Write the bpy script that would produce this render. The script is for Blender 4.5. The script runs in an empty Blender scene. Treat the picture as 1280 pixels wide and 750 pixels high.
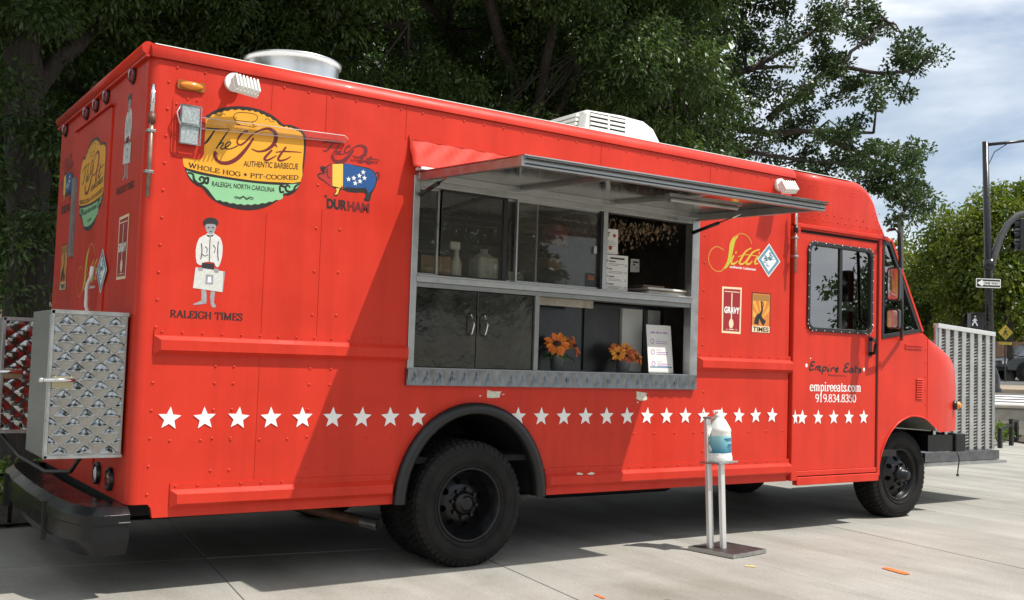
import bpy, bmesh, math, random
import numpy as np
from mathutils import Vector, Matrix
from mathutils.geometry import delaunay_2d_cdt

SC = bpy.context.scene
COL = SC.collection
rad = math.radians

# ------------------------------------------------------------------ camera
F_PX = 1278.2                                   # focal length in pixels of a 1280 px wide frame
CAM = Vector((-1.354867, -5.365778, 1.263337))
RX = Vector((0.82446951, -0.56495208, 0.03285074))
RY = Vector((-0.06023364, -0.02988644, 0.99773679))
RZ = Vector((0.56269168, 0.82458229, 0.05866958))
cam_data = bpy.data.cameras.new('camera')
cam_data.sensor_width = 36.0
cam_data.lens = 36.0 * F_PX / 1280.0
cam_data.clip_start = 0.05
cam_data.clip_end = 3000
cam = bpy.data.objects.new('camera', cam_data)
m = Matrix.Identity(4)
for i in range(3):
    m[i][0], m[i][1], m[i][2], m[i][3] = RX[i], RY[i], -RZ[i], CAM[i]
cam.matrix_world = m
COL.objects.link(cam)
SC.camera = cam

# ------------------------------------------------------------------ world, sun, exposure
SUN_TO = Vector((0.387, -0.44, 1.0)).normalized()     # towards the sun
SUN_EL = math.asin(SUN_TO.z)
SUN_AZ = math.atan2(SUN_TO.x, SUN_TO.y)
world = bpy.data.worlds.new('World')
SC.world = world
world.use_nodes = True
nt = world.node_tree
nt.nodes.clear()
def wn(t, **k):
    n = nt.nodes.new(t)
    for a, b in k.items():
        setattr(n, a, b)
    return n
out = wn('ShaderNodeOutputWorld')
bg = wn('ShaderNodeBackground')
bg.inputs['Strength'].default_value = 0.11
sky = wn('ShaderNodeTexSky')
sky.sky_type = 'NISHITA'
sky.sun_disc = False
sky.sun_elevation = SUN_EL
sky.sun_rotation = SUN_AZ
sky.air_density = 1.0
sky.dust_density = 1.2
sky.ozone_density = 1.5
tc = wn('ShaderNodeTexCoord')
mp = wn('ShaderNodeMapping')
mp.inputs['Scale'].default_value = (1.0, 1.0, 3.4)
mp.inputs['Location'].default_value = (0.35, 0.2, 0.15)
n1 = wn('ShaderNodeTexNoise')
n1.inputs['Scale'].default_value = 2.1
n1.inputs['Detail'].default_value = 9
n1.inputs['Roughness'].default_value = 0.52
n1.inputs['Distortion'].default_value = 0.25
cr = wn('ShaderNodeValToRGB')
cr.color_ramp.elements[0].position = 0.33
cr.color_ramp.elements[0].color = (0, 0, 0, 1)
cr.color_ramp.elements[1].position = 0.50
cr.color_ramp.elements[1].color = (1, 1, 1, 1)
n2 = wn('ShaderNodeTexNoise')
n2.inputs['Scale'].default_value = 3.6
n2.inputs['Detail'].default_value = 6
cr2 = wn('ShaderNodeValToRGB')
cr2.color_ramp.elements[0].position = 0.35
cr2.color_ramp.elements[0].color = (6.6, 7.3, 8.1, 1)
cr2.color_ramp.elements[1].position = 0.66
cr2.color_ramp.elements[1].color = (10.4, 10.7, 11.0, 1)
mx = wn('ShaderNodeMixRGB')
L = nt.links.new
L(tc.outputs['Generated'], mp.inputs['Vector'])
L(mp.outputs['Vector'], n1.inputs['Vector'])
L(mp.outputs['Vector'], n2.inputs['Vector'])
L(n1.outputs['Fac'], cr.inputs['Fac'])
L(n2.outputs['Fac'], cr2.inputs['Fac'])
L(cr.outputs['Color'], mx.inputs['Fac'])
L(sky.outputs['Color'], mx.inputs['Color1'])
L(cr2.outputs['Color'], mx.inputs['Color2'])
L(mx.outputs['Color'], bg.inputs['Color'])
L(bg.outputs['Background'], out.inputs['Surface'])

sd = bpy.data.lights.new('sun', 'SUN')
sd.energy = 5.0
sd.angle = rad(0.55)
sd.color = (1.0, 0.955, 0.89)
sun = bpy.data.objects.new('sun', sd)
sun.rotation_euler = (-SUN_TO).to_track_quat('-Z', 'Y').to_euler()
sun.location = (4, -6, 14)
COL.objects.link(sun)

SC.view_settings.view_transform = 'Standard'
SC.view_settings.look = 'None'
SC.view_settings.gamma = 1.0
SC.view_settings.exposure = 0.17
SC.render.film_transparent = False
SC.cycles.max_bounces = 8
SC.cycles.transparent_max_bounces = 16

# ------------------------------------------------------------------ projection helpers (photograph pixel <-> place)
def pray(u, v):
    return RX * ((u - 640) / F_PX) - RY * ((v - 375) / F_PX) + RZ
def W(u, v, y=0.0):
    d = pray(u, v); t = (y - CAM.y) / d.y; p = CAM + d * t
    return (p.x, p.z)
def G(u, v, z=0.0):
    d = pray(u, v); t = (z - CAM.z) / d.z; p = CAM + d * t
    return (p.x, p.y)
def at(u, v, depth):
    return CAM + pray(u, v) * depth

# ------------------------------------------------------------------ materials
MATS = {}
def mat(name, col, rough=0.5, metal=0.0, var=0.0, vscale=6.0, bump=0.0, bscale=40.0, coat=0.0, rvar=0.0, spec=0.5, stretch=(1, 1, 1), emit=None, col2=None):
    if name in MATS:
        return MATS[name]
    mt = bpy.data.materials.new(name); mt.use_nodes = True
    t = mt.node_tree; b = t.nodes['Principled BSDF']
    b.inputs['Base Color'].default_value = (*col, 1)
    b.inputs['Roughness'].default_value = rough
    b.inputs['Metallic'].default_value = metal
    b.inputs['Specular IOR Level'].default_value = spec
    b.inputs['Coat Weight'].default_value = coat
    b.inputs['Coat Roughness'].default_value = 0.08
    tcn = t.nodes.new('ShaderNodeTexCoord'); mpn = t.nodes.new('ShaderNodeMapping')
    mpn.inputs['Scale'].default_value = stretch
    t.links.new(tcn.outputs['Object'], mpn.inputs['Vector'])
    if var > 0 or rvar > 0 or col2:
        nz = t.nodes.new('ShaderNodeTexNoise'); nz.inputs['Scale'].default_value = vscale
        nz.inputs['Detail'].default_value = 7; nz.inputs['Roughness'].default_value = 0.6
        t.links.new(mpn.outputs['Vector'], nz.inputs['Vector'])
        if var > 0 or col2:
            rp = t.nodes.new('ShaderNodeValToRGB')
            rp.color_ramp.elements[0].position = 0.3; rp.color_ramp.elements[1].position = 0.7
            c2 = col2 if col2 else tuple(min(1, c * (1 + var)) for c in col)
            c1 = tuple(c * (1 - var) for c in col)
            rp.color_ramp.elements[0].color = (*c1, 1); rp.color_ramp.elements[1].color = (*c2, 1)
            t.links.new(nz.outputs['Fac'], rp.inputs['Fac']); t.links.new(rp.outputs['Color'], b.inputs['Base Color'])
        if rvar > 0:
            mr = t.nodes.new('ShaderNodeMapRange')
            mr.inputs['From Min'].default_value = 0.3; mr.inputs['From Max'].default_value = 0.7
            mr.inputs['To Min'].default_value = max(0.02, rough - rvar); mr.inputs['To Max'].default_value = rough + rvar
            t.links.new(nz.outputs['Fac'], mr.inputs['Value']); t.links.new(mr.outputs['Result'], b.inputs['Roughness'])
    if bump > 0:
        nb = t.nodes.new('ShaderNodeTexNoise'); nb.inputs['Scale'].default_value = bscale; nb.inputs['Detail'].default_value = 5
        t.links.new(mpn.outputs['Vector'], nb.inputs['Vector'])
        bn = t.nodes.new('ShaderNodeBump'); bn.inputs['Strength'].default_value = bump; bn.inputs['Distance'].default_value = 0.02
        t.links.new(nb.outputs['Fac'], bn.inputs['Height']); t.links.new(bn.outputs['Normal'], b.inputs['Normal'])
    if emit:
        b.inputs['Emission Color'].default_value = (*emit[0], 1); b.inputs['Emission Strength'].default_value = emit[1]
    MATS[name] = mt
    return mt

def glass_mat(name, tint, ior=1.5, rough=0.0, haze=0.0, hazecol=(0.3, 0.3, 0.28)):
    if name in MATS:
        return MATS[name]
    mt = bpy.data.materials.new(name); mt.use_nodes = True
    t = mt.node_tree; t.nodes.clear()
    o = t.nodes.new('ShaderNodeOutputMaterial'); ms = t.nodes.new('ShaderNodeMixShader')
    fr = t.nodes.new('ShaderNodeFresnel'); fr.inputs['IOR'].default_value = ior
    tr = t.nodes.new('ShaderNodeBsdfTransparent'); tr.inputs['Color'].default_value = (*tint, 1)
    gl = t.nodes.new('ShaderNodeBsdfGlossy'); gl.inputs['Roughness'].default_value = rough; gl.inputs['Color'].default_value = (1, 1, 1, 1)
    t.links.new(fr.outputs['Fac'], ms.inputs['Fac'])
    t.links.new(tr.outputs['BSDF'], ms.inputs[1]); t.links.new(gl.outputs['BSDF'], ms.inputs[2])
    last = ms
    if haze > 0:
        df = t.nodes.new('ShaderNodeBsdfDiffuse'); df.inputs['Color'].default_value = (*hazecol, 1)
        m2 = t.nodes.new('ShaderNodeMixShader'); m2.inputs['Fac'].default_value = haze
        t.links.new(ms.outputs['Shader'], m2.inputs[1]); t.links.new(df.outputs['BSDF'], m2.inputs[2]); last = m2
    t.links.new(last.outputs['Shader'], o.inputs['Surface'])
    MATS[name] = mt
    return mt

def leaf_mat(name, dark, light, trans=0.35, gloss=0.45):
    if name in MATS:
        return MATS[name]
    mt = bpy.data.materials.new(name); mt.use_nodes = True
    t = mt.node_tree; t.nodes.clear()
    o = t.nodes.new('ShaderNodeOutputMaterial')
    at_ = t.nodes.new('ShaderNodeAttribute'); at_.attribute_name = 'tone'
    rp = t.nodes.new('ShaderNodeValToRGB')
    rp.color_ramp.elements[0].color = (*dark, 1); rp.color_ramp.elements[1].color = (*light, 1)
    t.links.new(at_.outputs['Fac'], rp.inputs['Fac'])
    pb = t.nodes.new('ShaderNodeBsdfPrincipled'); pb.inputs['Roughness'].default_value = gloss
    pb.inputs['Specular IOR Level'].default_value = 0.4
    tl = t.nodes.new('ShaderNodeBsdfTranslucent')
    hs = t.nodes.new('ShaderNodeHueSaturation'); hs.inputs['Saturation'].default_value = 1.15; hs.inputs['Value'].default_value = 1.25
    t.links.new(rp.outputs['Color'], pb.inputs['Base Color'])
    t.links.new(rp.outputs['Color'], hs.inputs['Color']); t.links.new(hs.outputs['Color'], tl.inputs['Color'])
    ms = t.nodes.new('ShaderNodeMixShader'); ms.inputs['Fac'].default_value = trans
    t.links.new(pb.outputs['BSDF'], ms.inputs[1]); t.links.new(tl.outputs['BSDF'], ms.inputs[2])
    t.links.new(ms.outputs['Shader'], o.inputs['Surface'])
    MATS[name] = mt
    return mt

RED_C = (0.57, 0.034, 0.0165)
RED = mat('red_paint', RED_C, 0.42, var=0.08, vscale=2.2, bump=0.05, bscale=7, coat=0.05, rvar=0.10, spec=0.22)
def weather(mt, lo=0.90):
    """rain streaks down the panels and a slow oil-can wave in the sheet"""
    t = mt.node_tree; b = t.nodes['Principled BSDF']
    src = b.inputs['Base Color'].links[0].from_socket
    g = t.nodes.new('ShaderNodeNewGeometry'); mp_ = t.nodes.new('ShaderNodeMapping'); mp_.inputs['Scale'].default_value = (9, 9, 0.5)
    n_ = t.nodes.new('ShaderNodeTexNoise'); n_.inputs['Scale'].default_value = 1.0; n_.inputs['Detail'].default_value = 6; n_.inputs['Roughness'].default_value = 0.65
    t.links.new(g.outputs['Position'], mp_.inputs['Vector']); t.links.new(mp_.outputs['Vector'], n_.inputs['Vector'])
    r = t.nodes.new('ShaderNodeValToRGB'); r.color_ramp.elements[0].position = 0.34; r.color_ramp.elements[0].color = (lo, lo * 0.98, lo * 0.96, 1); r.color_ramp.elements[1].position = 0.56; r.color_ramp.elements[1].color = (1, 1, 1, 1)
    t.links.new(n_.outputs['Fac'], r.inputs['Fac'])
    m_ = t.nodes.new('ShaderNodeMixRGB'); m_.blend_type = 'MULTIPLY'; m_.inputs['Fac'].default_value = 1.0
    t.links.new(src, m_.inputs['Color1']); t.links.new(r.outputs['Color'], m_.inputs['Color2'])
    # small dirt specks and scuffs
    n3 = t.nodes.new('ShaderNodeTexNoise'); n3.inputs['Scale'].default_value = 34; n3.inputs['Detail'].default_value = 5; n3.inputs['Roughness'].default_value = 0.75
    t.links.new(g.outputs['Position'], n3.inputs['Vector'])
    r3 = t.nodes.new('ShaderNodeValToRGB'); r3.color_ramp.elements[0].position = 0.68; r3.color_ramp.elements[0].color = (1, 1, 1, 1); r3.color_ramp.elements[1].position = 0.76; r3.color_ramp.elements[1].color = (0.66, 0.62, 0.6, 1)
    t.links.new(n3.outputs['Fac'], r3.inputs['Fac'])
    m3 = t.nodes.new('ShaderNodeMixRGB'); m3.blend_type = 'MULTIPLY'; m3.inputs['Fac'].default_value = 0.8
    t.links.new(m_.outputs['Color'], m3.inputs['Color1']); t.links.new(r3.outputs['Color'], m3.inputs['Color2']); t.links.new(m3.outputs['Color'], b.inputs['Base Color'])
    n2 = t.nodes.new('ShaderNodeTexNoise'); n2.inputs['Scale'].default_value = 1.6; n2.inputs['Detail'].default_value = 2
    t.links.new(g.outputs['Position'], n2.inputs['Vector'])
    bn = t.nodes.new('ShaderNodeBump'); bn.inputs['Strength'].default_value = 0.5; bn.inputs['Distance'].default_value = 0.03
    old = b.inputs['Normal'].links[0].from_socket
    t.links.new(n2.outputs['Fac'], bn.inputs['Height']); t.links.new(old, bn.inputs['Normal']); t.links.new(bn.outputs['Normal'], b.inputs['Normal'])
weather(RED)
REDW = mat('red_paint_wavy', RED_C, 0.6, var=0.06, vscale=3, bump=0.10, bscale=5, spec=0.25)
ALU = mat('aluminium', (0.40, 0.405, 0.395), 0.38, 0.9, var=0.12, vscale=14, rvar=0.12, bump=0.03, bscale=60)
ALUD = mat('dull_aluminium', (0.26, 0.265, 0.255), 0.5, 0.75, var=0.2, vscale=10, rvar=0.12)
SHEET = mat('awning_sheet', (0.46, 0.455, 0.43), 0.13, 1.0, var=0.1, vscale=3, rvar=0.05, bump=0.03, bscale=6)
STEEL = mat('polished_steel', (0.36, 0.36, 0.35), 0.1, 1.0, var=0.08, vscale=5, rvar=0.06, bump=0.05, bscale=20)
DSTEEL = mat('dark_stainless', (0.062, 0.059, 0.05), 0.14, 0.9, var=0.3, vscale=4, rvar=0.08, bump=0.45, bscale=3.5)
CHECK = mat('checker_plate', (0.22, 0.235, 0.25), 0.2, 0.95, var=0.2, vscale=12, rvar=0.08)
ALUB = mat('bright_tread', (0.54, 0.54, 0.52), 0.36, 0.9, var=0.1, vscale=12, rvar=0.1)
CHROME = mat('chrome', (0.72, 0.72, 0.72), 0.1, 1.0)
BLACKP = mat('black_plastic', (0.0065, 0.0065, 0.007), 0.4, var=0.3, vscale=6, bump=0.05, bscale=80)
BLACKM = mat('black_metal', (0.012, 0.012, 0.013), 0.3, 0.2, var=0.3, vscale=12, rvar=0.1)
BLACKD = mat('black_underside', (0.008, 0.008, 0.008), 0.9)
BUMPER = mat('black_bumper_paint', (0.0045, 0.005, 0.006), 0.26, 0.0, var=0.15, vscale=5, rvar=0.06, bump=0.015, bscale=6, spec=0.35)
RUBBER = mat('tyre_rubber', (0.0065, 0.0065, 0.007), 0.7, col2=(0.017, 0.016, 0.0145), spec=0.2, vscale=9, bump=0.1, bscale=90)
RIM = mat('rim_black', (0.008, 0.008, 0.009), 0.34, 0.3, var=0.35, vscale=15, rvar=0.1)
GASKET = mat('gasket_black', (0.012, 0.012, 0.013), 0.55)
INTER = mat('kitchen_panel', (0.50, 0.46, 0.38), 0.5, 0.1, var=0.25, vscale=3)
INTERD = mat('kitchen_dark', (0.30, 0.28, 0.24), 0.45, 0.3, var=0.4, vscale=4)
GLASS = glass_mat('window_glass', (0.78, 0.82, 0.80), 1.62)
GLASSD = glass_mat('cab_glass', (0.62, 0.72, 0.67), 2.9)
GLASSK = glass_mat('kitchen_glass', (0.86, 0.86, 0.82), 1.36, haze=0.075, hazecol=(0.34, 0.33, 0.30))  # dusty haze, also a grey veil standing in for reflections
ACRY = glass_mat('clear_acrylic', (0.985, 0.99, 0.985), 1.3)
ACRYE = mat('acrylic_edge', (0.70, 0.62, 0.58), 0.25)
WHITE = mat('white_vinyl', (0.80, 0.79, 0.76), 0.45, var=0.05, vscale=20)
WHITEP = mat('white_plastic', (0.78, 0.78, 0.74), 0.4, var=0.05, vscale=8)
PAPER = mat('paper_white', (0.72, 0.71, 0.68), 0.8, var=0.04, vscale=6)
AMBER = mat('amber_lens', (0.75, 0.24, 0.01), 0.15, coat=0.6)
REDL = mat('red_lens', (0.16, 0.008, 0.008), 0.15, coat=0.6)
VYEL = mat('vinyl_yellow', (0.80, 0.36, 0.02), 0.42, var=0.04, vscale=9)
VGRN = mat('vinyl_green', (0.25, 0.52, 0.27), 0.42, var=0.05, vscale=9)
VBLK = mat('vinyl_black', (0.018, 0.014, 0.012), 0.42)
VRED = mat('vinyl_dark_red', (0.15, 0.011, 0.012), 0.42)
VBLU = mat('vinyl_blue', (0.012, 0.075, 0.24), 0.42)
VYL2 = mat('vinyl_pale_yellow', (0.80, 0.50, 0.07), 0.42)
VCRM = mat('vinyl_cream', (0.78, 0.62, 0.40), 0.45)
VORG = mat('vinyl_orange', (0.62, 0.19, 0.03), 0.42)
VLIM = mat('vinyl_lime', (0.50, 0.45, 0.03), 0.42)
VGRY = mat('vinyl_grey', (0.30, 0.30, 0.31), 0.45, var=0.2, vscale=30)
VDGR = mat('vinyl_dark_grey', (0.022, 0.022, 0.024), 0.45)
VSLT = mat('vinyl_slate_blue', (0.13, 0.27, 0.36), 0.42)
VPUR = mat('print_purple', (0.42, 0.26, 0.50), 0.7)
TEAL = mat('label_teal', (0.02, 0.28, 0.38), 0.4, col2=(0.10, 0.48, 0.55), vscale=7)
CARD = mat('cardboard', (0.34, 0.21, 0.10), 0.8, var=0.1, vscale=8)

# ------------------------------------------------------------------ objects
def link(o, parent=None):
    COL.objects.link(o)
    if parent is not None:
        o.parent = parent
        o.matrix_parent_inverse = Matrix.Translation(-WORLD_LOC.get(parent.name, Vector((0, 0, 0))))
    return o
WORLD_LOC = {}
def tag(o, label=None, cat=None, group=None, kind=None):
    if label: o['label'] = label
    if cat: o['category'] = cat
    if group: o['group'] = group
    if kind: o['kind'] = kind
    return o
def thing(name, label, cat, loc=(0, 0, 0), group=None):
    o = bpy.data.objects.new(name, None)
    o.empty_display_size = 0.2
    o.location = loc
    COL.objects.link(o)
    WORLD_LOC[o.name] = Vector(loc)
    return tag(o, label, cat, group)

class MB:
    """collects geometry; coordinates are those of the place"""
    def __init__(s):
        s.v = []; s.f = []; s.mi = []; s.cur = 0; s.sm = []; s.smooth = False
    def add(s, vs, fs):
        o = len(s.v)
        s.v.extend([tuple(p) for p in vs])
        for f in fs:
            s.f.append(tuple(i + o for i in f)); s.mi.append(s.cur); s.sm.append(s.smooth)
        return s
    def box(s, x0, y0, z0, x1, y1, z1, M=None):
        vs = [(x0, y0, z0), (x1, y0, z0), (x1, y1, z0), (x0, y1, z0), (x0, y0, z1), (x1, y0, z1), (x1, y1, z1), (x0, y1, z1)]
        if M is not None: vs = [tuple(M @ Vector(p)) for p in vs]
        return s.add(vs, [(0, 3, 2, 1), (4, 5, 6, 7), (0, 1, 5, 4), (1, 2, 6, 5), (2, 3, 7, 6), (3, 0, 4, 7)])
    def bar(s, a, b, w, h=None, up=(0, 0, 1)):
        h = h or w
        a = Vector(a); b = Vector(b); d = (b - a).normalized(); u = Vector(up)
        if abs(d.dot(u)) > 0.98: u = Vector((1, 0, 0))
        r = d.cross(u).normalized() * (w / 2); q = r.cross(d).normalized() * (h / 2)
        vs = [a - r - q, a + r - q, a + r + q, a - r + q, b - r - q, b + r - q, b + r + q, b - r + q]
        return s.add(vs, [(0, 3, 2, 1), (4, 5, 6, 7), (0, 1, 5, 4), (1, 2, 6, 5), (2, 3, 7, 6), (3, 0, 4, 7)])
    def cyl(s, a, b, r0, r1=None, n=16, cap=True, smooth=True):
        r1 = r0 if r1 is None else r1
        a = Vector(a); b = Vector(b); d = (b - a).normalized()
        u = Vector((0, 0, 1)) if abs(d.z) < 0.95 else Vector((1, 0, 0))
        p = d.cross(u).normalized(); q = d.cross(p)
        vs = []
        for c, r in ((a, r0), (b, r1)):
            for i in range(n):
                t = 2 * math.pi * i / n
                vs.append(c + p * (math.cos(t) * r) + q * (math.sin(t) * r))
        old = s.smooth; s.smooth = smooth
        s.add(vs, [(i, (i + 1) % n, n + (i + 1) % n, n + i) for i in range(n)])
        s.smooth = False
        if cap:
            s.add(vs[:n], [tuple(range(n))]); s.add(vs[n:], [tuple(reversed(range(n)))])
        s.smooth = old
        return s
    def tube(s, pts, r, n=10, cap=True):
        pts = [Vector(p) for p in pts]
        rs = r if isinstance(r, (list, tuple)) else [r] * len(pts)
        vs = []; u = None
        for i, p in enumerate(pts):
            d = (pts[min(i + 1, len(pts) - 1)] - pts[max(i - 1, 0)]).normalized()
            if u is None:
                u = Vector((0, 0, 1)) if abs(d.z) < 0.9 else Vector((1, 0, 0))
            a = d.cross(u)
            if a.length < 1e-4: a = d.cross(Vector((0.3, 0.8, 0.5)))
            a.normalize(); b = d.cross(a); u = -b if False else u
            for k in range(n):
                t = 2 * math.pi * k / n
                vs.append(p + a * (math.cos(t) * rs[i]) + b * (math.sin(t) * rs[i]))
        fs = []
        for i in range(len(pts) - 1):
            for k in range(n):
                fs.append((i * n + k, i * n + (k + 1) % n, (i + 1) * n + (k + 1) % n, (i + 1) * n + k))
        old = s.smooth; s.smooth = True
        s.add(vs, fs); s.smooth = False
        if cap:
            s.add(vs[:n], [tuple(range(n))]); s.add(vs[-n:], [tuple(reversed(range(n)))])
        s.smooth = old
        return s
    def lathe(s, prof, c, axis='y', n=48, closed=False):
        """prof: list of (radius, offset along axis)"""
        c = Vector(c); vs = []
        for r, h in prof:
            for i in range(n):
                t = 2 * math.pi * i / n
                if axis == 'y': vs.append(c + Vector((math.cos(t) * r, h, math.sin(t) * r)))
                elif axis == 'x': vs.append(c + Vector((h, math.cos(t) * r, math.sin(t) * r)))
                else: vs.append(c + Vector((math.cos(t) * r, math.sin(t) * r, h)))
        m_ = len(prof); fs = []
        for j in range(m_ if closed else m_ - 1):
            j2 = (j + 1) % m_
            for i in range(n):
                fs.append((j * n + i, j * n + (i + 1) % n, j2 * n + (i + 1) % n, j2 * n + i))
        old = s.smooth; s.smooth = True
        s.add(vs, fs); s.smooth = old
        return s
    def sphere(s, c, r, n=12, m_=8, sc=(1, 1, 1), M=None, zmin=-1):
        c = Vector(c); vs = []; fs = []
        for j in range(m_ + 1):
            t = math.pi * j / m_
            for i in range(n):
                a = 2 * math.pi * i / n
                p = Vector((math.sin(t) * math.cos(a) * sc[0], math.sin(t) * math.sin(a) * sc[1], math.cos(t) * sc[2])) * r
                if M is not None: p = M @ p
                vs.append(c + p)
        for j in range(m_):
            for i in range(n):
                fs.append((j * n + i, j * n + (i + 1) % n, (j + 1) * n + (i + 1) % n, (j + 1) * n + i))
        old = s.smooth; s.smooth = True
        s.add(vs, fs); s.smooth = old
        return s
    def build(s, name, mats, parent=None, bevel=0.0, bseg=1, weld=True, shade=None):
        me = bpy.data.meshes.new(name)
        me.from_pydata(s.v, [], s.f)
        if not isinstance(mats, (list, tuple)): mats = [mats]
        for m_ in mats: me.materials.append(m_)
        me.polygons.foreach_set('material_index', s.mi)
        me.polygons.foreach_set('use_smooth', [bool(x) for x in s.sm] if shade is None else [shade] * len(s.f))
        bm = bmesh.new(); bm.from_mesh(me)
        if weld: bmesh.ops.remove_doubles(bm, verts=bm.verts, dist=2e-5)
        bmesh.ops.recalc_face_normals(bm, faces=bm.faces)
        bm.to_mesh(me); bm.free()
        me.update()
        o = bpy.data.objects.new(name, me)
        if bevel > 0:
            b = o.modifiers.new('bevel', 'BEVEL'); b.width = bevel; b.segments = bseg; b.limit_method = 'ANGLE'; b.angle_limit = rad(35)
        return link(o, parent)

class Frame:
    """a flat working plane in the place: a to the right, b up, h out of the surface"""
    def __init__(s, o, u, v, n): s.o = Vector(o); s.u = Vector(u); s.v = Vector(v); s.n = Vector(n)
    def __call__(s, a, b, h=0.0): return s.o + s.u * a + s.v * b + s.n * h
SIDE = Frame((0, 0, 0), (1, 0, 0), (0, 0, 1), (0, -1, 0))
REAR = Frame((0, 0, 0), (0, -1, 0), (0, 0, 1), (-1, 0, 0))

def fill(loops):
    """triangulated polygon with holes"""
    vs = []; es = []
    for lp in loops:
        o = len(vs); k = len(lp)
        vs.extend(Vector(p) for p in lp); es.extend((o + i, o + (i + 1) % k) for i in range(k))
    r = delaunay_2d_cdt(vs, es, [], 1 if len(loops) == 1 else 0, 1e-6)
    out_f = []
    for f in r[2]:
        if len(loops) > 1:
            cx = sum(r[0][i].x for i in f) / len(f); cy = sum(r[0][i].y for i in f) / len(f); ins = False
            for lp in loops:
                k = len(lp)
                for i in range(k):
                    (xa, ya), (xb, yb) = lp[i], lp[(i + 1) % k]
                    if (ya > cy) != (yb > cy) and cx < (xb - xa) * (cy - ya) / (yb - ya) + xa: ins = not ins
            if not ins: continue
        out_f.append(tuple(f))
    return [tuple(p) for p in r[0]], out_f
def plate_mb(mb, fr, loops, h0, h1, sides=True):
    """solid sheet between heights h0 (back) and h1 (front)"""
    vs, fs = fill(loops)
    mb.add([fr(a, b, h1) for a, b in vs], fs)
    if sides:
        mb.add([fr(a, b, h0) for a, b in vs], [tuple(reversed(f)) for f in fs])
        for lp in loops:
            k = len(lp)
            mb.add([fr(a, b, h0) for a, b in lp] + [fr(a, b, h1) for a, b in lp], [(i, (i + 1) % k, k + (i + 1) % k, k + i) for i in range(k)])
    return mb
def plate(name, fr, loops, h0, h1, mt, parent=None, bevel=0.0, sides=True):
    mb = MB(); plate_mb(mb, fr, loops, h0, h1, sides)
    return mb.build(name, mt, parent, bevel)
def rect(x0, z0, x1, z1): return [(x0, z0), (x1, z0), (x1, z1), (x0, z1)]
def rrect(x0, z0, x1, z1, r, n=5):
    p = []
    for cx, cz, a0 in ((x1 - r, z0 + r, -90), (x1 - r, z1 - r, 0), (x0 + r, z1 - r, 90), (x0 + r, z0 + r, 180)):
        for i in range(n + 1):
            a = rad(a0 + 90 * i / n); p.append((cx + r * math.cos(a), cz + r * math.sin(a)))
    return p
def ell(cx, cz, rx, rz, n=24, a0=0, a1=360):
    k = n if a1 - a0 >= 360 else n + 1
    return [(cx + rx * math.cos(rad(a0 + (a1 - a0) * i / n)), cz + rz * math.sin(rad(a0 + (a1 - a0) * i / n))) for i in range(k)]
def smooth_pts(pts, sub=5, closed=False):
    """Catmull-Rom through points (tuples of any length)"""
    n = len(pts); res = []
    P = [np.array(p, float) for p in pts]
    rng = range(n if closed else n - 1)
    for i in rng:
        if closed: p0, p1, p2, p3 = P[i - 1], P[i], P[(i + 1) % n], P[(i + 2) % n]
        else: p0, p1, p2, p3 = P[max(i - 1, 0)], P[i], P[i + 1], P[min(i + 2, n - 1)]
        for k in range(sub):
            t = k / sub
            res.append(tuple(0.5 * (2 * p1 + (p2 - p0) * t + (2 * p0 - 5 * p1 + 4 * p2 - p3) * t * t + (3 * p1 - p0 - 3 * p2 + p3) * t ** 3)))
    if not closed: res.append(tuple(P[-1]))
    return res
_lay = [0]
def ribbon(mb, fr, pts, h, widths=None, nib=None):
    """flat pen stroke; widths per point, or nib=(thin,thick,angle)"""
    n = len(pts)
    _lay[0] = (_lay[0] + 1) % 12
    h = h + _lay[0] * 0.00001
    vs = []
    for i in range(n):
        a = np.array(pts[max(i - 1, 0)][:2]); b = np.array(pts[min(i + 1, n - 1)][:2])
        d = b - a; l = np.hypot(*d) or 1e-9; d = d / l; nn = np.array((-d[1], d[0]))
        if nib: w = nib[0] + (nib[1] - nib[0]) * abs(math.sin(math.atan2(d[1], d[0]) - nib[2]))
        else: w = widths[i] if hasattr(widths, '__len__') else widths
        p = np.array(pts[i][:2])
        for sgn in (1, -1):
            q = p + nn * (sgn * w / 2); vs.append(fr(q[0], q[1], h))
    mb.add(vs, [(2 * i, 2 * i + 1, 2 * i + 3, 2 * i + 2) for i in range(n - 1)])

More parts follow.
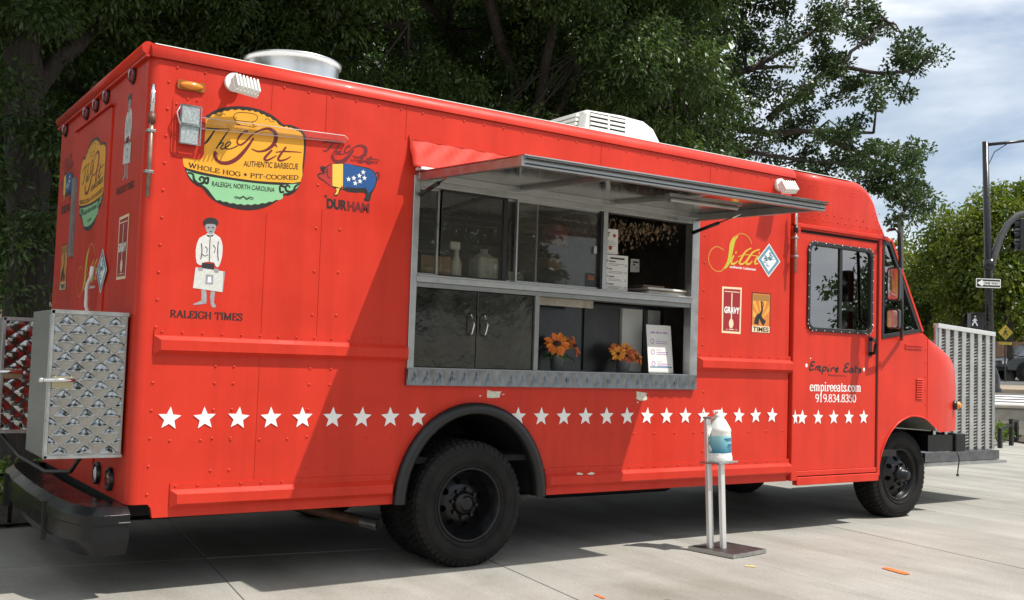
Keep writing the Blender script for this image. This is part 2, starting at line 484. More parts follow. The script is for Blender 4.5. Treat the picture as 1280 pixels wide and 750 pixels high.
# --- serif pen alphabet: strokes on a grid of cap height 1
def _arc(cx, cy, rx, ry, a0, a1, n=14): return [(cx + rx * math.cos(rad(a0 + (a1 - a0) * i / n)), cy + ry * math.sin(rad(a0 + (a1 - a0) * i / n))) for i in range(n + 1)]
def _ser(x, y, w=0.13): return [(x - w, y), (x + w, y)]
SERIF = {
 'A': (0.78, [[(0.08, 0), (0.39, 1)], [(0.39, 1), (0.70, 0)], [(0.2, 0.36), (0.58, 0.36)], _ser(0.09, 0.03, 0.1), _ser(0.69, 0.03, 0.12)]),
 'C': (0.74, [_arc(0.42, 0.5, 0.34, 0.49, 45, 315), [(0.66, 0.98), (0.66, 0.7)]]),
 'D': (0.80, [[(0.17, 0), (0.17, 1)], _arc(0.3, 0.5, 0.4, 0.48, -90, 90), [(0.05, 0.97), (0.3, 0.97)], [(0.05, 0.03), (0.3, 0.03)]]),
 'E': (0.70, [[(0.17, 0), (0.17, 1)], [(0.05, 0.97), (0.6, 0.97)], [(0.17, 0.52), (0.45, 0.52)], [(0.05, 0.03), (0.63, 0.03)], [(0.6, 0.97), (0.6, 0.76)], [(0.63, 0.03), (0.63, 0.26)], [(0.45, 0.62), (0.45, 0.4)]]),
 'G': (0.80, [_arc(0.42, 0.5, 0.35, 0.49, 45, 330), [(0.66, 0.98), (0.66, 0.72)], [(0.68, 0.08), (0.68, 0.42)], [(0.5, 0.42), (0.8, 0.42)]]),
 'H': (0.86, [[(0.17, 0), (0.17, 1)], [(0.68, 0), (0.68, 1)], [(0.17, 0.52), (0.68, 0.52)], _ser(0.17, 0.03), _ser(0.17, 0.97), _ser(0.68, 0.03), _ser(0.68, 0.97)]),
 'I': (0.36, [[(0.18, 0), (0.18, 1)], _ser(0.18, 0.03), _ser(0.18, 0.97)]),
 'K': (0.82, [[(0.17, 0), (0.17, 1)], [(0.68, 0.97), (0.2, 0.42)], [(0.34, 0.56), (0.7, 0.02)], _ser(0.17, 0.03), _ser(0.17, 0.97), _ser(0.67, 0.97, 0.12), _ser(0.7, 0.03, 0.12)]),
 'L': (0.66, [[(0.17, 0), (0.17, 1)], [(0.05, 0.03), (0.6, 0.03)], [(0.6, 0.03), (0.6, 0.28)], _ser(0.17, 0.97)]),
 'M': (1.0, [[(0.16, 0), (0.16, 1)], [(0.16, 1), (0.49, 0.05)], [(0.49, 0.05), (0.82, 1)], [(0.82, 0), (0.82, 1)], _ser(0.16, 0.03), _ser(0.82, 0.03), _ser(0.12, 0.97, 0.1), _ser(0.86, 0.97, 0.1)]),
 'O': (0.84, [_arc(0.42, 0.5, 0.35, 0.49, 0, 360, 24)]),
 'P': (0.70, [[(0.17, 0), (0.17, 1)], _arc(0.3, 0.74, 0.32, 0.24, -90, 90), [(0.05, 0.97), (0.3, 0.97)], [(0.17, 0.5), (0.3, 0.5)], _ser(0.17, 0.03)]),
 'R': (0.78, [[(0.17, 0), (0.17, 1)], _arc(0.3, 0.74, 0.30, 0.24, -90, 90), [(0.05, 0.97), (0.3, 0.97)], [(0.17, 0.5), (0.34, 0.5)], [(0.36, 0.5), (0.66, 0.02)], _ser(0.17, 0.03), _ser(0.69, 0.03, 0.09)]),
 'S': (0.62, [smooth_pts([(0.5, 0.8), (0.44, 0.95), (0.28, 0.98), (0.12, 0.86), (0.14, 0.68), (0.3, 0.55), (0.48, 0.42), (0.54, 0.22), (0.42, 0.04), (0.24, 0.02), (0.1, 0.14), (0.08, 0.26)], 3), [(0.53, 0.98), (0.53, 0.72)], [(0.08, 0.02), (0.08, 0.28)]]),
 'T': (0.74, [[(0.37, 0), (0.37, 1)], [(0.06, 0.97), (0.68, 0.97)], [(0.06, 0.97), (0.06, 0.74)], [(0.68, 0.97), (0.68, 0.74)], _ser(0.37, 0.03)]),
 'W': (1.1, [[(0.1, 1), (0.32, 0)], [(0.32, 0), (0.54, 0.95)], [(0.54, 0.95), (0.76, 0)], [(0.76, 0), (0.98, 1)], _ser(0.1, 0.97, 0.1), _ser(0.54, 0.97, 0.1), _ser(0.98, 0.97, 0.1)]),
 '-': (0.4, [[(0.06, 0.42), (0.34, 0.42)]]),
 ' ': (0.34, []),
 '*': (0.6, [[(0.3, 0.2), (0.3, 0.9)], [(0.1, 0.4), (0.5, 0.7)], [(0.1, 0.7), (0.5, 0.4)]]),
 '.': (0.24, [[(0.12, 0.0), (0.12, 0.14)]]),
 'a': (0.52, [[(0.38, 0.0), (0.38, 0.45)], _arc(0.23, 0.44, 0.15, 0.2, 0, 150, 8), _arc(0.22, 0.17, 0.16, 0.17, 60, 330, 12), [(0.38, 0.03), (0.5, 0.03)]]),
 'c': (0.5, [_arc(0.27, 0.32, 0.2, 0.31, 40, 320), [(0.42, 0.52), (0.42, 0.4)]]),
 'e': (0.52, [_arc(0.27, 0.32, 0.2, 0.31, 0, 320), [(0.08, 0.33), (0.47, 0.33)]]),
 'i': (0.32, [[(0.16, 0), (0.16, 0.62)], _ser(0.16, 0.03, 0.12), [(0.04, 0.6), (0.17, 0.6)], [(0.16, 0.8), (0.16, 0.94)]]),
 'm': (0.92, [[(0.16, 0), (0.16, 0.62)], [(0.46, 0), (0.46, 0.5)], [(0.76, 0), (0.76, 0.5)], _arc(0.31, 0.46, 0.15, 0.16, 0, 170, 8), _arc(0.61, 0.46, 0.15, 0.16, 0, 170, 8), _ser(0.16, 0.03, 0.11), _ser(0.46, 0.03, 0.1), _ser(0.76, 0.03, 0.11), [(0.04, 0.6), (0.16, 0.6)]]),
 'o': (0.54, [_arc(0.27, 0.32, 0.2, 0.31, 0, 360, 20)]),
 'p': (0.58, [[(0.16, -0.3), (0.16, 0.62)], _arc(0.3, 0.32, 0.2, 0.3, -150, 150), _ser(0.16, -0.28, 0.12), [(0.04, 0.6), (0.16, 0.6)]]),
 'r': (0.46, [[(0.16, 0), (0.16, 0.62)], _arc(0.32, 0.42, 0.15, 0.18, 40, 170, 8), _ser(0.16, 0.03, 0.13), [(0.04, 0.6), (0.16, 0.6)], [(0.42, 0.58), (0.42, 0.42)]]),
 's': (0.44, [smooth_pts([(0.36, 0.48), (0.3, 0.6), (0.18, 0.61), (0.09, 0.52), (0.12, 0.4), (0.24, 0.33), (0.36, 0.24), (0.37, 0.1), (0.26, 0.01), (0.14, 0.02), (0.07, 0.12)], 3), [(0.37, 0.62), (0.37, 0.44)], [(0.07, 0.0), (0.07, 0.18)]]),
 't': (0.38, [[(0.17, 0.1), (0.17, 0.84)], [(0.03, 0.6), (0.34, 0.6)], _arc(0.26, 0.12, 0.09, 0.11, 180, 330, 6)]),
 '0': (0.6, [_arc(0.3, 0.5, 0.22, 0.49, 0, 360, 24)]),
 '1': (0.6, [[(0.3, 0), (0.3, 1)], _ser(0.3, 0.03, 0.17), [(0.14, 0.84), (0.3, 0.97)]]),
 '3': (0.6, [_arc(0.28, 0.75, 0.2, 0.23, -70, 160), _arc(0.28, 0.27, 0.23, 0.26, -160, 80), [(0.22, 0.53), (0.36, 0.53)]]),
 '4': (0.6, [[(0.4, 0), (0.4, 1)], [(0.4, 1), (0.06, 0.3)], [(0.06, 0.3), (0.56, 0.3)], _ser(0.4, 0.03)]),
 '5': (0.6, [_arc(0.28, 0.32, 0.23, 0.31, -160, 130), [(0.14, 0.52), (0.16, 0.97)], [(0.14, 0.95), (0.48, 0.95)]]),
 '8': (0.6, [_arc(0.3, 0.76, 0.18, 0.22, 0, 360, 18), _arc(0.3, 0.27, 0.22, 0.26, 0, 360, 18)]),
 '9': (0.6, [_arc(0.3, 0.7, 0.21, 0.28, 0, 360, 18), _arc(0.26, 0.5, 0.25, 0.48, -100, 20)]),
}
def serif_text(mb, fr, s, x0, x1, base, cap, h, thick=0.2, thin=0.075, curve=None):
    tot = sum(SERIF[c][0] for c in s); k = (x1 - x0) / tot
    pen = 0.0
    for ch in s:
        wd, strokes = SERIF[ch]
        for st in strokes:
            pts = []
            # refine straight lines so that the pen keeps its width
            for (a, b) in st:
                px = x0 + (pen + a) * k; pz = base + b * cap
                if curve: pz += curve(px)
                pts.append((px, pz))
            sc = min(k, cap)
            ribbon(mb, fr, pts, h, nib=(thin * sc, thick * sc, 0.0))
        pen += wd
_fontcache = {}
def sans_geo(s, bold=0.0):
    key = (s, bold)
    if key in _fontcache: return _fontcache[key]
    cu = bpy.data.curves.new('t', 'FONT'); cu.body = s; cu.size = 1.0; cu.offset = bold; cu.resolution_u = 4
    ob = bpy.data.objects.new('t', cu); COL.objects.link(ob)
    dg = bpy.context.evaluated_depsgraph_get()
    me = bpy.data.meshes.new_from_object(ob.evaluated_get(dg))
    vs = [(v.co.x, v.co.y) for v in me.vertices]; fs = [tuple(p.vertices) for p in me.polygons]
    bpy.data.objects.remove(ob); bpy.data.curves.remove(cu); bpy.data.meshes.remove(me)
    xs = [v[0] for v in vs]; ys = [v[1] for v in vs]
    x0, x1, y0, y1 = min(xs), max(xs), min(ys), max(ys)
    vs = [((x - x0) / (x1 - x0), (y - y0) / (y1 - y0)) for x, y in vs]
    _fontcache[key] = (vs, fs)
    return vs, fs
def sans_text(mb, fr, s, quad, h, bold=0.0):
    """letters stretched into quad = (x0, x1, z0, z1), or four corners bl, br, tr, tl"""
    vs, fs = sans_geo(s, bold)
    if len(quad) == 4 and not hasattr(quad[0], '__len__'):
        x0, x1, z0, z1 = quad; quad = [(x0, z0), (x1, z0), (x1, z1), (x0, z1)]
    A, B, C_, D = [np.array(q) for q in quad]
    pv = []
    for a, b in vs:
        p = A * (1 - a) * (1 - b) + B * a * (1 - b) + C_ * a * b + D * (1 - a) * b
        pv.append(fr(p[0], p[1], h))
    mb.add(pv, fs)
def star_pts(cx, cz, r, ri=0.42, rot=90):
    return [(cx + (r if i % 2 == 0 else r * ri) * math.cos(rad(rot + 36 * i)), cz + (r if i % 2 == 0 else r * ri) * math.sin(rad(rot + 36 * i))) for i in range(10)]

# ================================================================== FOOD TRUCK
TW = 2.30            # width
TRUCK = thing('food_truck', 'bright red step van food truck with raised serving awning and star stripe', 'food truck', (3.5, 1.15, 0))
T = TRUCK

# --- near side wall with serving opening and rear wheel arch
OX0, OX1, OZ0, OZ1 = 1.60, 3.875, 1.195, 2.335       # opening
def arch_pts(cx, z0, rx, rz, n=22, zc=None, a0=180, a1=0):
    return [(cx + rx * math.cos(rad(a0 + (a1 - a0) * i / n)), z0 + rz * math.sin(rad(a0 + (a1 - a0) * i / n))) for i in range(n + 1)]
rear_arch = arch_pts(2.05, 0.40, 0.505, 0.545)
outl = [(0.055, 0.47), (0.105, 0.47), (0.122, 0.45), (0.131, 0.40)] + rear_arch + [(4.925, 0.40), (4.925, 2.765), (0.055, 2.765)]
plate('side_wall', SIDE, [outl, rect(OX0, OZ0, OX1, OZ1)], -0.03, 0.0, RED, T)
# rounded rear corner and a rolled front edge of the wall
mb = MB(); mb.smooth = True
vs = []; N = 8
for z in (0.47, 2.80):
    for i in range(N + 1):
        a = rad(90 * i / N); vs.append((0.055 - 0.055 * math.sin(a), 0.055 - 0.055 * math.cos(a), z))
mb.add(vs, [(i, i + 1, N + 1 + i + 1, N + 1 + i) for i in range(N)])
mb.build('corner_post', RED, T)
mb = MB(); mb.smooth = True
vs = []
for z in (0.40, 2.765):
    for i in range(N + 1):
        t = i / N; vs.append((4.925 + 0.045 * t, 0.03 * t * t * (3 - 2 * t), z))
mb.add(vs, [(i, i + 1, N + 1 + i + 1, N + 1 + i) for i in range(N)])
mb.build('rolled_edge', RED, T)
# far side wall and rear wall
FARS = Frame((0, TW, 0), (1, 0, 0), (0, 0, 1), (0, 1, 0))
plate('side_wall', FARS, [[(0.055, 0.47)] + arch_pts(2.05, 0.42, 0.5, 0.52) + [(4.97, 0.42), (4.97, 2.765), (0.055, 2.765)]], -0.03, 0.0, RED, T)
rw = plate('rear_wall', REAR, [rect(-TW + 0.05, 0.47, -0.055, 2.80)], -0.03, 0.0, RED, T)
mb = MB(); mb.smooth = True
vs = []
for z in (0.47, 2.80):
    for i in range(N + 1):
        a = rad(90 * i / N); vs.append((0.055 - 0.055 * math.sin(a), TW - 0.055 + 0.055 * math.cos(a), z))
mb.add(vs, [(i, i + 1, N + 1 + i + 1, N + 1 + i) for i in range(N)])
mb.build('corner_post', RED, T)
# roof: rolled edge, slight crown
def roof_section(x, zt=2.855, inset=0.0, zlow=2.765, crown=0.03, r=0.085):
    p = [(x, inset - 0.014, zlow), (x, inset - 0.014, zt - r)]
    for i in range(1, 9):
        a = rad(90 * i / 8); p.append((x, inset - 0.014 + r * (1 - math.cos(a)), zt - r + r * math.sin(a)))
    m_ = 8; y0 = inset - 0.014 + r; y1 = TW - y0
    for i in range(1, m_):
        t = i / m_; p.append((x, y0 + (y1 - y0) * t, zt + crown * math.sin(math.pi * t)))
    q = [(x, TW - yy, zz) for (_, yy, zz) in reversed(p[:10])]
    return p + q
def loft(mb, secs, smooth=True, caps=False):
    n = len(secs[0]); vs = [q for s_ in secs for q in s_]
    mb.smooth = smooth
    mb.add(vs, [(i * n + k, i * n + k + 1, (i + 1) * n + k + 1, (i + 1) * n + k) for i in range(len(secs) - 1) for k in range(n - 1)])
    mb.smooth = False
    if caps:
        mb.add(secs[0], [tuple(range(n))]); mb.add(secs[-1], [tuple(range(n))])
mb = MB(); loft(mb, [roof_section(0.006), roof_section(1.2), roof_section(2.4), roof_section(3.7), roof_section(4.972)], caps=True)
roof = mb.build('roof', RED, T)
# white coated roof sheet lapped over the rolled edge
def skin_section(x):
    p = [(x, q[1], q[2] + 0.003) for q in roof_section(x)]
    return [(x, a[1], a[2]) for a in p[6:-6]]
mb = MB(); loft(mb, [skin_section(xx) for xx in (0.03, 1.2, 2.4, 3.7, 4.95, 5.7)])
o_ = mb.build('roof_sheet', mat('roof_white', (0.72, 0.70, 0.67), 0.5, var=0.08, vscale=4), roof)
mb = MB(); mb.box(0.05, 0.04, 2.66, 4.93, TW - 0.04, 2.69); mb.build('ceiling_panel', INTER, T)
# header over the rear: rolled rail
mb = MB(); mb.tube([(-0.006, 0.02, 2.815), (-0.006, TW - 0.02, 2.815)], 0.034, 12); mb.build('rear_roof_rail', RED, T)
mb = MB(); mb.bar((-0.012, 0.0, 2.77), (-0.012, TW, 2.77), 0.02, 0.012); mb.build('rain_rail', RED, T)

# --- stiffening ribs pressed on the side
def rib(x0, x1, z0, z1, endcut=True):
    mb = MB()
    zf = z1 - 0.032
    mb.box(x0, -0.006, z0 - 0.004, x1, 0.0, z1)
    ec = 0.03 if endcut else 0.0
    prof = [(0.006, zf), (0.034, zf - 0.022), (0.034, z0 + 0.022), (0.006, z0)]
    vs = [(x0 + ec * (0 if k in (0, 3) else 1), -h, z) for k, (h, z) in enumerate(prof)] + [(x1, -h, z) for h, z in prof]
    mb.add(vs, [(0, 1, 5, 4), (1, 2, 6, 5), (2, 3, 7, 6), (3, 2, 1, 0), (4, 5, 6, 7)])
    return mb.build('side_rib', RED, T)
rib(0.092, 1.558, 1.235, 1.363)
rib(3.945, 4.955, 1.235, 1.363)
rib(0.213, 1.487, 0.447, 0.572)
rib(2.607, 4.955, 0.447, 0.572)
# lap seams between wall sheets
for sx, z0, z1 in ((0.985, 1.365, 2.08), (0.985, 2.50, 2.755), (3.0, 2.58, 2.755), (1.5, 2.56, 2.755), (4.04, 2.60, 2.755), (0.66, 0.58, 2.02), (0.66, 2.60, 2.75)):
    mb = MB(); mb.box(sx, -0.0022, z0, sx + 0.003, 0.0, z1); mb.build('panel_seam', RED, T)

# --- rivets (far too many and too small to pick apart)
mb = MB()
def rivet(x, z, y=0.0, r=0.0085):
    k = 6; vs = [(x + r * math.cos(2 * math.pi * i / k), y - 0.0005, z + r * math.sin(2 * math.pi * i / k)) for i in range(k)]
    vs += [(x + 0.6 * r * math.cos(2 * math.pi * i / k), y - 0.0045, z + 0.6 * r * math.sin(2 * math.pi * i / k)) for i in range(k)] + [(x, y - 0.006, z)]
    mb.smooth = True
    mb.add(vs, [(i, (i + 1) % k, k + (i + 1) % k, k + i) for i in range(k)] + [(k + i, k + (i + 1) % k, 2 * k) for i in range(k)])
rnd = random.Random(4)
x = 0.14
while x < 4.9:
    rivet(x, 2.733); x += 0.147
for z in np.arange(0.52, 2.7, 0.142): rivet(0.10, z)
for z in np.arange(1.48, 2.66, 0.245):
    rivet(0.955, z); rivet(1.10, z + 0.005)
for z in (0.63, 0.80, 0.95, 1.09, 1.18):
    for xx in (0.42, 0.52, 0.955, 1.08): rivet(xx, z)
for xx in np.arange(0.2, 1.5, 0.16): rivet(xx, 0.79)
for xx in np.arange(2.6, 4.9, 0.19): rivet(xx, 0.785)
for z in np.arange(1.42, 2.7, 0.2): rivet(4.00, z)
for z in (0.65, 0.79, 0.93, 1.08): rivet(4.02, z)
for xx in np.arange(0.13, 1.54, 0.105): rivet(xx, 1.35, -0.006, 0.007); rivet(xx, 1.24, -0.006, 0.006)
for xx in np.arange(3.97, 4.93, 0.105): rivet(xx, 1.35, -0.006, 0.007)
for xx in np.arange(0.24, 1.48, 0.115): rivet(xx, 0.558, -0.006, 0.007)
for xx in np.arange(2.63, 4.93, 0.115): rivet(xx, 0.558, -0.006, 0.007)
for xx in np.arange(5.03, 6.1, 0.095):
    rivet(xx, 2.47, -0.002, 0.0075); rivet(xx + 0.045, 2.52, -0.002, 0.0075) if xx < 5.8 else None
for xx in np.arange(5.03, 5.95, 0.11): rivet(xx, 2.735, -0.014, 0.007)
for xx, z in ((5.98, 2.60), (6.04, 2.60), (6.02, 2.535), (6.08, 2.535)): rivet(xx, z, -0.002, 0.0075)
for z in np.arange(1.0, 1.5, 0.12): rivet(6.09, z); rivet(6.72, z)
for xx, z in ((0.145, 2.54), (0.145, 2.47), (0.145, 2.36), (0.16, 2.29), (0.2, 2.575), (0.25, 2.575), (0.28, 2.31)): rivet(xx, z, -0.004, 0.007)
mb.smooth = False
tag(mb.build('rivets', RED, T, weld=False), kind='stuff')

# --- rear wheel arch flare
mb = MB(); n = 26
outer = arch_pts(2.052, 0.40, 0.548, 0.595, n); inner = arch_pts(2.05, 0.40, 0.482, 0.528, n)
lay = [(0.0, 0), (0.045, 0), (0.055, 1), (0.05, 2), (-0.04, 2)]
vs = []
mid = [((a[0] * 0.45 + b[0] * 0.55), (a[1] * 0.45 + b[1] * 0.55)) for a, b in zip(outer, inner)]
rings = [[(p[0], -0.001, p[1]) for p in outer], [(p[0], -0.035, p[1]) for p in outer], [(p[0], -0.055, p[1]) for p in mid], [(p[0], -0.048, p[1]) for p in inner], [(p[0], 0.05, p[1]) for p in inner]]
loft(mb, rings)
mb.build('wheel_arch_flare', BLACKP, T)
# dark wheel wells
mb = MB()
loft(mb, [[(p[0], 0.035, p[1]) for p in arch_pts(2.05, 0.40, 0.52, 0.56, 20)], [(p[0], 0.75, p[1]) for p in arch_pts(2.05, 0.40, 0.52, 0.56, 20)]])
mb.build('wheel_well', BLACKD, T)

# --- underside
mb = MB(); mb.box(0.06, 0.04, 0.50, 1.5, TW - 0.04, 0.62); mb.box(2.62, 0.04, 0.46, 6.0, TW - 0.04, 0.6)
mb.box(1.5, 0.78, 0.5, 2.62, TW - 0.78, 0.62)
mb.build('floor_pan', BLACKD, T)
mb = MB()
for yy in (0.72, TW - 0.72): mb.box(0.1, yy - 0.04, 0.34, 7.4, yy + 0.04, 0.50)
for xx in (0.4, 1.2, 3.2, 4.4, 5.4): mb.box(xx - 0.04, 0.68, 0.36, xx + 0.04, TW - 0.68, 0.46)
mb.build('chassis_frame', BLACKD, T)
mb = MB(); mb.cyl((2.02, 0.2, 0.38), (2.02, TW - 0.2, 0.38), 0.06); mb.sphere((2.02, TW / 2, 0.38), 0.17); mb.build('rear_axle', BLACKD, T)
mb = MB(); mb.box(3.3, 0.9, 0.22, 4.6, 1.5, 0.46); mb.build('fuel_tank', BLACKD, T, bevel=0.05, bseg=2)
px_, pz_ = W(472, 655, 0.25)
mb = MB()
mb.tube([(px_ - 0.75, 1.15, 0.42), (px_ - 0.30, 0.85, pz_ + 0.05), (px_ - 0.02, 0.27, pz_)], 0.032, 14, cap=False)
mb.tube([(px_ - 0.02, 0.27, pz_), (px_ - 0.30, 0.85, pz_ + 0.05)], 0.027, 14, cap=False)
mb.build('exhaust_pipe', mat('rusty_pipe', (0.16, 0.09, 0.06), 0.6, 0.5, var=0.4, vscale=12), T)
mb = MB(); mb.cyl((px_ - 0.055, 0.345, pz_ + 0.006), (px_, 0.23, pz_ - 0.004), 0.0345, 0.0345, 18, cap=False); mb.build('exhaust_tip', ALU, T)

# --- wheels
def tyre_mb(cx, yo, R=0.386, w=0.22, tread='block'):
    """yo = outer sidewall y, tyre reaches inwards to yo + w"""
    mb = MB()
    rr = 0.218
    prof = [(rr - 0.004, 0.012), (rr + 0.012, 0.004), (rr + 0.05, -0.012), (rr + 0.10, -0.014), (R - 0.045, -0.006), (R - 0.018, 0.006), (R - 0.008, 0.028),
            (R - 0.008, w - 0.028), (R - 0.018, w - 0.006), (R - 0.045, w + 0.006), (rr + 0.08, w + 0.012), (rr, w)]
    c = (cx, yo, 0.375)
    mb.lathe(prof, c, 'y', 72)
    # tread blocks and shoulder lugs
    nb = 54
    rowsy = [(0.030, 0.062), (0.070, 0.105), (0.113, 0.148), (0.156, 0.190)]
    for j, (a, b) in enumerate(rowsy):
        for i in range(nb):
            t0 = 2 * math.pi * (i + (0.5 if j % 2 else 0)) / nb; dt = 2 * math.pi / nb * 0.36
            vs = []
            for r_ in (R - 0.012, R):
                for tt, yy in ((t0 - dt, a), (t0 + dt, a), (t0 + dt, b), (t0 - dt, b)):
                    vs.append((cx + math.cos(tt) * r_, yo + yy, 0.375 + math.sin(tt) * r_))
            mb.add(vs, [(4, 5, 6, 7), (0, 1, 5, 4), (1, 2, 6, 5), (2, 3, 7, 6), (3, 0, 4, 7)])
    for i in range(nb):
        t0 = 2 * math.pi * i / nb; dt = 2 * math.pi / nb * 0.33
        vs = []
        for tt in (t0 - dt, t0 + dt):
            for r_, yy in ((R - 0.006, 0.03), (R - 0.012, 0.004), (R - 0.05, -0.0085), (R - 0.05, -0.004), (R - 0.02, 0.012)):
                vs.append((cx + math.cos(tt) * r_, yo + yy, 0.375 + math.sin(tt) * r_))
        mb.add(vs, [(0, 1, 6, 5), (1, 2, 7, 6), (0, 1, 2, 3, 4), (5, 6, 7, 8, 9), (2, 3, 8, 7)])
    # raised rings on the sidewall
    for r_ in (rr + 0.035, R - 0.062):
        mb.lathe([(r_ - 0.004, -0.010), (r_, -0.0165), (r_ + 0.004, -0.010)], c, 'y', 72)
    return mb
def annulus_holes(fr, cx, cz, r0, r1, holes, h0, h1, mb):
    plate_mb(mb, fr, [ell(cx, cz, r1, r1, 48), ell(cx, cz, r0, r0, 24)] + holes, h0, h1)
def wheel(cx, yo, deep, detail=True):
    zc = 0.375; rr = 0.218
    mb = MB()
    # flange and barrel
    d = 0.13 if deep else 0.045
    mb.lathe([(rr + 0.006, 0.010), (rr + 0.012, -0.002), (rr + 0.002, -0.008), (rr - 0.008, 0.0), (rr - 0.012, 0.03), (rr - 0.03, 0.05), (rr - 0.032, d + 0.01)], (cx, yo, zc), 'y', 56)
    holes = []
    for k in range(8):
        a = 2 * math.pi * (k + 0.3) / 8
        holes.append(ell(cx + 0.138 * math.cos(a), zc + 0.138 * math.sin(a), 0.022, 0.022, 12))
    fr = Frame((0, yo + d, 0), (1, 0, 0), (0, 0, 1), (0, -1, 0))
    # disc: bulging (front) or dished (rear)
    vs, fs = fill([ell(cx, zc, rr - 0.032, rr - 0.032, 48), ell(cx, zc, 0.05, 0.05, 20)] + holes)
    def hh(a, b):
        r_ = math.hypot(a - cx, b - zc); t = max(0.0, min(1.0, (rr - 0.032 - r_) / 0.1))
        s_ = t * t * (3 - 2 * t)
        return (0.05 * s_ if deep else 0.055 * s_)
    vv = []
    # split long triangles by adding concentric points through a second fill
    extra = [ell(cx, zc, q, q, 40) for q in (0.172, 0.105, 0.088)]
    pts = []; es = []
    for lp in [ell(cx, zc, rr - 0.032, rr - 0.032, 48)] + extra + [ell(cx, zc, 0.05, 0.05, 20)] + holes:
        o = len(pts); k = len(lp); pts.extend(Vector(p) for p in lp); es.extend((o + i, o + (i + 1) % k) for i in range(k))
    r = delaunay_2d_cdt(pts, es, [], 1, 1e-6)
    keep = []
    for f in r[2]:
        a = sum(r[0][i].x for i in f) / len(f); b = sum(r[0][i].y for i in f) / len(f)
        if math.hypot(a - cx, b - zc) < 0.049: continue
        if any(math.hypot(a - (cx + 0.138 * math.cos(2 * math.pi * (k + 0.3) / 8)), b - (zc + 0.138 * math.sin(2 * math.pi * (k + 0.3) / 8))) < 0.021 for k in range(8)): continue
        keep.append(tuple(f))
    mb.smooth = True
    mb.add([fr(p.x, p.y, hh(p.x, p.y)) for p in r[0]], keep)
    mb.smooth = False
    w_ = mb.build('wheel', RIM, T)
    mb2 = MB(); mb2.cyl((cx, yo + d + 0.03, zc), (cx, yo + d + 0.034, zc), rr - 0.03, n=40); mb2.build('brake_drum', BLACKD, w_)
    tyre_mb(cx, yo - 0.006).build('tyre', RUBBER, w_)
    if detail:
        hb = MB()
        top = yo + d - (0.05 if deep else 0.055)
        hb.lathe([(0.075, top - yo + 0.0), (0.072, top - yo - 0.02), (0.055, top - yo - 0.035), (0.045, top - yo - 0.038), (0.042, top - yo - 0.075 if not deep else top - yo - 0.05), (0.03, top - yo - (0.082 if not deep else 0.055)), (0.0, top - yo - (0.08 if not deep else 0.055))], (cx, yo, zc), 'y', 28)
        hb.build('hub', RIM, w_)
        for k in range(8):
            a = 2 * math.pi * (k + 0.8) / 8
            nb = MB(); p0 = Vector((cx + 0.088 * math.cos(a), top + 0.004, zc + 0.088 * math.sin(a)))
            nb.cyl(p0, p0 + Vector((0, -0.028, 0)), 0.0125, 0.011, 6, smooth=False); nb.build('lug_nut', RIM, w_)
    return w_
wheel(2.02, -0.035, True)
wheel(2.02, 0.225, True, False)
wheel(2.02, TW - 0.24, True, False)
wheel(6.60, 0.17, False)
wheel(6.60, TW - 0.38, False, False)

# --- serving opening: frame, ledge, checker plate
mb = MB()
mb.box(1.563, -0.016, OZ0, 1.606, 0.06, 2.352); mb.build('window_frame_post', ALU, T, bevel=0.003)
mb = MB(); mb.box(3.862, -0.016, OZ0, 3.934, 0.06, 2.352); mb.build('window_frame_post', ALU, T, bevel=0.003)
mb = MB(); mb.box(1.606, -0.012, 2.292, 3.862, 0.06, 2.350); mb.build('window_frame_head', ALU, T, bevel=0.003)
mb = MB(); mb.box(1.606, -0.02, 1.712, 3.862, 0.16, 1.752); mb.box(1.606, -0.035, 1.748, 3.862, 0.01, 1.760); mb.build('counter_ledge', ALU, T, bevel=0.003)
mb = MB(); mb.box(1.606, -0.008, 1.684, 3.862, 0.12, 1.710); mb.build('counter_trim', ALUD, T)
def quilt(mb, fr, x0, x1, z0, z1, p, q, hh, sub=7, jit=0.0, pw=0.85):
    """pressed diamond pattern: soft pillows between sharp diagonal creases"""
    nx = max(4, int((x1 - x0) / p * 2 * sub / 2)); nz = max(4, int((z1 - z0) / q * 2 * sub / 2)); vs = []; rn = random.Random(6)
    tab = {}
    for j in range(nz + 1):
        for i in range(nx + 1):
            x = x0 + (x1 - x0) * i / nx; z = z0 + (z1 - z0) * j / nz
            a = (x - x0) / p + (z - z0) / q; b = (x - x0) / p - (z - z0) / q
            key = (math.floor(a), math.floor(b))
            if key not in tab: tab[key] = (rn.uniform(-1, 1), rn.uniform(-1, 1), rn.uniform(0.75, 1.15))
            fa, fb = a % 1.0, b % 1.0
            h = hh * (math.sin(math.pi * fa) * math.sin(math.pi * fb)) ** pw * tab[key][2] + jit * (tab[key][0] * (fa - .5) + tab[key][1] * (fb - .5)) * math.sin(math.pi * fa) * math.sin(math.pi * fb)
            vs.append(fr(x, z, h))
    mb.smooth = True
    mb.add(vs, [(j * (nx + 1) + i, j * (nx + 1) + i + 1, (j + 1) * (nx + 1) + i + 1, (j + 1) * (nx + 1) + i) for j in range(nz) for i in range(nx)])
    mb.smooth = False
mb = MB(); mb.box(1.556, -0.024, 1.095, 3.922, -0.001, 1.197)
fr = Frame((0, -0.0245, 0), (1, 0, 0), (0, 0, 1), (0, -1, 0))
quilt(mb, fr, 1.56, 3.918, 1.10, 1.192, 0.088, 0.185, 0.0065, 12, 0.004, 0.6)
mb.build('checker_plate_sill', CHECK, T, weld=False)
mb = MB(); mb.box(1.606, -0.010, 1.190, 3.862, 0.27, 1.2015); mb.build('shelf', ALU, T)
mb = MB(); mb.box(2.488, -0.006, 1.2015, 2.522, 0.03, 1.684); mb.build('cabinet_post', ALUD, T, bevel=0.002)
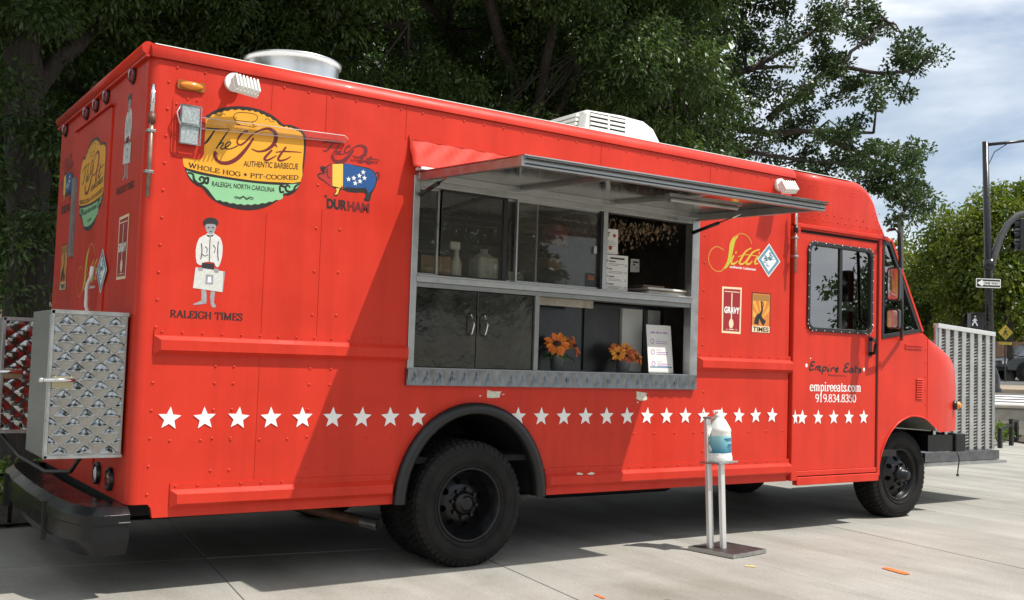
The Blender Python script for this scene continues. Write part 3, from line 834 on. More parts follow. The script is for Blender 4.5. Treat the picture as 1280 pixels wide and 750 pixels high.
# cabinet doors on the left of the lower bay
for x0, x1, hx in ((1.608, 2.052, 2.00), (2.058, 2.486, 2.10)):
    mb = MB(); mb.box(x0, 0.012, 1.204, x1, 0.035, 1.682)
    d_ = mb.build('cabinet_door', DSTEEL, T, bevel=0.003)
    hb = MB(); hb.tube([(hx, 0.012, 1.545), (hx, -0.022, 1.53), (hx + 0.008, -0.03, 1.475), (hx, -0.022, 1.42), (hx, 0.012, 1.405)], 0.0065, 8)
    hb.build('handle', CHROME, d_)
# recess on the right of the lower bay
mb = MB(); mb.box(2.522, 0.27, 1.20, 3.862, 0.285, 1.684); mb.build('recess_back_panel', mat('dark_plexi', (0.012, 0.014, 0.018), 0.18, 0.0, var=0.5, vscale=5, rvar=0.08), T)
mb = MB(); mb.box(3.10, 0.255, 1.21, 3.42, 0.268, 1.66); mb.build('recess_door', mat('dark_panel', (0.03, 0.03, 0.03), 0.3, 0.5, var=0.4, vscale=6), T)
mb = MB(); mb.box(3.43, 0.235, 1.21, 3.62, 0.268, 1.66); mb.build('white_cover', mat('grey_cover', (0.42, 0.42, 0.40), 0.5), T)
mb = MB(); mb.box(3.66, 0.22, 1.21, 3.78, 0.268, 1.66); mb.build('side_cover', ALUD, T)
mb = MB(); mb.box(2.53, 0.10, 1.635, 3.05, 0.13, 1.684); mb.build('shelf_edge', mat('grimy_cream', (0.34, 0.31, 0.25), 0.6, var=0.3, vscale=14), T)
# sliding windows
def pane(x0, x1, y, z0=1.758, z1=2.292, fr_l=True, fr_r=True, fm=ALU, w=0.012):
    mb = MB(); mb.box(x0, y - 0.003, z0, x1, y + 0.003, z1)
    g_ = mb.build('sliding_pane', GLASSK, T)
    fb = MB()
    if fr_l: fb.box(x0 - w / 2, y - 0.012, z0, x0 + w / 2, y + 0.012, z1)
    if fr_r: fb.box(x1 - w / 2, y - 0.012, z0, x1 + w / 2, y + 0.012, z1)
    fb.box(x0, y - 0.010, z0, x1, y + 0.010, z0 + 0.014); fb.box(x0, y - 0.010, z1 - 0.012, x1, y + 0.010, z1)
    fb.build('pane_frame', fm, g_)
xa, xb, xc, xd, xe = W(547, 300, .04)[0], W(628, 300, .04)[0], W(643, 300, .04)[0], W(671, 300, .04)[0], W(746, 300, .04)[0]
pane(1.612, xa, 0.05, fr_l=False)
pane(xa + 0.012, xb, 0.02, fr_l=False, fm=GASKET, w=0.03)
pane(xb + 0.02, xd, 0.05, fr_l=False)
pane(xc, xe, 0.02, fr_r=False)
mb = MB(); mb.box(xe, -0.006, 1.758, xe + 0.018, 0.05, 2.292); mb.build('window_gasket', GASKET, T)
mb = MB(); mb.box(xe + 0.018, -0.012, 1.758, xe + 0.056, 0.055, 2.292); mb.build('window_mullion', ALU, T, bevel=0.003)
mb = MB(); mb.box(xe - 0.05, 0.005, 2.0, xe - 0.025, 0.016, 2.05); mb.build('window_latch', ALU, T)

# --- kitchen inside
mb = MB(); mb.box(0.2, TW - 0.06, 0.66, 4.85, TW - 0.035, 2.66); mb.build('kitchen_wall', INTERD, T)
mb = MB(); mb.box(0.1, 0.04, 0.625, 4.92, TW - 0.04, 0.66); mb.build('kitchen_floor', BLACKD, T)
mb = MB(); mb.box(0.14, 0.04, 0.66, 0.17, TW - 0.06, 2.66); mb.build('kitchen_end_wall', INTER, T)
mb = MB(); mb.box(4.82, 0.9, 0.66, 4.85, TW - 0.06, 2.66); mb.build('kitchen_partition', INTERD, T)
mb = MB(); mb.box(0.4, 1.55, 0.66, 4.4, TW - 0.07, 1.60); mb.build('back_counter', ALUD, T)
mb = MB(); mb.box(0.9, 1.75, 2.1, 2.9, TW - 0.07, 2.12); mb.build('wall_shelf', ALUD, T)
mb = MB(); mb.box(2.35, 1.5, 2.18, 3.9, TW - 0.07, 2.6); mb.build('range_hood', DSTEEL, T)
mb = MB(); mb.box(1.62, 1.15, 1.8, 1.86, 1.4, 2.6); mb.build('shelf_upright', mat('kitchen_tan', (0.26, 0.22, 0.16), 0.6), T)
mb = MB(); mb.box(1.64, 0.165, 1.72, 3.85, 0.285, 1.745); mb.build('inner_sill', ALUD, T)

# --- awning
AX0, AX1, AD = 1.575, 3.935, 1.12
def aw(x, y, dz=0.0):
    t = -y / AD; zt = 2.352 + (-0.062 + 0.026 * (x - AX0) / (AX1 - AX0)) * t
    return Vector((x, y, zt + dz))
mb = MB()
vs = [aw(AX0, -0.005, 0.022), aw(AX1, -0.005, 0.022), aw(AX1 + 0.02, -AD - 0.02, 0.022), aw(AX0, -AD - 0.02, 0.022)]
vs2 = [p - Vector((0, 0, 0.006)) for p in vs]
mb.add(vs + vs2, [(0, 1, 2, 3), (7, 6, 5, 4), (0, 1, 5, 4), (1, 2, 6, 5), (2, 3, 7, 6), (3, 0, 4, 7)])
awn = mb.build('awning', SHEET, T)
awn['label'] = 'raised silver awning panel over the serving window'
def awbar(n, x0, y0, x1, y1, w, h, dz=0.0, mt=ALU):
    b_ = MB(); b_.bar(aw(x0, y0, dz), aw(x1, y1, dz), w, h); return b_.build(n, mt, awn, bevel=0.002)
awbar('side_rail', AX0 + 0.02, -0.02, AX0 + 0.02, -AD, 0.035, 0.05, -0.010)
awbar('side_rail', AX1 - 0.02, -0.02, AX1 - 0.02, -AD, 0.035, 0.05, -0.010)
awbar('outer_rail', AX0, -AD + 0.02, AX1 + 0.01, -AD + 0.02, 0.04, 0.055, -0.010)
awbar('inner_rail', AX0 + 0.04, -AD + 0.13, AX1 - 0.04, -AD + 0.13, 0.05, 0.03, 0.0)
awbar('groove_line', AX0 + 0.02, -AD - 0.012, AX1 + 0.02, -AD - 0.012, 0.02, 0.006, 0.004, GASKET)  # thin dark bars stand in for shaded grooves in the outer rail
awbar('groove_line', AX0 + 0.02, -AD - 0.003, AX1 + 0.0, -AD - 0.003, 0.008, 0.006, -0.022, GASKET)
awbar('hinge_rail', AX0, -0.025, AX1, -0.025, 0.05, 0.04, -0.005)
for xx in (2.34, 3.12):
    awbar('cross_bar', xx, -0.05, xx, -AD + 0.04, 0.045, 0.02, 0.006)
mb = MB(); mb.bar(aw(2.95, -0.72, -0.01), aw(3.55, -0.76, -0.01), 0.05, 0.02); mb.build('lamp_holder', ALU, awn)
mb = MB(); mb.cyl(aw(2.97, -0.72, -0.035), aw(3.53, -0.755, -0.035), 0.014, n=12); mb.build('light_tube', ALU, awn)
def strut(p, q, k=0.52):
    p = Vector(p); q = Vector(q); c = p.lerp(q, k)
    b_ = MB(); b_.cyl(p, c, 0.013, n=12); s_ = b_.build('gas_strut', BLACKM, T)
    b_ = MB(); b_.cyl(c, q, 0.006, n=10); b_.build('piston_rod', CHROME, s_)
sx, sz = W(526, 243, -0.02); strut((sx, -0.02, sz), aw(AX0 + 0.03, -0.42, -0.01))
sx, sz = W(866, 291, -0.02); strut((sx, -0.02, sz), aw(AX1 - 0.03, -0.46, -0.01))
# red rain flap above the hinge, slightly rippled sheet
mb = MB(); mb.smooth = True; nx, nz = 60, 10; vs = []
for j in range(nz + 1):
    for i in range(nx + 1):
        t = j / nz; x = 1.522 + (3.955 - 1.522) * i / nx
        z = 2.572 - 0.185 * t
        rp = 0.013 * math.sin((x * 1.0 + t * 0.16) * 2 * math.pi / 0.155) * math.sin(math.pi * min(1, t * 1.3 + 0.05)) * min(1, t * 4)
        vs.append((x, -0.004 - 0.070 * t + rp, z))
mb.add(vs, [(j * (nx + 1) + i, j * (nx + 1) + i + 1, (j + 1) * (nx + 1) + i + 1, (j + 1) * (nx + 1) + i) for j in range(nz) for i in range(nx)])
fl = mb.build('rain_flap', REDW, T)
b = fl.modifiers.new('solid', 'SOLIDIFY'); b.thickness = 0.003
mb = MB(); mb.box(1.52, -0.010, 2.56, 3.96, -0.001, 2.585); mb.build('flap_strip', RED, T)
mb = MB(); mb.box(1.57, -0.082, 2.378, 3.94, -0.010, 2.394); mb.build('flap_angle', mat('white_angle', (0.75, 0.75, 0.74), 0.4), T)

# --- pipes at the two ends of the kitchen body (awning hold-open rods)
def hold_rod(x, y, z0, z1, band):
    b_ = MB(); b_.cyl((x, y, z0), (x, y, z1 - 0.16), 0.011, n=10); r_ = b_.build('hold_open_rod', mat('weathered_rod', (0.30, 0.20, 0.16), 0.45, 0.6, var=0.3, vscale=20), T)
    b_ = MB(); b_.cyl((x, y, z1 - 0.15), (x, y, z1), 0.013, 0.011, 10); b_.build('rod_end', CHROME, r_)
    b_ = MB(); b_.cyl((x, y, z1 - 0.20), (x, y, z1 - 0.15), 0.019, n=12); b_.build('rod_collar', band, r_)
    for zz in (z1 - 0.24, z0 + 0.13):
        b_ = MB(); b_.box(x - 0.022, y - 0.014, zz - 0.008, x + 0.022, y + 0.03, zz + 0.008); b_.build('rod_clip', ALU, r_, bevel=0.003)
xr, zr0 = W(185, 246, -0.03); xr2, zr1 = W(190, 105, -0.03)
hold_rod(xr2 + 0.01, -0.025, zr0, zr1, mat('brown_band', (0.12, 0.05, 0.03), 0.5))
xr, zr0 = W(994, 341, -0.055); zr1 = W(995, 262, -0.055)[1]
hold_rod(xr, -0.055, zr0, zr1 + 0.02, BLACKM)

# --- side lamps
mb = MB(); x0, z0 = W(221, 113, -0.0); x1, z1 = W(257, 105, -0.0)
plate_mb(mb, SIDE, [rrect(0.142, 2.622, 0.288, 2.672, 0.012)], 0.0, 0.012)
ml = mb.build('marker_lamp', mat('amber_base', (0.30, 0.09, 0.01), 0.4), T)
mb = MB(); mb.sphere((0.215, -0.012, 2.647), 1.0, 16, 8, (0.062, 0.022, 0.021)); mb.build('lens', AMBER, ml)
def flood_lamp(x, z, mir=1):
    b_ = MB(); b_.cyl((x, 0.0, z), (x, -0.03, z), 0.05, n=24); b_.cyl((x, -0.03, z), (x, -0.10, z - 0.012), 0.018, n=12)
    l_ = b_.build('flood_lamp', WHITEP, T)
    M = Matrix.Translation((x + 0.03 * mir, -0.125, z - 0.035)) @ Matrix.Rotation(rad(58), 4, 'X') @ Matrix.Rotation(rad(8 * mir), 4, 'Y')
    b_ = MB(); b_.box(-0.07, -0.045, -0.028, 0.07, 0.045, 0.0, M); b_.build('lamp_head', WHITEP, l_, bevel=0.004)
    b_ = MB()
    for k in range(7): b_.box(-0.066 + k * 0.0205, -0.043, 0.001, -0.058 + k * 0.0205, 0.043, 0.03, M)
    b_.build('cooling_fins', WHITEP, l_)
flood_lamp(0.437, 2.705); flood_lamp(4.78, 2.69, -1)

# --- folding bracket with a clear acrylic arm
plate('bracket_backing', SIDE, [rrect(0.125, 2.265, 0.30, 2.592, 0.035)], 0.0, 0.004, RED, T)
GRIP = mat('grip_tape', (0.40, 0.44, 0.44), 0.45, 0.6, var=0.35, vscale=90)
br = plate('hinge_plate', SIDE, [rect(0.166, 2.440, 0.262, 2.538)], 0.008, 0.03, GRIP, T, 0.003)
plate('hinge_plate', SIDE, [rect(0.166, 2.335, 0.262, 2.434)], 0.006, 0.024, GRIP, T, 0.003)
mb = MB()
for z0, z1 in ((2.440, 2.538), (2.335, 2.434)):
    for a, b_ in (((0.16, z0), (0.16, z1)), ((0.268, z0), (0.268, z1)), ((0.16, z1), (0.268, z1)), ((0.16, z0), (0.268, z0))): mb.bar((a[0], -0.03, a[1]), (b_[0], -0.03, b_[1]), 0.006)
mb.tube([(0.16, -0.03, 2.535), (0.14, -0.035, 2.49), (0.155, -0.035, 2.44), (0.166, -0.03, 2.43)], 0.004, 8)
mb.build('hinge_edge', CHROME, br)
xA, zA = W(248, 152, -0.04); xB, zB = W(437, 175, -0.04)
arm = MB(); arm.add([(0.27, -0.012, zA + 0.03), (xB - 0.02, -0.012, zB + 0.026), (xB, -0.012, zB + 0.012), (xB - 0.01, -0.012, zB - 0.012), (0.27, -0.012, zA - 0.03)], [(0, 1, 2, 3, 4)])
ac = arm.build('acrylic_arm', ACRY, T); b = ac.modifiers.new('s', 'SOLIDIFY'); b.thickness = 0.006
mb = MB(); mb.tube([(0.27, -0.016, zA + 0.03), (xB - 0.02, -0.016, zB + 0.026), (xB, -0.016, zB + 0.012), (xB - 0.01, -0.016, zB - 0.012), (0.27, -0.016, zA - 0.03)], 0.0022, 6); mb.build('arm_edge', ACRYE, ac)

# --- roof equipment
mb = MB()
mb.lathe([(0.288, 0.05), (0.290, 0.26), (0.293, 0.30), (0.300, 0.318), (0.309, 0.325), (0.309, 0.336), (0.298, 0.334), (0.284, 0.29), (0.28, 0.13), (0.10, 0.10)], (1.09, 0.8, 2.78), 'z', 56)
fan = mb.build('exhaust_fan', mat('spun_aluminium', (0.66, 0.67, 0.68), 0.3, 0.95, var=0.05, vscale=3, stretch=(1, 1, 40)), T)
mb = MB(); mb.box(0.8, 0.5, 2.87, 1.38, 1.1, 2.89); mb.build('fan_curb', ALU, fan)
mb = MB(); mb.box(0.87, 0.575, 3.11, 0.93, 0.58, 3.15); 
ACW = mat('off_white_shell', (0.74, 0.73, 0.68), 0.45, var=0.05, vscale=6)
prof = [(3.30, 2.885), (3.33, 3.145), (3.36, 3.165), (3.70, 3.175), (3.92, 3.165), (4.02, 3.12), (4.09, 3.03), (4.115, 2.885)]
mb = MB(); acy0, acy1 = 0.60, 1.72
k = len(prof)
vs = []
for yy, ins in ((acy0 + 0.0, 0.012), (acy0 + 0.03, 0.0), (acy1 - 0.03, 0.0), (acy1, 0.012)):
    for (a, b_) in prof: vs.append((a + (ins if a < 3.5 else -ins), yy, b_ - (ins if b_ > 2.95 else 0)))
mb.smooth = False
mb.add(vs, [(r_ * k + i, r_ * k + i + 1, (r_ + 1) * k + i + 1, (r_ + 1) * k + i) for r_ in range(3) for i in range(k - 1)])
mb.add(vs[:k], [tuple(range(k))]); mb.add(vs[-k:], [tuple(range(k))])
acu = mb.build('air_conditioner', ACW, T, bevel=0.01, bseg=2)
mb = MB(); mb.box(3.375, acy0 - 0.004, 2.90, 3.715, acy0 + 0.02, 3.145); mb.box(3.308, acy0 + 0.08, 2.90, 3.325, acy1 - 0.1, 3.13); mb.build('grille_recess', BLACKD, acu)
for i in range(7):
    zz = 2.915 + i * 0.0335
    mb = MB(); mb.box(3.37, acy0 - 0.012, zz, 3.72, acy0 + 0.002, zz + 0.019); mb.build('louvre', ACW, acu)
    mb = MB(); o_ = 0.004 * i
    mb.box(3.270 + o_, acy0 + 0.07, zz - 0.004, 3.300 + o_, acy1 - 0.09, zz + 0.020); mb.build('louvre', ACW, acu)
mb = MB(); mb.box(3.537, acy0 - 0.016, 2.90, 3.552, acy0, 3.15); mb.build('grille_bar', ACW, acu)

# --- rear: door, lamps, cabinets, bumper
plate('rear_door', REAR, [rrect(-1.70, 0.60, -0.735, 2.645, 0.03)], 0.0, 0.010, RED, T, 0.003)
mb = MB(); mb.bar((-0.02, 1.62, 1.83), (-0.02, 1.62, 2.34), 0.02, 0.06, (0, 1, 0)); mb.build('door_hinge', ALUD, T)
mb = MB(); mb.bar((-0.016, 1.7, 2.655), (-0.016, 0.735, 2.655), 0.02, 0.012); mb.build('door_drip_strip', RED, T)
mb = MB(); yy, zz = 0.93, 1.56
mb.tube([(-0.02, 0.935, 1.40), (-0.05, 0.935, 1.50), (-0.05, 0.935, 1.60), (-0.05, 0.90, 1.635), (-0.05, 0.845, 1.66), (-0.05, 0.83, 1.72)], 0.011, 10); mb.build('door_grab_handle', WHITEP, T)
for yy in (0.317, 0.912, 1.179, 1.446, 2.088):
    mb = MB(); mb.cyl((0.0, yy, 2.735), (-0.012, yy, 2.735), 0.05, n=20); l_ = mb.build('clearance_lamp', BLACKM, T)
    mb = MB(); mb.sphere((-0.012, yy, 2.735), 0.043, 14, 8, (0.5, 1, 1)); mb.build('lens', REDL, l_)
for yy in (0.62, 0.33):
    mb = MB(); mb.lathe([(0.062, 0.0), (0.062, -0.02), (0.045, -0.022), (0.04, -0.012), (0.0, -0.012)], (0.0, yy, 0.565), 'x', 24); l_ = mb.build('tail_lamp', BLACKM, T)
    mb = MB(); mb.sphere((-0.012, yy, 0.565), 0.04, 14, 8, (0.35, 1, 1)); mb.build('lens', WHITEP if yy > 0.5 else REDL, l_)
def rear_cabinet(y0, y1, x0, x1, z0, z1, nm):
    b_ = MB(); b_.box(x0, y0, z0, x1, y1, z1); c_ = b_.build('rear_cabinet', mat('brushed_cabinet', (0.42, 0.43, 0.42), 0.38, 0.9, var=0.25, vscale=30, stretch=(1, 1, 14), rvar=0.1), T, bevel=0.004)
    c_['label'] = nm
    f_ = Frame((0, y0 - 0.003, 0), (1, 0, 0), (0, 0, 1), (0, -1, 0))
    b_ = MB(); quilt(b_, f_, x0 + 0.02, x1 - 0.015, z0 + 0.02, z1 - 0.02, 0.116, 0.092, 0.0075, 12, 0.006, 0.6)
    b_.build('quilted_door', STEEL, c_, weld=True)
    b_ = MB()
    for a in ((x0 + 0.004, z0, x0 + 0.018, z1), (x0, z1 - 0.016, x1, z1 + 0.004), (x0, z0 - 0.002, x1, z0 + 0.012)): b_.box(a[0], y0 - 0.012, a[1], a[2], y0, a[3])
    b_.build('door_trim', ALU, c_)
    zz = (z0 + z1) / 2 + 0.01
    b_ = MB(); b_.box(x0 + 0.02, y0 - 0.019, zz - 0.03, x0 + 0.12, y0 - 0.012, zz + 0.03); l_ = b_.build('latch_plate', mat('brass_plate', (0.45, 0.40, 0.26), 0.35, 0.9), c_)
    b_ = MB(); b_.cyl((x0 - 0.03, y0 - 0.028, zz + 0.01), (x0 + 0.125, y0 - 0.028, zz + 0.01), 0.010, n=12); b_.sphere((x0 - 0.03, y0 - 0.028, zz + 0.01), 0.014); b_.build('latch_bolt', CHROME, l_)
    b_ = MB()
    for k in range(4): b_.sphere((x0 + 0.035 + 0.025 * k, y0 - 0.02, zz + 0.024), 0.004, 6, 4)
    b_.build('latch_screws', CHROME, l_)
    return c_
rear_cabinet(0.10, 0.58, -0.385, -0.012, 0.705, 1.437, 'rear cabinet on the near corner with quilted steel door')
rear_cabinet(1.55, 2.05, -0.395, -0.012, 0.72, 1.423, 'rear cabinet on the far corner reflecting red paint')
mb = MB(); mb.tube([(-0.36, 1.6, 0.71), (-0.30, 1.3, 0.60), (-0.22, 0.9, 0.55), (-0.15, 0.6, 0.58), (-0.12, 0.45, 0.70)], 0.012, 8); mb.build('power_cable', BLACKP, T)
# bumper: folded black steel channel with swept ends
def bump_path(o):
    return [(0.015, -0.035 - o * 0), (-0.16, -0.03 - o * 0.2), (-0.245, 0.13), (-0.285, 0.42), (-0.295, 0.95), (-0.29, TW - 0.95), (-0.27, TW - 0.42), (-0.235, TW - 0.12), (-0.16, TW + 0.03), (0.015, TW + 0.035)]
pa = smooth_pts(bump_path(0), 7)
mb = MB(); secs = []
for i, (x, y) in enumerate(pa):
    a = np.array(pa[max(i - 1, 0)]); b_ = np.array(pa[min(i + 1, len(pa) - 1)]); d = (b_ - a) / np.hypot(*(b_ - a)); nn = np.array((-d[1], d[0]))
    inw = nn if (nn @ (np.array((0.2, TW / 2)) - np.array((x, y)))) > 0 else -nn
    pr = [(0.20, 0.472), (0.05, 0.465), (0.0, 0.43), (0.0, 0.385), (0.006, 0.378), (0.004, 0.30), (0.05, 0.225), (0.14, 0.225)]
    secs.append([(x + inw[0] * q, y + inw[1] * q, z) for q, z in pr])
loft(mb, secs, smooth=False, caps=True)
bm_ = mb.build('rear_bumper', BUMPER, T, bevel=0.006, bseg=2)
for yy in (0.5, TW - 0.5):
    mb = MB(); mb.box(-0.298, yy - 0.012, 0.24, -0.272, yy + 0.012, 0.44); mb.build('bumper_strap', BLACKP, bm_)
mb = MB(); mb.bar((-0.10, -0.036, 0.392), (0.015, -0.04, 0.392), 0.004, 0.004); mb.build('bumper_scratch', ALU, bm_)
mb = MB(); mb.box(0.0, 0.1, 0.40, 0.14, TW - 0.1, 0.47); mb.build('bumper_mount', BLACKD, T)

# ------------------------------------------------------------------ cab
# cab roof cap: loft of sections that drops forward
def cap_section(x, zt, inset):
    return roof_section(x, zt, inset, zlow=2.40, crown=0.03 * max(0, min(1, (zt - 2.45) / 0.4)), r=min(0.085, max(0.01, (zt - 2.41) * 0.5)))
secs = [cap_section(4.985, 2.855, 0.012), cap_section(5.4, 2.855, 0.012), cap_section(5.70, 2.855, 0.012), cap_section(5.79, 2.85, 0.013), cap_section(5.86, 2.832, 0.016), cap_section(5.93, 2.795, 0.02), cap_section(5.99, 2.735, 0.024), cap_section(6.06, 2.60, 0.028), cap_section(6.135, 2.455, 0.03), cap_section(6.15, 2.415, 0.03)]
mb = MB(); loft(mb, secs, caps=True)
mb.build('cab_roof', RED, T, shade=None)
mb = MB(); mb.box(4.985, -0.022, 2.385, 6.145, 0.03, 2.415); mb.box(5.03, -0.012, 2.372, 6.03, 0.03, 2.385); mb.build('door_track_rail', RED, T, bevel=0.003)
mb = MB(); mb.box(5.03, 0.004, 2.352, 6.03, 0.02, 2.372); mb.build('track_gap', BLACKD, T)
mb = MB(); mb.box(4.958, -0.022, 0.40, 5.028, 0.05, 2.386); mb.build('door_post', RED, T, bevel=0.004)
mb = MB(); mb.box(4.94, 0.03, 2.38, 4.99, TW - 0.03, 2.80); mb.build('bulkhead_frame', RED, T)
# sliding cab door with window
dwo = rrect(5.135, 1.572, 5.962, 2.292, 0.075, 6)
dwi = rrect(5.168, 1.606, 5.929, 2.258, 0.05, 6)
dwh = rrect(5.150, 1.588, 5.946, 2.275, 0.06, 6)
door = plate('cab_door', SIDE, [rect(5.032, 0.475, 6.022, 2.350), dwh], -0.03, 0.0, RED, T)
plate('window_gasket', SIDE, [dwo, dwi], -0.035, 0.014, GASKET, door, 0.004)
plate('window_pane', SIDE, [dwi], -0.012, -0.006, GLASSD, door)
mb = MB(); mb.box(5.530, -0.006, 1.60, 5.562, 0.012, 2.265); mb.build('window_bar', GASKET, door)
mb = MB()
for i in range(len(dwo)):
    if i % 2 == 0: mb.sphere((dwo[i][0], -0.014, dwo[i][1]), 0.006, 6, 4)
for t in np.linspace(0.12, 0.88, 7):
    mb.sphere((5.135 + t * 0.827, -0.014, 2.284), 0.006, 6, 4); mb.sphere((5.135 + t * 0.827, -0.014, 1.58), 0.006, 6, 4)
    mb.sphere((5.143, -0.014, 1.572 + t * 0.72), 0.006, 6, 4); mb.sphere((5.954, -0.014, 1.572 + t * 0.72), 0.006, 6, 4)
mb.build('window_screws', CHROME, door)
hx, hz = W(1091, 433, -0.03)
mb = MB(); mb.box(hx - 0.02, -0.006, hz - 0.085, hx + 0.03, 0.0, hz + 0.085); mb.build('handle_plate', BLACKP, door, bevel=0.005)
mb = MB(); mb.tube([(hx, -0.006, hz + 0.06), (hx, -0.05, hz + 0.055), (hx + 0.004, -0.055, hz), (hx, -0.05, hz - 0.055), (hx, -0.006, hz - 0.06)], 0.016, 10); mb.build('door_handle', BLACKP, door)
mb = MB(); mb.box(6.022, -0.004, 0.475, 6.032, 0.0, 2.35); mb.build('door_edge_seal', GASKET, T)
mb = MB(); mb.box(5.03, -0.012, 0.432, 6.03, 0.03, 0.472); mb.box(5.03, -0.02, 0.362, 6.05, 0.03, 0.425); mb.build('step_sill', RED, T, bevel=0.004)
mb = MB(); mb.box(5.03, -0.004, 0.425, 6.03, 0.028, 0.432); mb.box(5.03, 0.001, 0.471, 6.03, 0.02, 0.476); mb.build('sill_gap', BLACKD, T)
# cab side panel with front wheel arch and quarter window
farch = arch_pts(6.565, 0.37, 0.505, 0.525, 26)
fa = [(a, b_) for a, b_ in farch if a <= 6.75]
za = 0.37 + 0.525 * math.sqrt(max(0, 1 - ((6.75 - 6.565) / 0.505) ** 2))
qwo = [(6.096, 1.545), (6.648, 1.628), (6.198, 2.378), (6.096, 2.384)]
qwi = [(6.122, 1.580), (6.60, 1.650), (6.184, 2.345), (6.122, 2.350)]
cs_out = [(6.032, 0.362)] + fa + [(6.75, za), (6.75, 1.578), (6.672, 1.618), (6.215, 2.386), (6.032, 2.386)]
plate('cab_side_panel', SIDE, [cs_out, qwo], -0.03, 0.0, RED, T)
qg = plate('quarter_window_frame', SIDE, [qwo, qwi], -0.03, 0.006, GASKET, T)
plate('quarter_window_pane', SIDE, [qwi], -0.016, -0.010, GLASSD, qg)
mb = MB(); mb.box(6.365, -0.004, 1.60, 6.39, 0.01, 2.02); mb.build('quarter_window_bar', GASKET, qg)
mb = MB(); mb.box(6.035, -0.014, 0.40, 6.075, 0.0, 2.386); mb.build('a_pillar', RED, T, bevel=0.005)
mb = MB()
fw_ = [p for p in farch if p[0] <= 6.94]
loft(mb, [[(p[0], 0.004, p[1]) for p in fw_], [(p[0], 0.62, p[1]) for p in fw_]]); mb.build('front_wheel_well', mat('wheel_well_grey', (0.10, 0.095, 0.085), 0.8, var=0.3, vscale=8), T)
mb = MB(); mb.tube([(p[0], -0.004, p[1]) for p in fa], 0.008, 6); mb.build('arch_lip', RED, T)
# far cab side
plate('cab_side_panel', FARS, [[(4.97, 0.45), (6.05, 0.45)] + arch_pts(6.565, 0.45, 0.5, 0.45, 16)[0:12] + [(6.75, 0.85), (6.75, 1.578), (6.672, 1.618), (6.215, 2.386), (4.97, 2.386)], rrect(5.15, 1.588, 5.946, 2.275, 0.06), qwo], -0.03, 0.0, RED, T)
plate('window_pane', FARS, [rrect(5.15, 1.588, 5.946, 2.275, 0.06)], -0.012, -0.006, GLASSD, T)
plate('quarter_window_pane', FARS, [qwo], -0.012, -0.006, GLASSD, T)
# windscreen
mb = MB(); mb.add([(6.668, 0.06, 1.64), (6.668, TW - 0.06, 1.64), (6.215, TW - 0.06, 2.385), (6.215, 0.06, 2.385)], [(0, 1, 2, 3)])
ws = mb.build('windscreen', GLASSD, T)
mb = MB()
for a, b_ in (((6.668, 0.03, 1.625), (6.212, 0.03, 2.39)), ((6.668, TW - 0.03, 1.625), (6.212, TW - 0.03, 2.39)), ((6.44, TW / 2, 2.01), (6.44, TW / 2, 2.011))): mb.bar(a, b_, 0.06, 0.05)
mb.bar((6.215, 0.03, 2.39), (6.215, TW - 0.03, 2.39), 0.05, 0.05); mb.build('windscreen_frame', RED, ws, bevel=0.006)
mb = MB(); mb.bar((6.672, TW / 2, 1.62), (6.215, TW / 2, 2.39), 0.03, 0.03); mb.build('windscreen_divider', GASKET, ws)
mb = MB()
for y0 in (0.35, 1.3): mb.tube([(6.70, y0, 1.62), (6.69, y0 + 0.1, 1.66), (6.50, y0 + 0.45, 1.98)], 0.007, 6)
mb.build('wipers', BLACKM, ws)
# nose
def nose_ring(z, a, bq=0.36, zfun=None, n=12):
    pts = []
    for i in range(n + 1):
        th = rad(90 * i / n); pts.append((6.75 + a * math.sin(th), bq * (1 - math.cos(th)), z))
    pts2 = [(x, TW - y, z_) for x, y, z_ in reversed(pts)]
    return pts + pts2
def azb(x): return max(0.745, 0.37 + 0.525 * math.sqrt(max(0.0, 1 - ((x - 6.565) / 0.505) ** 2)) if x < 7.06 else 0.745)
levels = [(0.75, 0.82), (0.80, 0.828), (0.95, 0.83), (1.15, 0.825), (1.30, 0.80), (1.36, 0.765), (1.41, 0.69), (1.455, 0.575), (1.50, 0.42), (1.54, 0.25), (1.565, 0.11), (1.578, 0.0)]
secs = []
for z, a in levels:
    r_ = nose_ring(z, a, 0.36 * (0.45 + 0.55 * min(1, a / 0.8)) if a > 0 else 0.12)
    secs.append([(x, y, max(zz, azb(x))) for x, y, zz in r_])
mb = MB(); loft(mb, secs); 
mb.add([(6.75, 0.0, 1.578), (6.75, TW, 1.578), (6.672, TW - 0.0, 1.618), (6.672, 0.0, 1.618)], [(0, 1, 2, 3)])
nose = mb.build('nose', RED, T)
mb = MB(); mb.box(6.748, -0.003, 0.87, 6.752, 0.0, 1.575); mb.build('fender_seam', RED, T)
mb = MB()
for i in range(9): mb.add([(6.585, -0.001, 1.04 + i * 0.0205), (6.675, -0.001, 1.04 + i * 0.0205), (6.675, -0.012, 1.045 + i * 0.0205), (6.585, -0.012, 1.045 + i * 0.0205), (6.585, -0.001, 1.056 + i * 0.0205), (6.675, -0.001, 1.056 + i * 0.0205)], [(0, 1, 2, 3), (3, 2, 5, 4), (0, 3, 4), (1, 5, 2)])
mb.build('side_louvres', RED, T)
mb = MB(); mb.box(6.42, -0.008, 1.50, 6.66, 0.0, 1.512); mb.box(6.42, -0.008, 1.475, 6.66, 0.0, 1.485); mb.build('cowl_trim', RED, T)
th = rad(40); nx_, ny_ = 6.75 + 0.83 * math.sin(th), 0.36 * (1 - math.cos(th))
mb = MB(); mb.cyl((nx_ - 0.01, ny_ + 0.02, 0.985), (nx_ + 0.016, ny_ - 0.024, 0.985), 0.042, n=18); ml = mb.build('marker_lamp', BLACKM, T)
mb = MB(); mb.sphere((nx_ + 0.018, ny_ - 0.026, 0.985), 0.036, 14, 8); mb.build('lens', AMBER, ml)
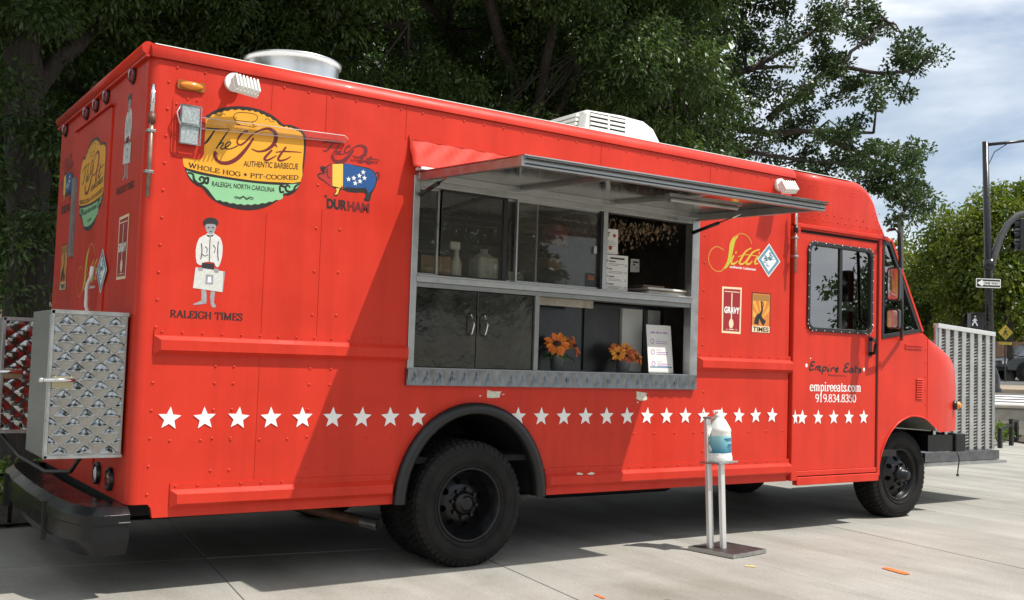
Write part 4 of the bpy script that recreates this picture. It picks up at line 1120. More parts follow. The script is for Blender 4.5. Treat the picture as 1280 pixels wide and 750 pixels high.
for yy in (0.5, TW - 0.5):
    mb = MB(); mb.cyl((7.54, yy, 1.02), (7.60, yy, 1.02), 0.10, n=24); hl = mb.build('headlight', CHROME, T)
    mb = MB(); mb.sphere((7.60, yy, 1.02), 0.085, 16, 8, (0.4, 1, 1)); mb.build('lens', WHITEP, hl)
mb = MB()
for i in range(9): mb.box(7.57, 0.7, 0.85 + i * 0.045, 7.595, TW - 0.7, 0.87 + i * 0.045)
mb.build('radiator_grille', BLACKM, T)
# front bumper, carrier and upright tread panel
mb = MB(); mb.box(7.38, 0.12, 0.555, 7.54, TW - 0.12, 0.72); fb = mb.build('front_bumper', BUMPER, T, bevel=0.01, bseg=2)
mb = MB(); mb.box(6.98, 0.14, 0.565, 7.38, 0.24, 0.712); mb.build('bumper_return', BUMPER, fb)
mb = MB(); mb.tube([(7.42, 0.13, 0.56), (7.435, 0.12, 0.48), (7.42, 0.12, 0.42), (7.41, 0.12, 0.36)], 0.006, 6); mb.sphere((7.41, 0.12, 0.345), 0.014, 8, 6); mb.build('dangling_plug', BLACKP, fb)
for xx in (7.12, 7.3):
    mb = MB(); mb.cyl((xx, 0.18, 0.715), (xx, 0.18, 0.75), 0.025, n=6, smooth=False); mb.build('frame_bolt', CHROME, fb)
# upright tread panel: along x, dips forward
PY = 0.62
pc = [W(1172, 407, PY), W(1242, 418, PY), W(1243, 561, PY), W(1172, 561, PY)]
print('panel corners', pc, [W(1150, 573, PY), W(1240, 573, PY)])
px0 = pc[0][0]; px1 = pc[1][0]; ptl = pc[0][1]; ptr = pc[1][1]; pb = pc[2][1]
def ptop(x): return ptl + (ptr - ptl) * (x - px0) / (px1 - px0)
pan = MB(); pan.add([(px0, PY + 0.03, pb), (px1, PY + 0.03, pb), (px1, PY + 0.03, ptr - 0.02), (px0, PY + 0.03, ptl - 0.02)], [(0, 1, 2, 3)])
panel = pan.build('tread_panel', ALUD, T); b = panel.modifiers.new('s', 'SOLIDIFY'); b.thickness = 0.004
panel['label'] = 'upright ribbed aluminium tread panel on the front carrier'
npk = 7; pw = (px1 - px0) / npk
for i in range(npk):
    a = px0 + i * pw
    mb = MB()
    zt0, zt1 = ptop(a) - 0.02, ptop(a + pw) - 0.02
    # raised plank: U channel, a plain flange and a serrated strip
    f0, f1 = a + 0.003, a + pw * 0.52
    mb.add([(f0, PY + 0.028, pb), (f0, PY, pb), (f1, PY, pb), (f1, PY + 0.028, pb), (f0, PY + 0.028, zt0), (f0, PY, zt0), (f1, PY, zt1), (f1, PY + 0.028, zt1)], [(0, 1, 5, 4), (1, 2, 6, 5), (2, 3, 7, 6)])
    mb.build('tread_plank', ALUB, panel, bevel=0.004)
    mb = MB(); z = pb + 0.02
    while z < min(zt0, zt1) - 0.02:
        s0, s1 = f1 + 0.006, a + pw - 0.004
        mb.add([(s0, PY + 0.022, z), (s1, PY + 0.022, z + 0.012), (s1, PY + 0.002, z + 0.020), (s0, PY + 0.002, z + 0.008), (s0, PY + 0.022, z + 0.016), (s1, PY + 0.022, z + 0.028)], [(0, 1, 2, 3), (3, 2, 5, 4), (0, 3, 4), (1, 5, 2)])
        z += 0.032
    mb.build('serrated_strip', ALUB, panel)
mb = MB(); mb.bar((px0 - 0.01, PY + 0.01, ptl), (px1 + 0.01, PY + 0.01, ptr), 0.06, 0.045); mb.build('panel_cap', mat('bright_alu', (0.70, 0.70, 0.68), 0.35, 0.7), panel, bevel=0.004)
for xe_, zt_ in ((px1 + 0.006, ptr), (px0 - 0.006, ptl)):
    mb = MB(); mb.bar((xe_, PY + 0.01, pb), (xe_, PY + 0.01, zt_), 0.02, 0.05); mb.build('panel_edge', ALU, panel)
mb = MB(); mb.box(7.54, PY - 0.08, pb - 0.095, px1 - 0.02, TW - 0.5, pb - 0.005); car = mb.build('front_carrier', mat('carrier_grey', (0.12, 0.12, 0.125), 0.4, 0.6, var=0.3, vscale=10), T)
mb = MB(); mb.box(7.2, PY - 0.16, pb - 0.125, px1 - 0.02, TW - 0.5, pb - 0.10); mb.build('carrier_deck', ALU, car)

# mirrors on a black bracket
MY = -0.20
def mw(u, v, y=MY): x, z = W(u, v, y); return Vector((x, y, z))
mb = MB(); ax, az = W(1108, 288, 0.0)
mb.tube([(ax + 0.02, 0.0, az), mw(1112, 287, -0.08), mw(1120, 286, MY), mw(1124, 292, MY), mw(1125.5, 330, MY), mw(1126.5, 375, MY), mw(1127, 398, MY), mw(1127, 420, -0.12), mw(1127, 424, -0.01)], 0.014, 10)
ma = mb.build('mirror_bracket', BLACKM, T)
def mirror(u0, u1, v0, v1, nm):
    a = mw(u0, (v0 + v1) / 2, MY - 0.03); b_ = mw(u1, (v0 + v1) / 2, MY - 0.03); zt = mw((u0 + u1) / 2, v0, MY - 0.03).z; zb = mw((u0 + u1) / 2, v1, MY - 0.03).z
    c = (a + b_) / 2; hh_ = (zt - zb) / 2; zc = (zt + zb) / 2
    # mirror face turned to the driver: its glass looks back at us and shows red paint
    f_ = Frame((c.x, c.y, zc), Vector((0.227, -0.974, 0)).normalized(), (0, 0, 1), Vector((-0.974, -0.227, 0)).normalized())
    b1 = MB(); plate_mb(b1, f_, [rrect(-0.052, -hh_, 0.052, hh_, 0.025)], -0.05, 0.0); o_ = b1.build('mirror', BLACKP, ma, bevel=0.008, bseg=2)
    return f_, hh_, o_
for args in ((1112, 1121, 334, 376, 'a'), (1110, 1121, 386, 411, 'b')):
    f_, hh_, o_ = mirror(*args)
    plate('mirror_glass', f_, [rrect(-0.042, -hh_ + 0.012, 0.042, hh_ - 0.012, 0.018)], 0.0, 0.003, mat('mirror_glass', (0.5, 0.48, 0.48), 0.04, 1.0), ma)
# cab inside
mb = MB(); mb.box(6.35, 0.06, 1.0, 6.75, TW - 0.06, 1.56); mb.build('dashboard', mat('dash_grey', (0.16, 0.16, 0.15), 0.6), T, bevel=0.03, bseg=2)
mb = MB(); mb.box(5.2, 0.06, 0.55, 6.4, TW - 0.06, 0.6); mb.build('cab_floor', BLACKD, T)
mb = MB(); mb.add([(5.14, 0.06, 1.80), (5.72, 0.06, 1.615), (5.78, 0.36, 1.64), (5.14, 0.34, 1.88)], [(0, 1, 2, 3)]); o_ = mb.build('white_panel', WHITEP, T); b = o_.modifiers.new('s', 'SOLIDIFY'); b.thickness = 0.02  # white panel added for the bright shape low in the door window
mb = MB(); mb.box(5.25, 1.25, 1.0, 5.4, 1.8, 1.85); mb.box(5.3, 1.25, 0.95, 5.8, 1.8, 1.08); mb.build('driver_seat', BLACKP, T, bevel=0.04, bseg=2)
mb = MB()
pts = [(6.22 + 0.06 * math.sin(t), 1.52 + 0.2 * math.cos(t), 1.62 + 0.19 * math.sin(t)) for t in np.linspace(0, 2 * math.pi, 25)]
mb.tube(pts, 0.014, 8); mb.bar((6.22, 1.33, 1.62), (6.22, 1.71, 1.62), 0.03, 0.02); mb.build('steering_wheel', BLACKP, T)

# ================================================================== LETTERING AND DECALS
# shapes are drawn in metres on the wall, about the decal's own centre, so that the same decal can be laid on the rear
def zoomer(x0, y0, sc, c):
    def f(X, Y):
        a, b = W(x0 + X / sc, y0 + Y / sc); return (a - c[0], b - c[1])
    return f
def poly(f, pts, sm=3, closed=True):
    q = [f(*p) for p in pts]
    return smooth_pts(q, sm, True) if sm > 1 else q
HD = lambda lay: 0.0008 + 0.0004 * lay
def dec(name, fr, loops, lay, mt, parent):
    h = HD(lay)
    return plate(name, fr, loops, h - 0.0002, h, mt, parent, sides=False)
def strokes(name, fr, lst, lay, mt, parent):
    mb = MB(); h = HD(lay)
    for pts, w in lst:
        if hasattr(w, '__len__') and len(w) == 3 and isinstance(w, tuple): ribbon(mb, fr, pts, h, nib=w)
        else:
            k = len(pts)
            if hasattr(w, '__len__'): w = list(np.interp(np.linspace(0, 1, k), np.linspace(0, 1, len(w)), w))
            ribbon(mb, fr, pts, h, widths=w)
    return mb.build(name, mt, parent, weld=False)
SF = lambda c: Frame((c[0], 0, c[1]), (1, 0, 0), (0, 0, 1), (0, -1, 0))
RF = lambda c, x=0.0: Frame((x, c[0], c[1]), (0, -1, 0), (0, 0, 1), (-1, 0, 0))

LC = (0.527, 2.305)
zA = zoomer(200, 120, 5.0, LC)
def pit_script(f, k=1.0):
    s = lambda p: smooth_pts([f(*q) for q in p], 5)
    the = [(s([(225, 222), (262, 206), (300, 202), (360, 206), (432, 205)]), [0.004 * k, 0.009 * k, 0.007 * k, 0.003 * k]),
           (s([(345, 207), (318, 250), (285, 292), (250, 312), (232, 300)]), [0.006 * k, 0.012 * k, 0.009 * k, 0.004 * k]),
           (s([(432, 210), (395, 262), (350, 330)]), [0.004 * k, 0.009 * k, 0.007 * k]),
           (s([(350, 328), (372, 302), (392, 292), (394, 304), (378, 326), (390, 332), (412, 322)]), 0.0065 * k),
           (s([(408, 322), (432, 308), (442, 292), (428, 288), (410, 305), (408, 326), (428, 332), (458, 324), (486, 310)]), 0.006 * k)]
    pit = [(s([(585, 262), (560, 300), (520, 352), (475, 395), (425, 418), (375, 415), (347, 390), (343, 362), (352, 350)]), [0.008 * k, 0.016 * k, 0.022 * k, 0.020 * k, 0.016 * k, 0.018 * k, 0.022 * k]),
           (s([(548, 222), (520, 228), (492, 258), (482, 290), (500, 306), (532, 288), (572, 246), (620, 216), (672, 204), (712, 222), (724, 262), (706, 305), (662, 338), (612, 346), (572, 330)]), [0.016 * k, 0.010 * k, 0.008 * k, 0.010 * k, 0.006 * k, 0.012 * k, 0.024 * k, 0.020 * k, 0.010 * k, 0.005 * k]),
           (s([(700, 338), (672, 366), (652, 392), (668, 402), (700, 388), (728, 372)]), [0.010 * k, 0.014 * k, 0.010 * k, 0.004 * k]),
           (s([(716, 300), (726, 312), (730, 320)]), [0.012 * k, 0.009 * k, 0.004 * k]),
           (s([(788, 318), (758, 358), (738, 392), (752, 404), (786, 396), (818, 378)]), [0.010 * k, 0.013 * k, 0.010 * k, 0.004 * k]),
           (s([(722, 352), (780, 346), (884, 352)]), [0.004 * k, 0.008 * k, 0.003 * k])]
    return the, pit
def main_logo(fr, k=1.0):
    f = zA
    base = dec('logo_decal', fr, [poly(f, [(136, 300), (138, 250), (146, 190), (180, 130), (235, 98), (285, 122), (340, 90), (390, 74), (460, 64), (540, 67), (620, 84), (690, 114), (740, 150), (770, 178), (810, 180), (855, 196), (896, 225), (911, 265), (911, 330), (902, 420), (891, 500), (870, 560), (842, 602), (800, 624), (775, 622), (730, 657), (680, 687), (620, 707), (560, 714), (500, 710), (420, 692), (350, 662), (300, 622), (265, 577), (228, 560), (190, 527), (165, 482), (150, 430), (140, 370)])], 0, VBLK, T)
    top = [(150, 440), (143, 380), (144, 310), (146, 250), (156, 196), (188, 144), (240, 122), (290, 142)]
    for a, b in (((290, 142), (400, 95)), ((400, 95), (540, 90)), ((540, 90), (650, 118)), ((650, 118), (760, 190)), ((760, 190), (850, 214)), ((850, 214), (892, 245))):
        for t in (0.17, 0.34, 0.5, 0.67, 0.84, 1.0):
            wv = 5 if int(round(t * 6)) % 2 else -3
            top.append((a[0] + (b[0] - a[0]) * t, a[1] + (b[1] - a[1]) * t + wv - 8 * math.sin(math.pi * t)))
    yel = top + [(898, 280), (897, 350), (889, 440), (878, 536), (760, 540), (600, 530), (450, 510), (300, 484), (200, 460)]
    dec('logo_panel', fr, [poly(f, yel, 2)], 1, VYEL, base)
    grn = [(164, 466), (210, 482), (300, 502), (450, 526), (600, 546), (760, 557), (868, 548)]
    gl = [(850, 580), (820, 604), (790, 606), (768, 612)] + [(768 - i * 22, 630 + 46 * math.sin(math.pi * (i + 1) / 22) + (7 if i % 2 else 0)) for i in range(0, 20)] + [(300, 584), (268, 558), (228, 542), (192, 514)]
    dec('logo_panel', fr, [poly(f, grn + gl, 2)], 1, VGRN, base)
    s = lambda p: smooth_pts([f(*q) for q in p], 5)
    # scroll ornaments either side of the green band
    strokes('scroll_ornament', fr, [(s([(172, 478), (205, 490), (212, 520), (240, 548), (272, 540), (276, 516), (258, 506), (246, 520), (256, 530)]), [0.010, 0.014, 0.008]), (s([(275, 520), (300, 512), (296, 545), (280, 540)]), 0.012),
                               (s([(866, 552), (845, 566), (835, 590), (812, 600), (788, 590), (786, 566), (802, 560), (812, 574)]), [0.010, 0.014, 0.008]), (s([(790, 575), (752, 562), (752, 600), (775, 598)]), 0.012)], 2, VBLK, base)
    the, pit = pit_script(f)
    strokes('lettering', fr, the, 3, VBLK, base)
    strokes('lettering', fr, pit, 4, VRED, base)
    strokes('pig_outline', fr, [(s([(465, 118), (458, 132), (470, 150), (520, 158), (575, 162), (602, 150), (608, 128), (585, 112), (530, 104), (480, 106), (465, 118)]), 0.0035), (s([(470, 150), (476, 172), (500, 178)]), 0.0035), (s([(575, 162), (585, 186), (605, 190)]), 0.0035), (s([(470, 178), (530, 186), (590, 196)]), 0.003),
                             (s([(350, 112), (370, 122), (390, 112), (410, 118)]), 0.003), (s([(655, 150), (675, 142), (690, 158), (715, 162)]), 0.003)], 2, VBLK, base)
    mb = MB(); h = HD(3)
    sans_text(mb, fr, 'AUTHENTIC BARBECUE', [f(520, 440), f(862, 460), f(864, 423), f(524, 404)], h, 0.012)
    sans_text(mb, fr, 'RALEIGH, NORTH CAROLINA', [f(322, 568), f(714, 606), f(718, 572), f(326, 532)], h, 0.012)
    mb.build('lettering', VBLK, base, weld=False)
    a0, b0 = f(176, 444); a1, b1 = f(866, 522)
    am, bm2 = f(520, 505)
    mb = MB()
    cv = lambda x: (b0 + (b1 - b0) * (x - a0) / (a1 - a0)) + (bm2 - (b0 + (b1 - b0) * (am - a0) / (a1 - a0))) * (1 - ((x - (a0 + a1) / 2) / ((a1 - a0) / 2)) ** 2)
    serif_text(mb, fr, 'WHOLE HOG * PIT-COOKED', a0, a1, 0.0, 0.024, h, 0.24, 0.1, curve=cv)
    mb.build('lettering', VBLK, base, weld=False)
    strokes('small_scroll', fr, [(s([(462, 634), (480, 630), (500, 644), (520, 626), (540, 648), (560, 632), (585, 640)]), 0.005), (s([(470, 642), (510, 632), (550, 640), (580, 648)]), 0.004)], 2, VBLK, base)
    return base
main_logo(SF(LC))
main_logo(RF((1.165, 2.24), -0.010))

# pig with flag, small script and DURHAM
PC = (1.135, 2.24)
zP = zoomer(385, 165, 6.82, PC)
def pig_decal(fr):
    f = zP
    body = [(78, 368), (95, 350), (128, 343), (108, 318), (100, 290), (122, 306), (120, 284), (150, 300), (190, 272), (300, 266), (400, 283), (520, 308), (572, 345), (590, 400), (577, 460), (552, 510), (540, 535), (524, 592), (472, 582), (490, 552), (478, 518), (400, 518), (330, 508), (285, 488), (258, 532), (242, 548), (218, 536), (240, 502), (234, 482), (190, 462), (140, 424), (98, 398)]
    base = dec('pig_decal', fr, [poly(f, body, 2)], 0, VBLK, T)
    dec('pig_head', fr, [poly(f, [(88, 370), (130, 352), (150, 312), (190, 282), (208, 278), (206, 462), (180, 448), (140, 416), (104, 390)], 2)], 1, mat('vinyl_pig_red', (0.42, 0.025, 0.02), 0.42), base)
    dec('pig_band', fr, [[f(*p) for p in [(208, 274), (298, 271), (296, 484), (250, 470), (208, 460)]]], 2, VYL2, base)
    dec('pig_foreleg', fr, [[f(*p) for p in [(240, 478), (270, 482), (252, 530), (226, 536), (244, 505)]]], 1, VYL2, base)
    dec('pig_flank', fr, [poly(f, [(302, 272), (400, 290), (518, 316), (565, 350), (580, 400), (568, 460), (540, 500), (510, 520), (490, 480), (400, 478), (330, 470), (300, 468)], 2)], 1, VBLU, base)
    dec('pig_hindleg', fr, [[f(*p) for p in [(492, 520), (536, 522), (520, 582), (482, 574), (500, 548)]]], 1, VDGR, base)
    for p in ((345, 403), (390, 393), (437, 373), (470, 343), (402, 437), (442, 420), (480, 392)):
        c = f(*p); dec('flag_star', fr, [star_pts(c[0], c[1], 0.0165)], 3, WHITE, base)
    s = lambda p: smooth_pts([f(*q) for q in p], 4)
    pl_ = strokes('pig_lines', fr, [(s([(580, 345), (600, 350), (605, 385), (592, 405)]), 0.006), (s([(165, 330), (165, 375), (190, 392)]), 0.004), (s([(125, 352), (140, 360)]), 0.005), (s([(108, 320), (150, 345), (165, 310)]), 0.005), (s([(480, 470), (500, 500), (490, 520)]), 0.004)], 3, VBLK, base); tag(pl_, kind='stuff')
    g = lambda X, Y: f(122 + (X - 225) * 0.742, 82 + (Y - 203) * 0.73 + (X - 225) * 0.075)
    the, pit = pit_script(g, 1.0)
    strokes('lettering', fr, the + pit, 1, VRED, base)
    mb = MB(); h = HD(1)
    sans_text(mb, fr, 'AUTHENTIC BARBECUE', [f(358, 250), f(594, 274), f(596, 250), f(360, 226)], h, 0.01); mb.build('lettering', VRED, base, weld=False)
    mb = MB(); sans_text(mb, fr, 'DUR', [f(160, 652), f(330, 672), f(334, 585), f(158, 564)], h, 0.05)
    strk = s([(150, 560), (142, 548), (152, 540), (160, 556)]); ribbon(mb, fr, strk, h, widths=0.006); mb.build('lettering', VBLK, base, weld=False)
    mb = MB(); sans_text(mb, fr, 'HAM', [f(336, 672), f(518, 692), f(524, 608), f(336, 586)], h, 0.05); mb.build('lettering', VRED, base, weld=False)
    return base
pig_decal(SF(PC))
pig_decal(RF((1.975, 2.30)))

# newsboy cut-out and its lettering
BC = (0.36, 1.72)
zB = zoomer(230, 260, 5.0, BC)
def boy_decal(fr):
    f = zB
    P = lambda n, pts, lay, m_, sm=3: dec(n, fr, [poly(f, pts, sm)], lay, m_, base)
    base = dec('newsboy_decal', fr, [poly(f, [(140, 165), (150, 152), (186, 152), (190, 162), (226, 186), (241, 240), (236, 310), (216, 368), (196, 362), (188, 342), (150, 336), (118, 342), (112, 356), (80, 344), (73, 262), (94, 190)], 2)], 0, mat('vinyl_shirt', (0.62, 0.61, 0.58), 0.5, var=0.12, vscale=40), T)
    P('face', [(132, 112), (146, 100), (190, 102), (200, 118), (194, 140), (182, 158), (164, 164), (148, 156), (138, 140)], 1, VGRY)
    P('cap', [(118, 92), (130, 70), (160, 60), (196, 66), (214, 86), (212, 104), (200, 112), (198, 104), (160, 96), (134, 102), (130, 116), (122, 104)], 2, VDGR)
    P('collar', [(140, 166), (164, 172), (188, 164), (176, 180), (164, 176), (150, 182)], 1, VDGR, 1)
    P('trousers', [(112, 342), (190, 348), (186, 384), (110, 378)], 1, VDGR, 1)
    P('hand', [(86, 372), (116, 374), (116, 390), (94, 392)], 4, VGRY, 2)
    P('hand', [(186, 380), (214, 382), (212, 404), (190, 402)], 4, VGRY, 2)
    P('newspaper', [(72, 370), (246, 396), (240, 526), (55, 500)], 2, mat('vinyl_news', (0.58, 0.58, 0.54), 0.5, var=0.12, vscale=60), 1)
    P('newspaper_fold', [(248, 394), (256, 398), (242, 522), (238, 524)], 3, VGRY, 1)
    P('printed_picture', [(137, 415), (184, 418), (180, 480), (131, 475)], 3, VGRY, 1)
    P('printed_figure', [(150, 430), (168, 430), (170, 465), (146, 465)], 4, WHITE, 1)
    P('leg', [(106, 514), (138, 518), (140, 588), (130, 598), (66, 606), (60, 598), (108, 576)], 1, VGRY, 2)
    P('leg', [(165, 524), (193, 526), (186, 588), (201, 614), (182, 623), (166, 602)], 1, VGRY, 2)
    s = lambda p: smooth_pts([f(*q) for q in p], 4)
    strokes('shirt_folds', fr, [(s([(164, 178), (160, 250), (158, 335)]), 0.0035), (s([(108, 220), (112, 270), (104, 320)]), 0.004), (s([(214, 210), (210, 270), (214, 330)]), 0.004), (s([(130, 240), (145, 255), (140, 280)]), 0.003), (s([(180, 230), (195, 250), (188, 280)]), 0.003), (s([(110, 285), (130, 300), (150, 290)]), 0.003),
                             (s([(148, 122), (158, 122)]), 0.006), (s([(174, 123), (186, 123)]), 0.006), (s([(160, 146), (174, 147)]), 0.004)], 3, VDGR, base)
    mb = MB(); a0 = W(212, 397)[0] - BC[0]; a1 = W(303, 397)[0] - BC[0]
    serif_text(mb, fr, 'RALEIGH TIMES', a0, a1, W(255, 398.5)[1] - BC[1], 0.038, HD(1), 0.21, 0.085); mb.build('lettering', VBLK, base, weld=False)
    return base
boy_decal(SF(BC))
boy_decal(RF((0.375, 2.40)))

# green and gold script, white line, blue diamond
SCN = (4.36, 2.12)
zS = zoomer(870, 280, 5.0, SCN)
def sitti_decal(fr):
    f = zS; s = lambda p: smooth_pts([f(*q) for q in p], 5)
    base = strokes('script_decal', fr, [(s([(262, 74), (240, 92), (224, 130), (216, 180), (206, 228), (190, 262), (168, 284)]), [0.010, 0.034, 0.048, 0.040, 0.034, 0.026, 0.008])], 0, VLIM, T)
    strokes('lettering', fr, [(s([(348, 124), (330, 86), (296, 62), (262, 66), (238, 88)]), 0.009), (s([(180, 276), (150, 296), (112, 288), (84, 250), (78, 205), (96, 160), (132, 142), (174, 164)]), 0.010)], 1, VORG, base)
    LM = mat('vinyl_gold', (0.62, 0.42, 0.04), 0.42)
    strokes('lettering', fr, [(s([(236, 196), (222, 226), (222, 248), (242, 246), (262, 230)]), [0.012, 0.020, 0.008]), (s([(346, 150), (310, 172), (282, 216), (270, 244), (290, 250), (312, 232)]), [0.008, 0.018, 0.018, 0.008]), (s([(398, 158), (356, 176), (326, 216), (312, 244), (332, 250), (352, 232)]), [0.008, 0.018, 0.018, 0.008]), (s([(384, 202), (370, 230), (368, 248), (388, 246)]), [0.012, 0.020, 0.008]), (s([(262, 206), (310, 192), (404, 204)]), 0.006), (s([(246, 176), (252, 180)]), 0.02), (s([(392, 180), (398, 184)]), 0.02)], 1, LM, base)
    mb = MB(); sans_text(mb, fr, 'authentic Lebanese', [f(210, 274), f(372, 292), f(374, 276), f(212, 258)], HD(1), 0.02); mb.build('lettering', WHITE, base, weld=False)
    c = f(455, 227); hw = abs(f(527, 232)[0] - f(383, 218)[0]) / 2; hh = 0.5 * (f(458, 122)[1] - f(454, 332)[1])
    D = lambda k: [(c[0] - hw * k, c[1]), (c[0], c[1] - hh * k), (c[0] + hw * k, c[1]), (c[0], c[1] + hh * k)]
    dd = dec('diamond_emblem', fr, [D(1.0)], 0, WHITE, T)
    dec('diamond_border', fr, [D(0.92), D(0.66)], 1, VSLT, dd)
    r_ = random.Random(11); ls = []
    for k in range(15):
        a = (r_.uniform(-0.3, 0.3), r_.uniform(-0.3, 0.3)); pts = [a]
        for q in range(3): pts.append((pts[-1][0] + r_.uniform(-0.22, 0.22), pts[-1][1] + r_.uniform(-0.16, 0.16)))
        pts = [(x_, y_) for x_, y_ in pts if abs(x_) + abs(y_) < 0.62]
        if len(pts) > 2: ls.append((smooth_pts([(c[0] + hw * x_, c[1] + hh * y_) for x_, y_ in pts], 4), [0.004, 0.011, 0.005]))
    strokes('calligraphy', fr, ls, 2, VSLT, dd)
    return base
sitti_decal(SF(SCN))
sitti_decal(RF((1.10, 1.72), 0.0 - 0.010))

def gravy_decal(fr, f):
    base = dec('poster_decal', fr, [[f(*p) for p in [(163, 390), (160, 680), (278, 688), (286, 398)]]], 0, VCRM, T)
    dec('poster_field', fr, [[f(*p) for p in [(173, 404), (168, 666), (270, 674), (277, 410)]]], 1, mat('vinyl_crimson', (0.30, 0.012, 0.02), 0.42), base)
    s = lambda p: [f(*q) for q in p]
    strokes('spoon_handle', fr, [(s([(224, 432), (220, 592)]), 0.011)], 2, VCRM, base)
    c = f(219, 622); dec('spoon_bowl', fr, [ell(c[0], c[1], 0.024, 0.036)], 2, VCRM, base)
    mb = MB(); sans_text(mb, fr, 'GRAVY', [f(174, 556), f(270, 564), f(273, 522), f(177, 514)], HD(4), 0.045); mb.build('lettering', WHITE, base, weld=False)
    strokes('fine_print', fr, [(s([(178, 420), (272, 428)]), 0.006), (s([(186, 657), (196, 658)]), 0.004), (s([(204, 658), (236, 660)]), 0.006), (s([(244, 661), (256, 662)]), 0.004)], 2, VCRM, base)
gravy_decal(SF(SCN), zS)
def times_decal(fr, f):
    base = dec('poster_decal', fr, [[f(*p) for p in [(349, 425), (343, 676), (462, 684), (467, 435)]]], 0, mat('vinyl_brown', (0.06, 0.012, 0.008), 0.42), T)
    dec('poster_field', fr, [[f(*p) for p in [(354, 432), (349, 634), (457, 642), (462, 441)]]], 1, VORG, base)
    for k, (a0, a1) in enumerate(((20, 38), (56, 72), (90, 104), (122, 138), (156, 172))):
        c = (405, 600); R_ = lambda a, r: (c[0] + r * math.cos(rad(a)) * 0.62, c[1] - r * math.sin(rad(a)) * 1.35)
        cl = lambda p: (min(458, max(353, p[0])), max(440, p[1]))
        dec('sun_ray', fr, [[f(*c), f(*cl(R_(a0, 118))), f(*cl(R_(a1, 118)))]], 2, mat('vinyl_ray', (0.72, 0.36, 0.05), 0.42), base)
    s = lambda p: smooth_pts([f(*q) for q in p], 3)
    strokes('printed_figure', fr, [(s([(376, 626), (382, 590), (396, 570), (410, 600), (428, 622)]), [0.05, 0.045, 0.03, 0.035, 0.05]), (s([(398, 572), (412, 540), (408, 500), (404, 484)]), [0.03, 0.02, 0.01, 0.006]), (s([(404, 484), (420, 500), (414, 530)]), 0.008)], 3, VBLK, base)
    dec('dark_top', fr, [[f(*p) for p in [(360, 440), (358, 476), (456, 484), (457, 448)]]], 3, mat('vinyl_ochre', (0.35, 0.16, 0.03), 0.42), base)
    dec('title_band', fr, [[f(*p) for p in [(349, 634), (348, 674), (458, 681), (459, 642)]]], 2, VCRM, base)
    mb = MB(); A0 = f(354, 670); A1 = f(452, 677); sans_text(mb, fr, 'TIMES', [A0, A1, f(453, 647), f(355, 640)], HD(4), 0.02); mb.build('lettering', VBLK, base, weld=False)
times_decal(SF(SCN), zS)
# rear copies of the two posters: same drawing about their own centres
cg = zS(222, 540); ct = zS(405, 556)
gravy_decal(RF((0.36, 1.80)), lambda X, Y: (zS(X, Y)[0] - cg[0], zS(X, Y)[1] - cg[1]))
times_decal(RF((1.91, 1.78)), lambda X, Y: (zS(X, Y)[0] - ct[0], zS(X, Y)[1] - ct[1]))

# door lettering
EC = (5.5, 1.2)
zE = zoomer(990, 430, 6.82, EC)
def door_lettering(fr):
    f = zE; s = lambda p: smooth_pts([f(*q) for q in p], 4); w = (0.010, 0.021, 0.55)
    E1 = lambda ox, oy: [(s([(ox + 45, oy + 8), (ox + 22, oy + 4), (ox + 10, oy + 22), (ox + 24, oy + 36), (ox + 36, oy + 34)]), w), (s([(ox + 24, oy + 36), (ox + 4, oy + 48), (ox + 2, oy + 68), (ox + 18, oy + 74), (ox + 38, oy + 64)]), w)]
    ls = E1(150, 148)
    # m p i r e
    for p in ([(196, 224), (206, 194)], [(206, 196), (224, 190), (216, 226)], [(220, 200), (240, 192), (234, 228), (250, 222)],
              [(268, 196), (252, 258)], [(264, 204), (286, 196), (290, 214), (272, 230), (258, 226)],
              [(312, 200), (304, 230), (318, 228)], [(318, 178), (321, 182)],
              [(338, 204), (330, 234)], [(334, 212), (350, 202), (362, 208)],
              [(372, 220), (392, 212), (386, 204), (372, 214), (374, 234), (396, 232)]):
        ls.append((s(p), w))
    nE = len(ls)
    ls += E1(442, 164)
    for p in ([(520, 212), (502, 208), (488, 226), (498, 240), (514, 226), (520, 212)], [(520, 212), (514, 238), (526, 238)],
              [(548, 182), (536, 234), (550, 238)], [(532, 206), (564, 208)],
              [(592, 214), (576, 212), (574, 222), (588, 230), (582, 244), (564, 240)]):
        ls.append((s(p), w))
    base = strokes('door_lettering', fr, ls[:nE], 0, VBLK, T); strokes('lettering', fr, ls[nE:], 0, VBLK, base)
    for p in ((123, 183), (613, 217)):
        c = f(*p); dec('white_dot', fr, [ell(c[0], c[1], 0.013, 0.016, 10)], 0, WHITE, base)
    mb = MB(); sans_text(mb, fr, 'Restaurants', [f(308, 272), f(458, 280), f(460, 262), f(310, 252)], HD(0), 0.01); mb.build('lettering', VRED, base, weld=False)
    mb = MB(); a0, b0 = f(150, 398); a1, b1 = f(588, 406)
    serif_text(mb, fr, 'empireeats.com', a0, a1, b0 - 0.002, 0.078, HD(0), 0.16, 0.07)
    a0, b0 = f(196, 492); a1, b1 = f(546, 498)
    serif_text(mb, fr, '919.834.8350', a0, a1, b0 - 0.002, 0.062, HD(0), 0.175, 0.075)
    mb.build('lettering', WHITE, base, weld=False)
door_lettering(SF(EC))

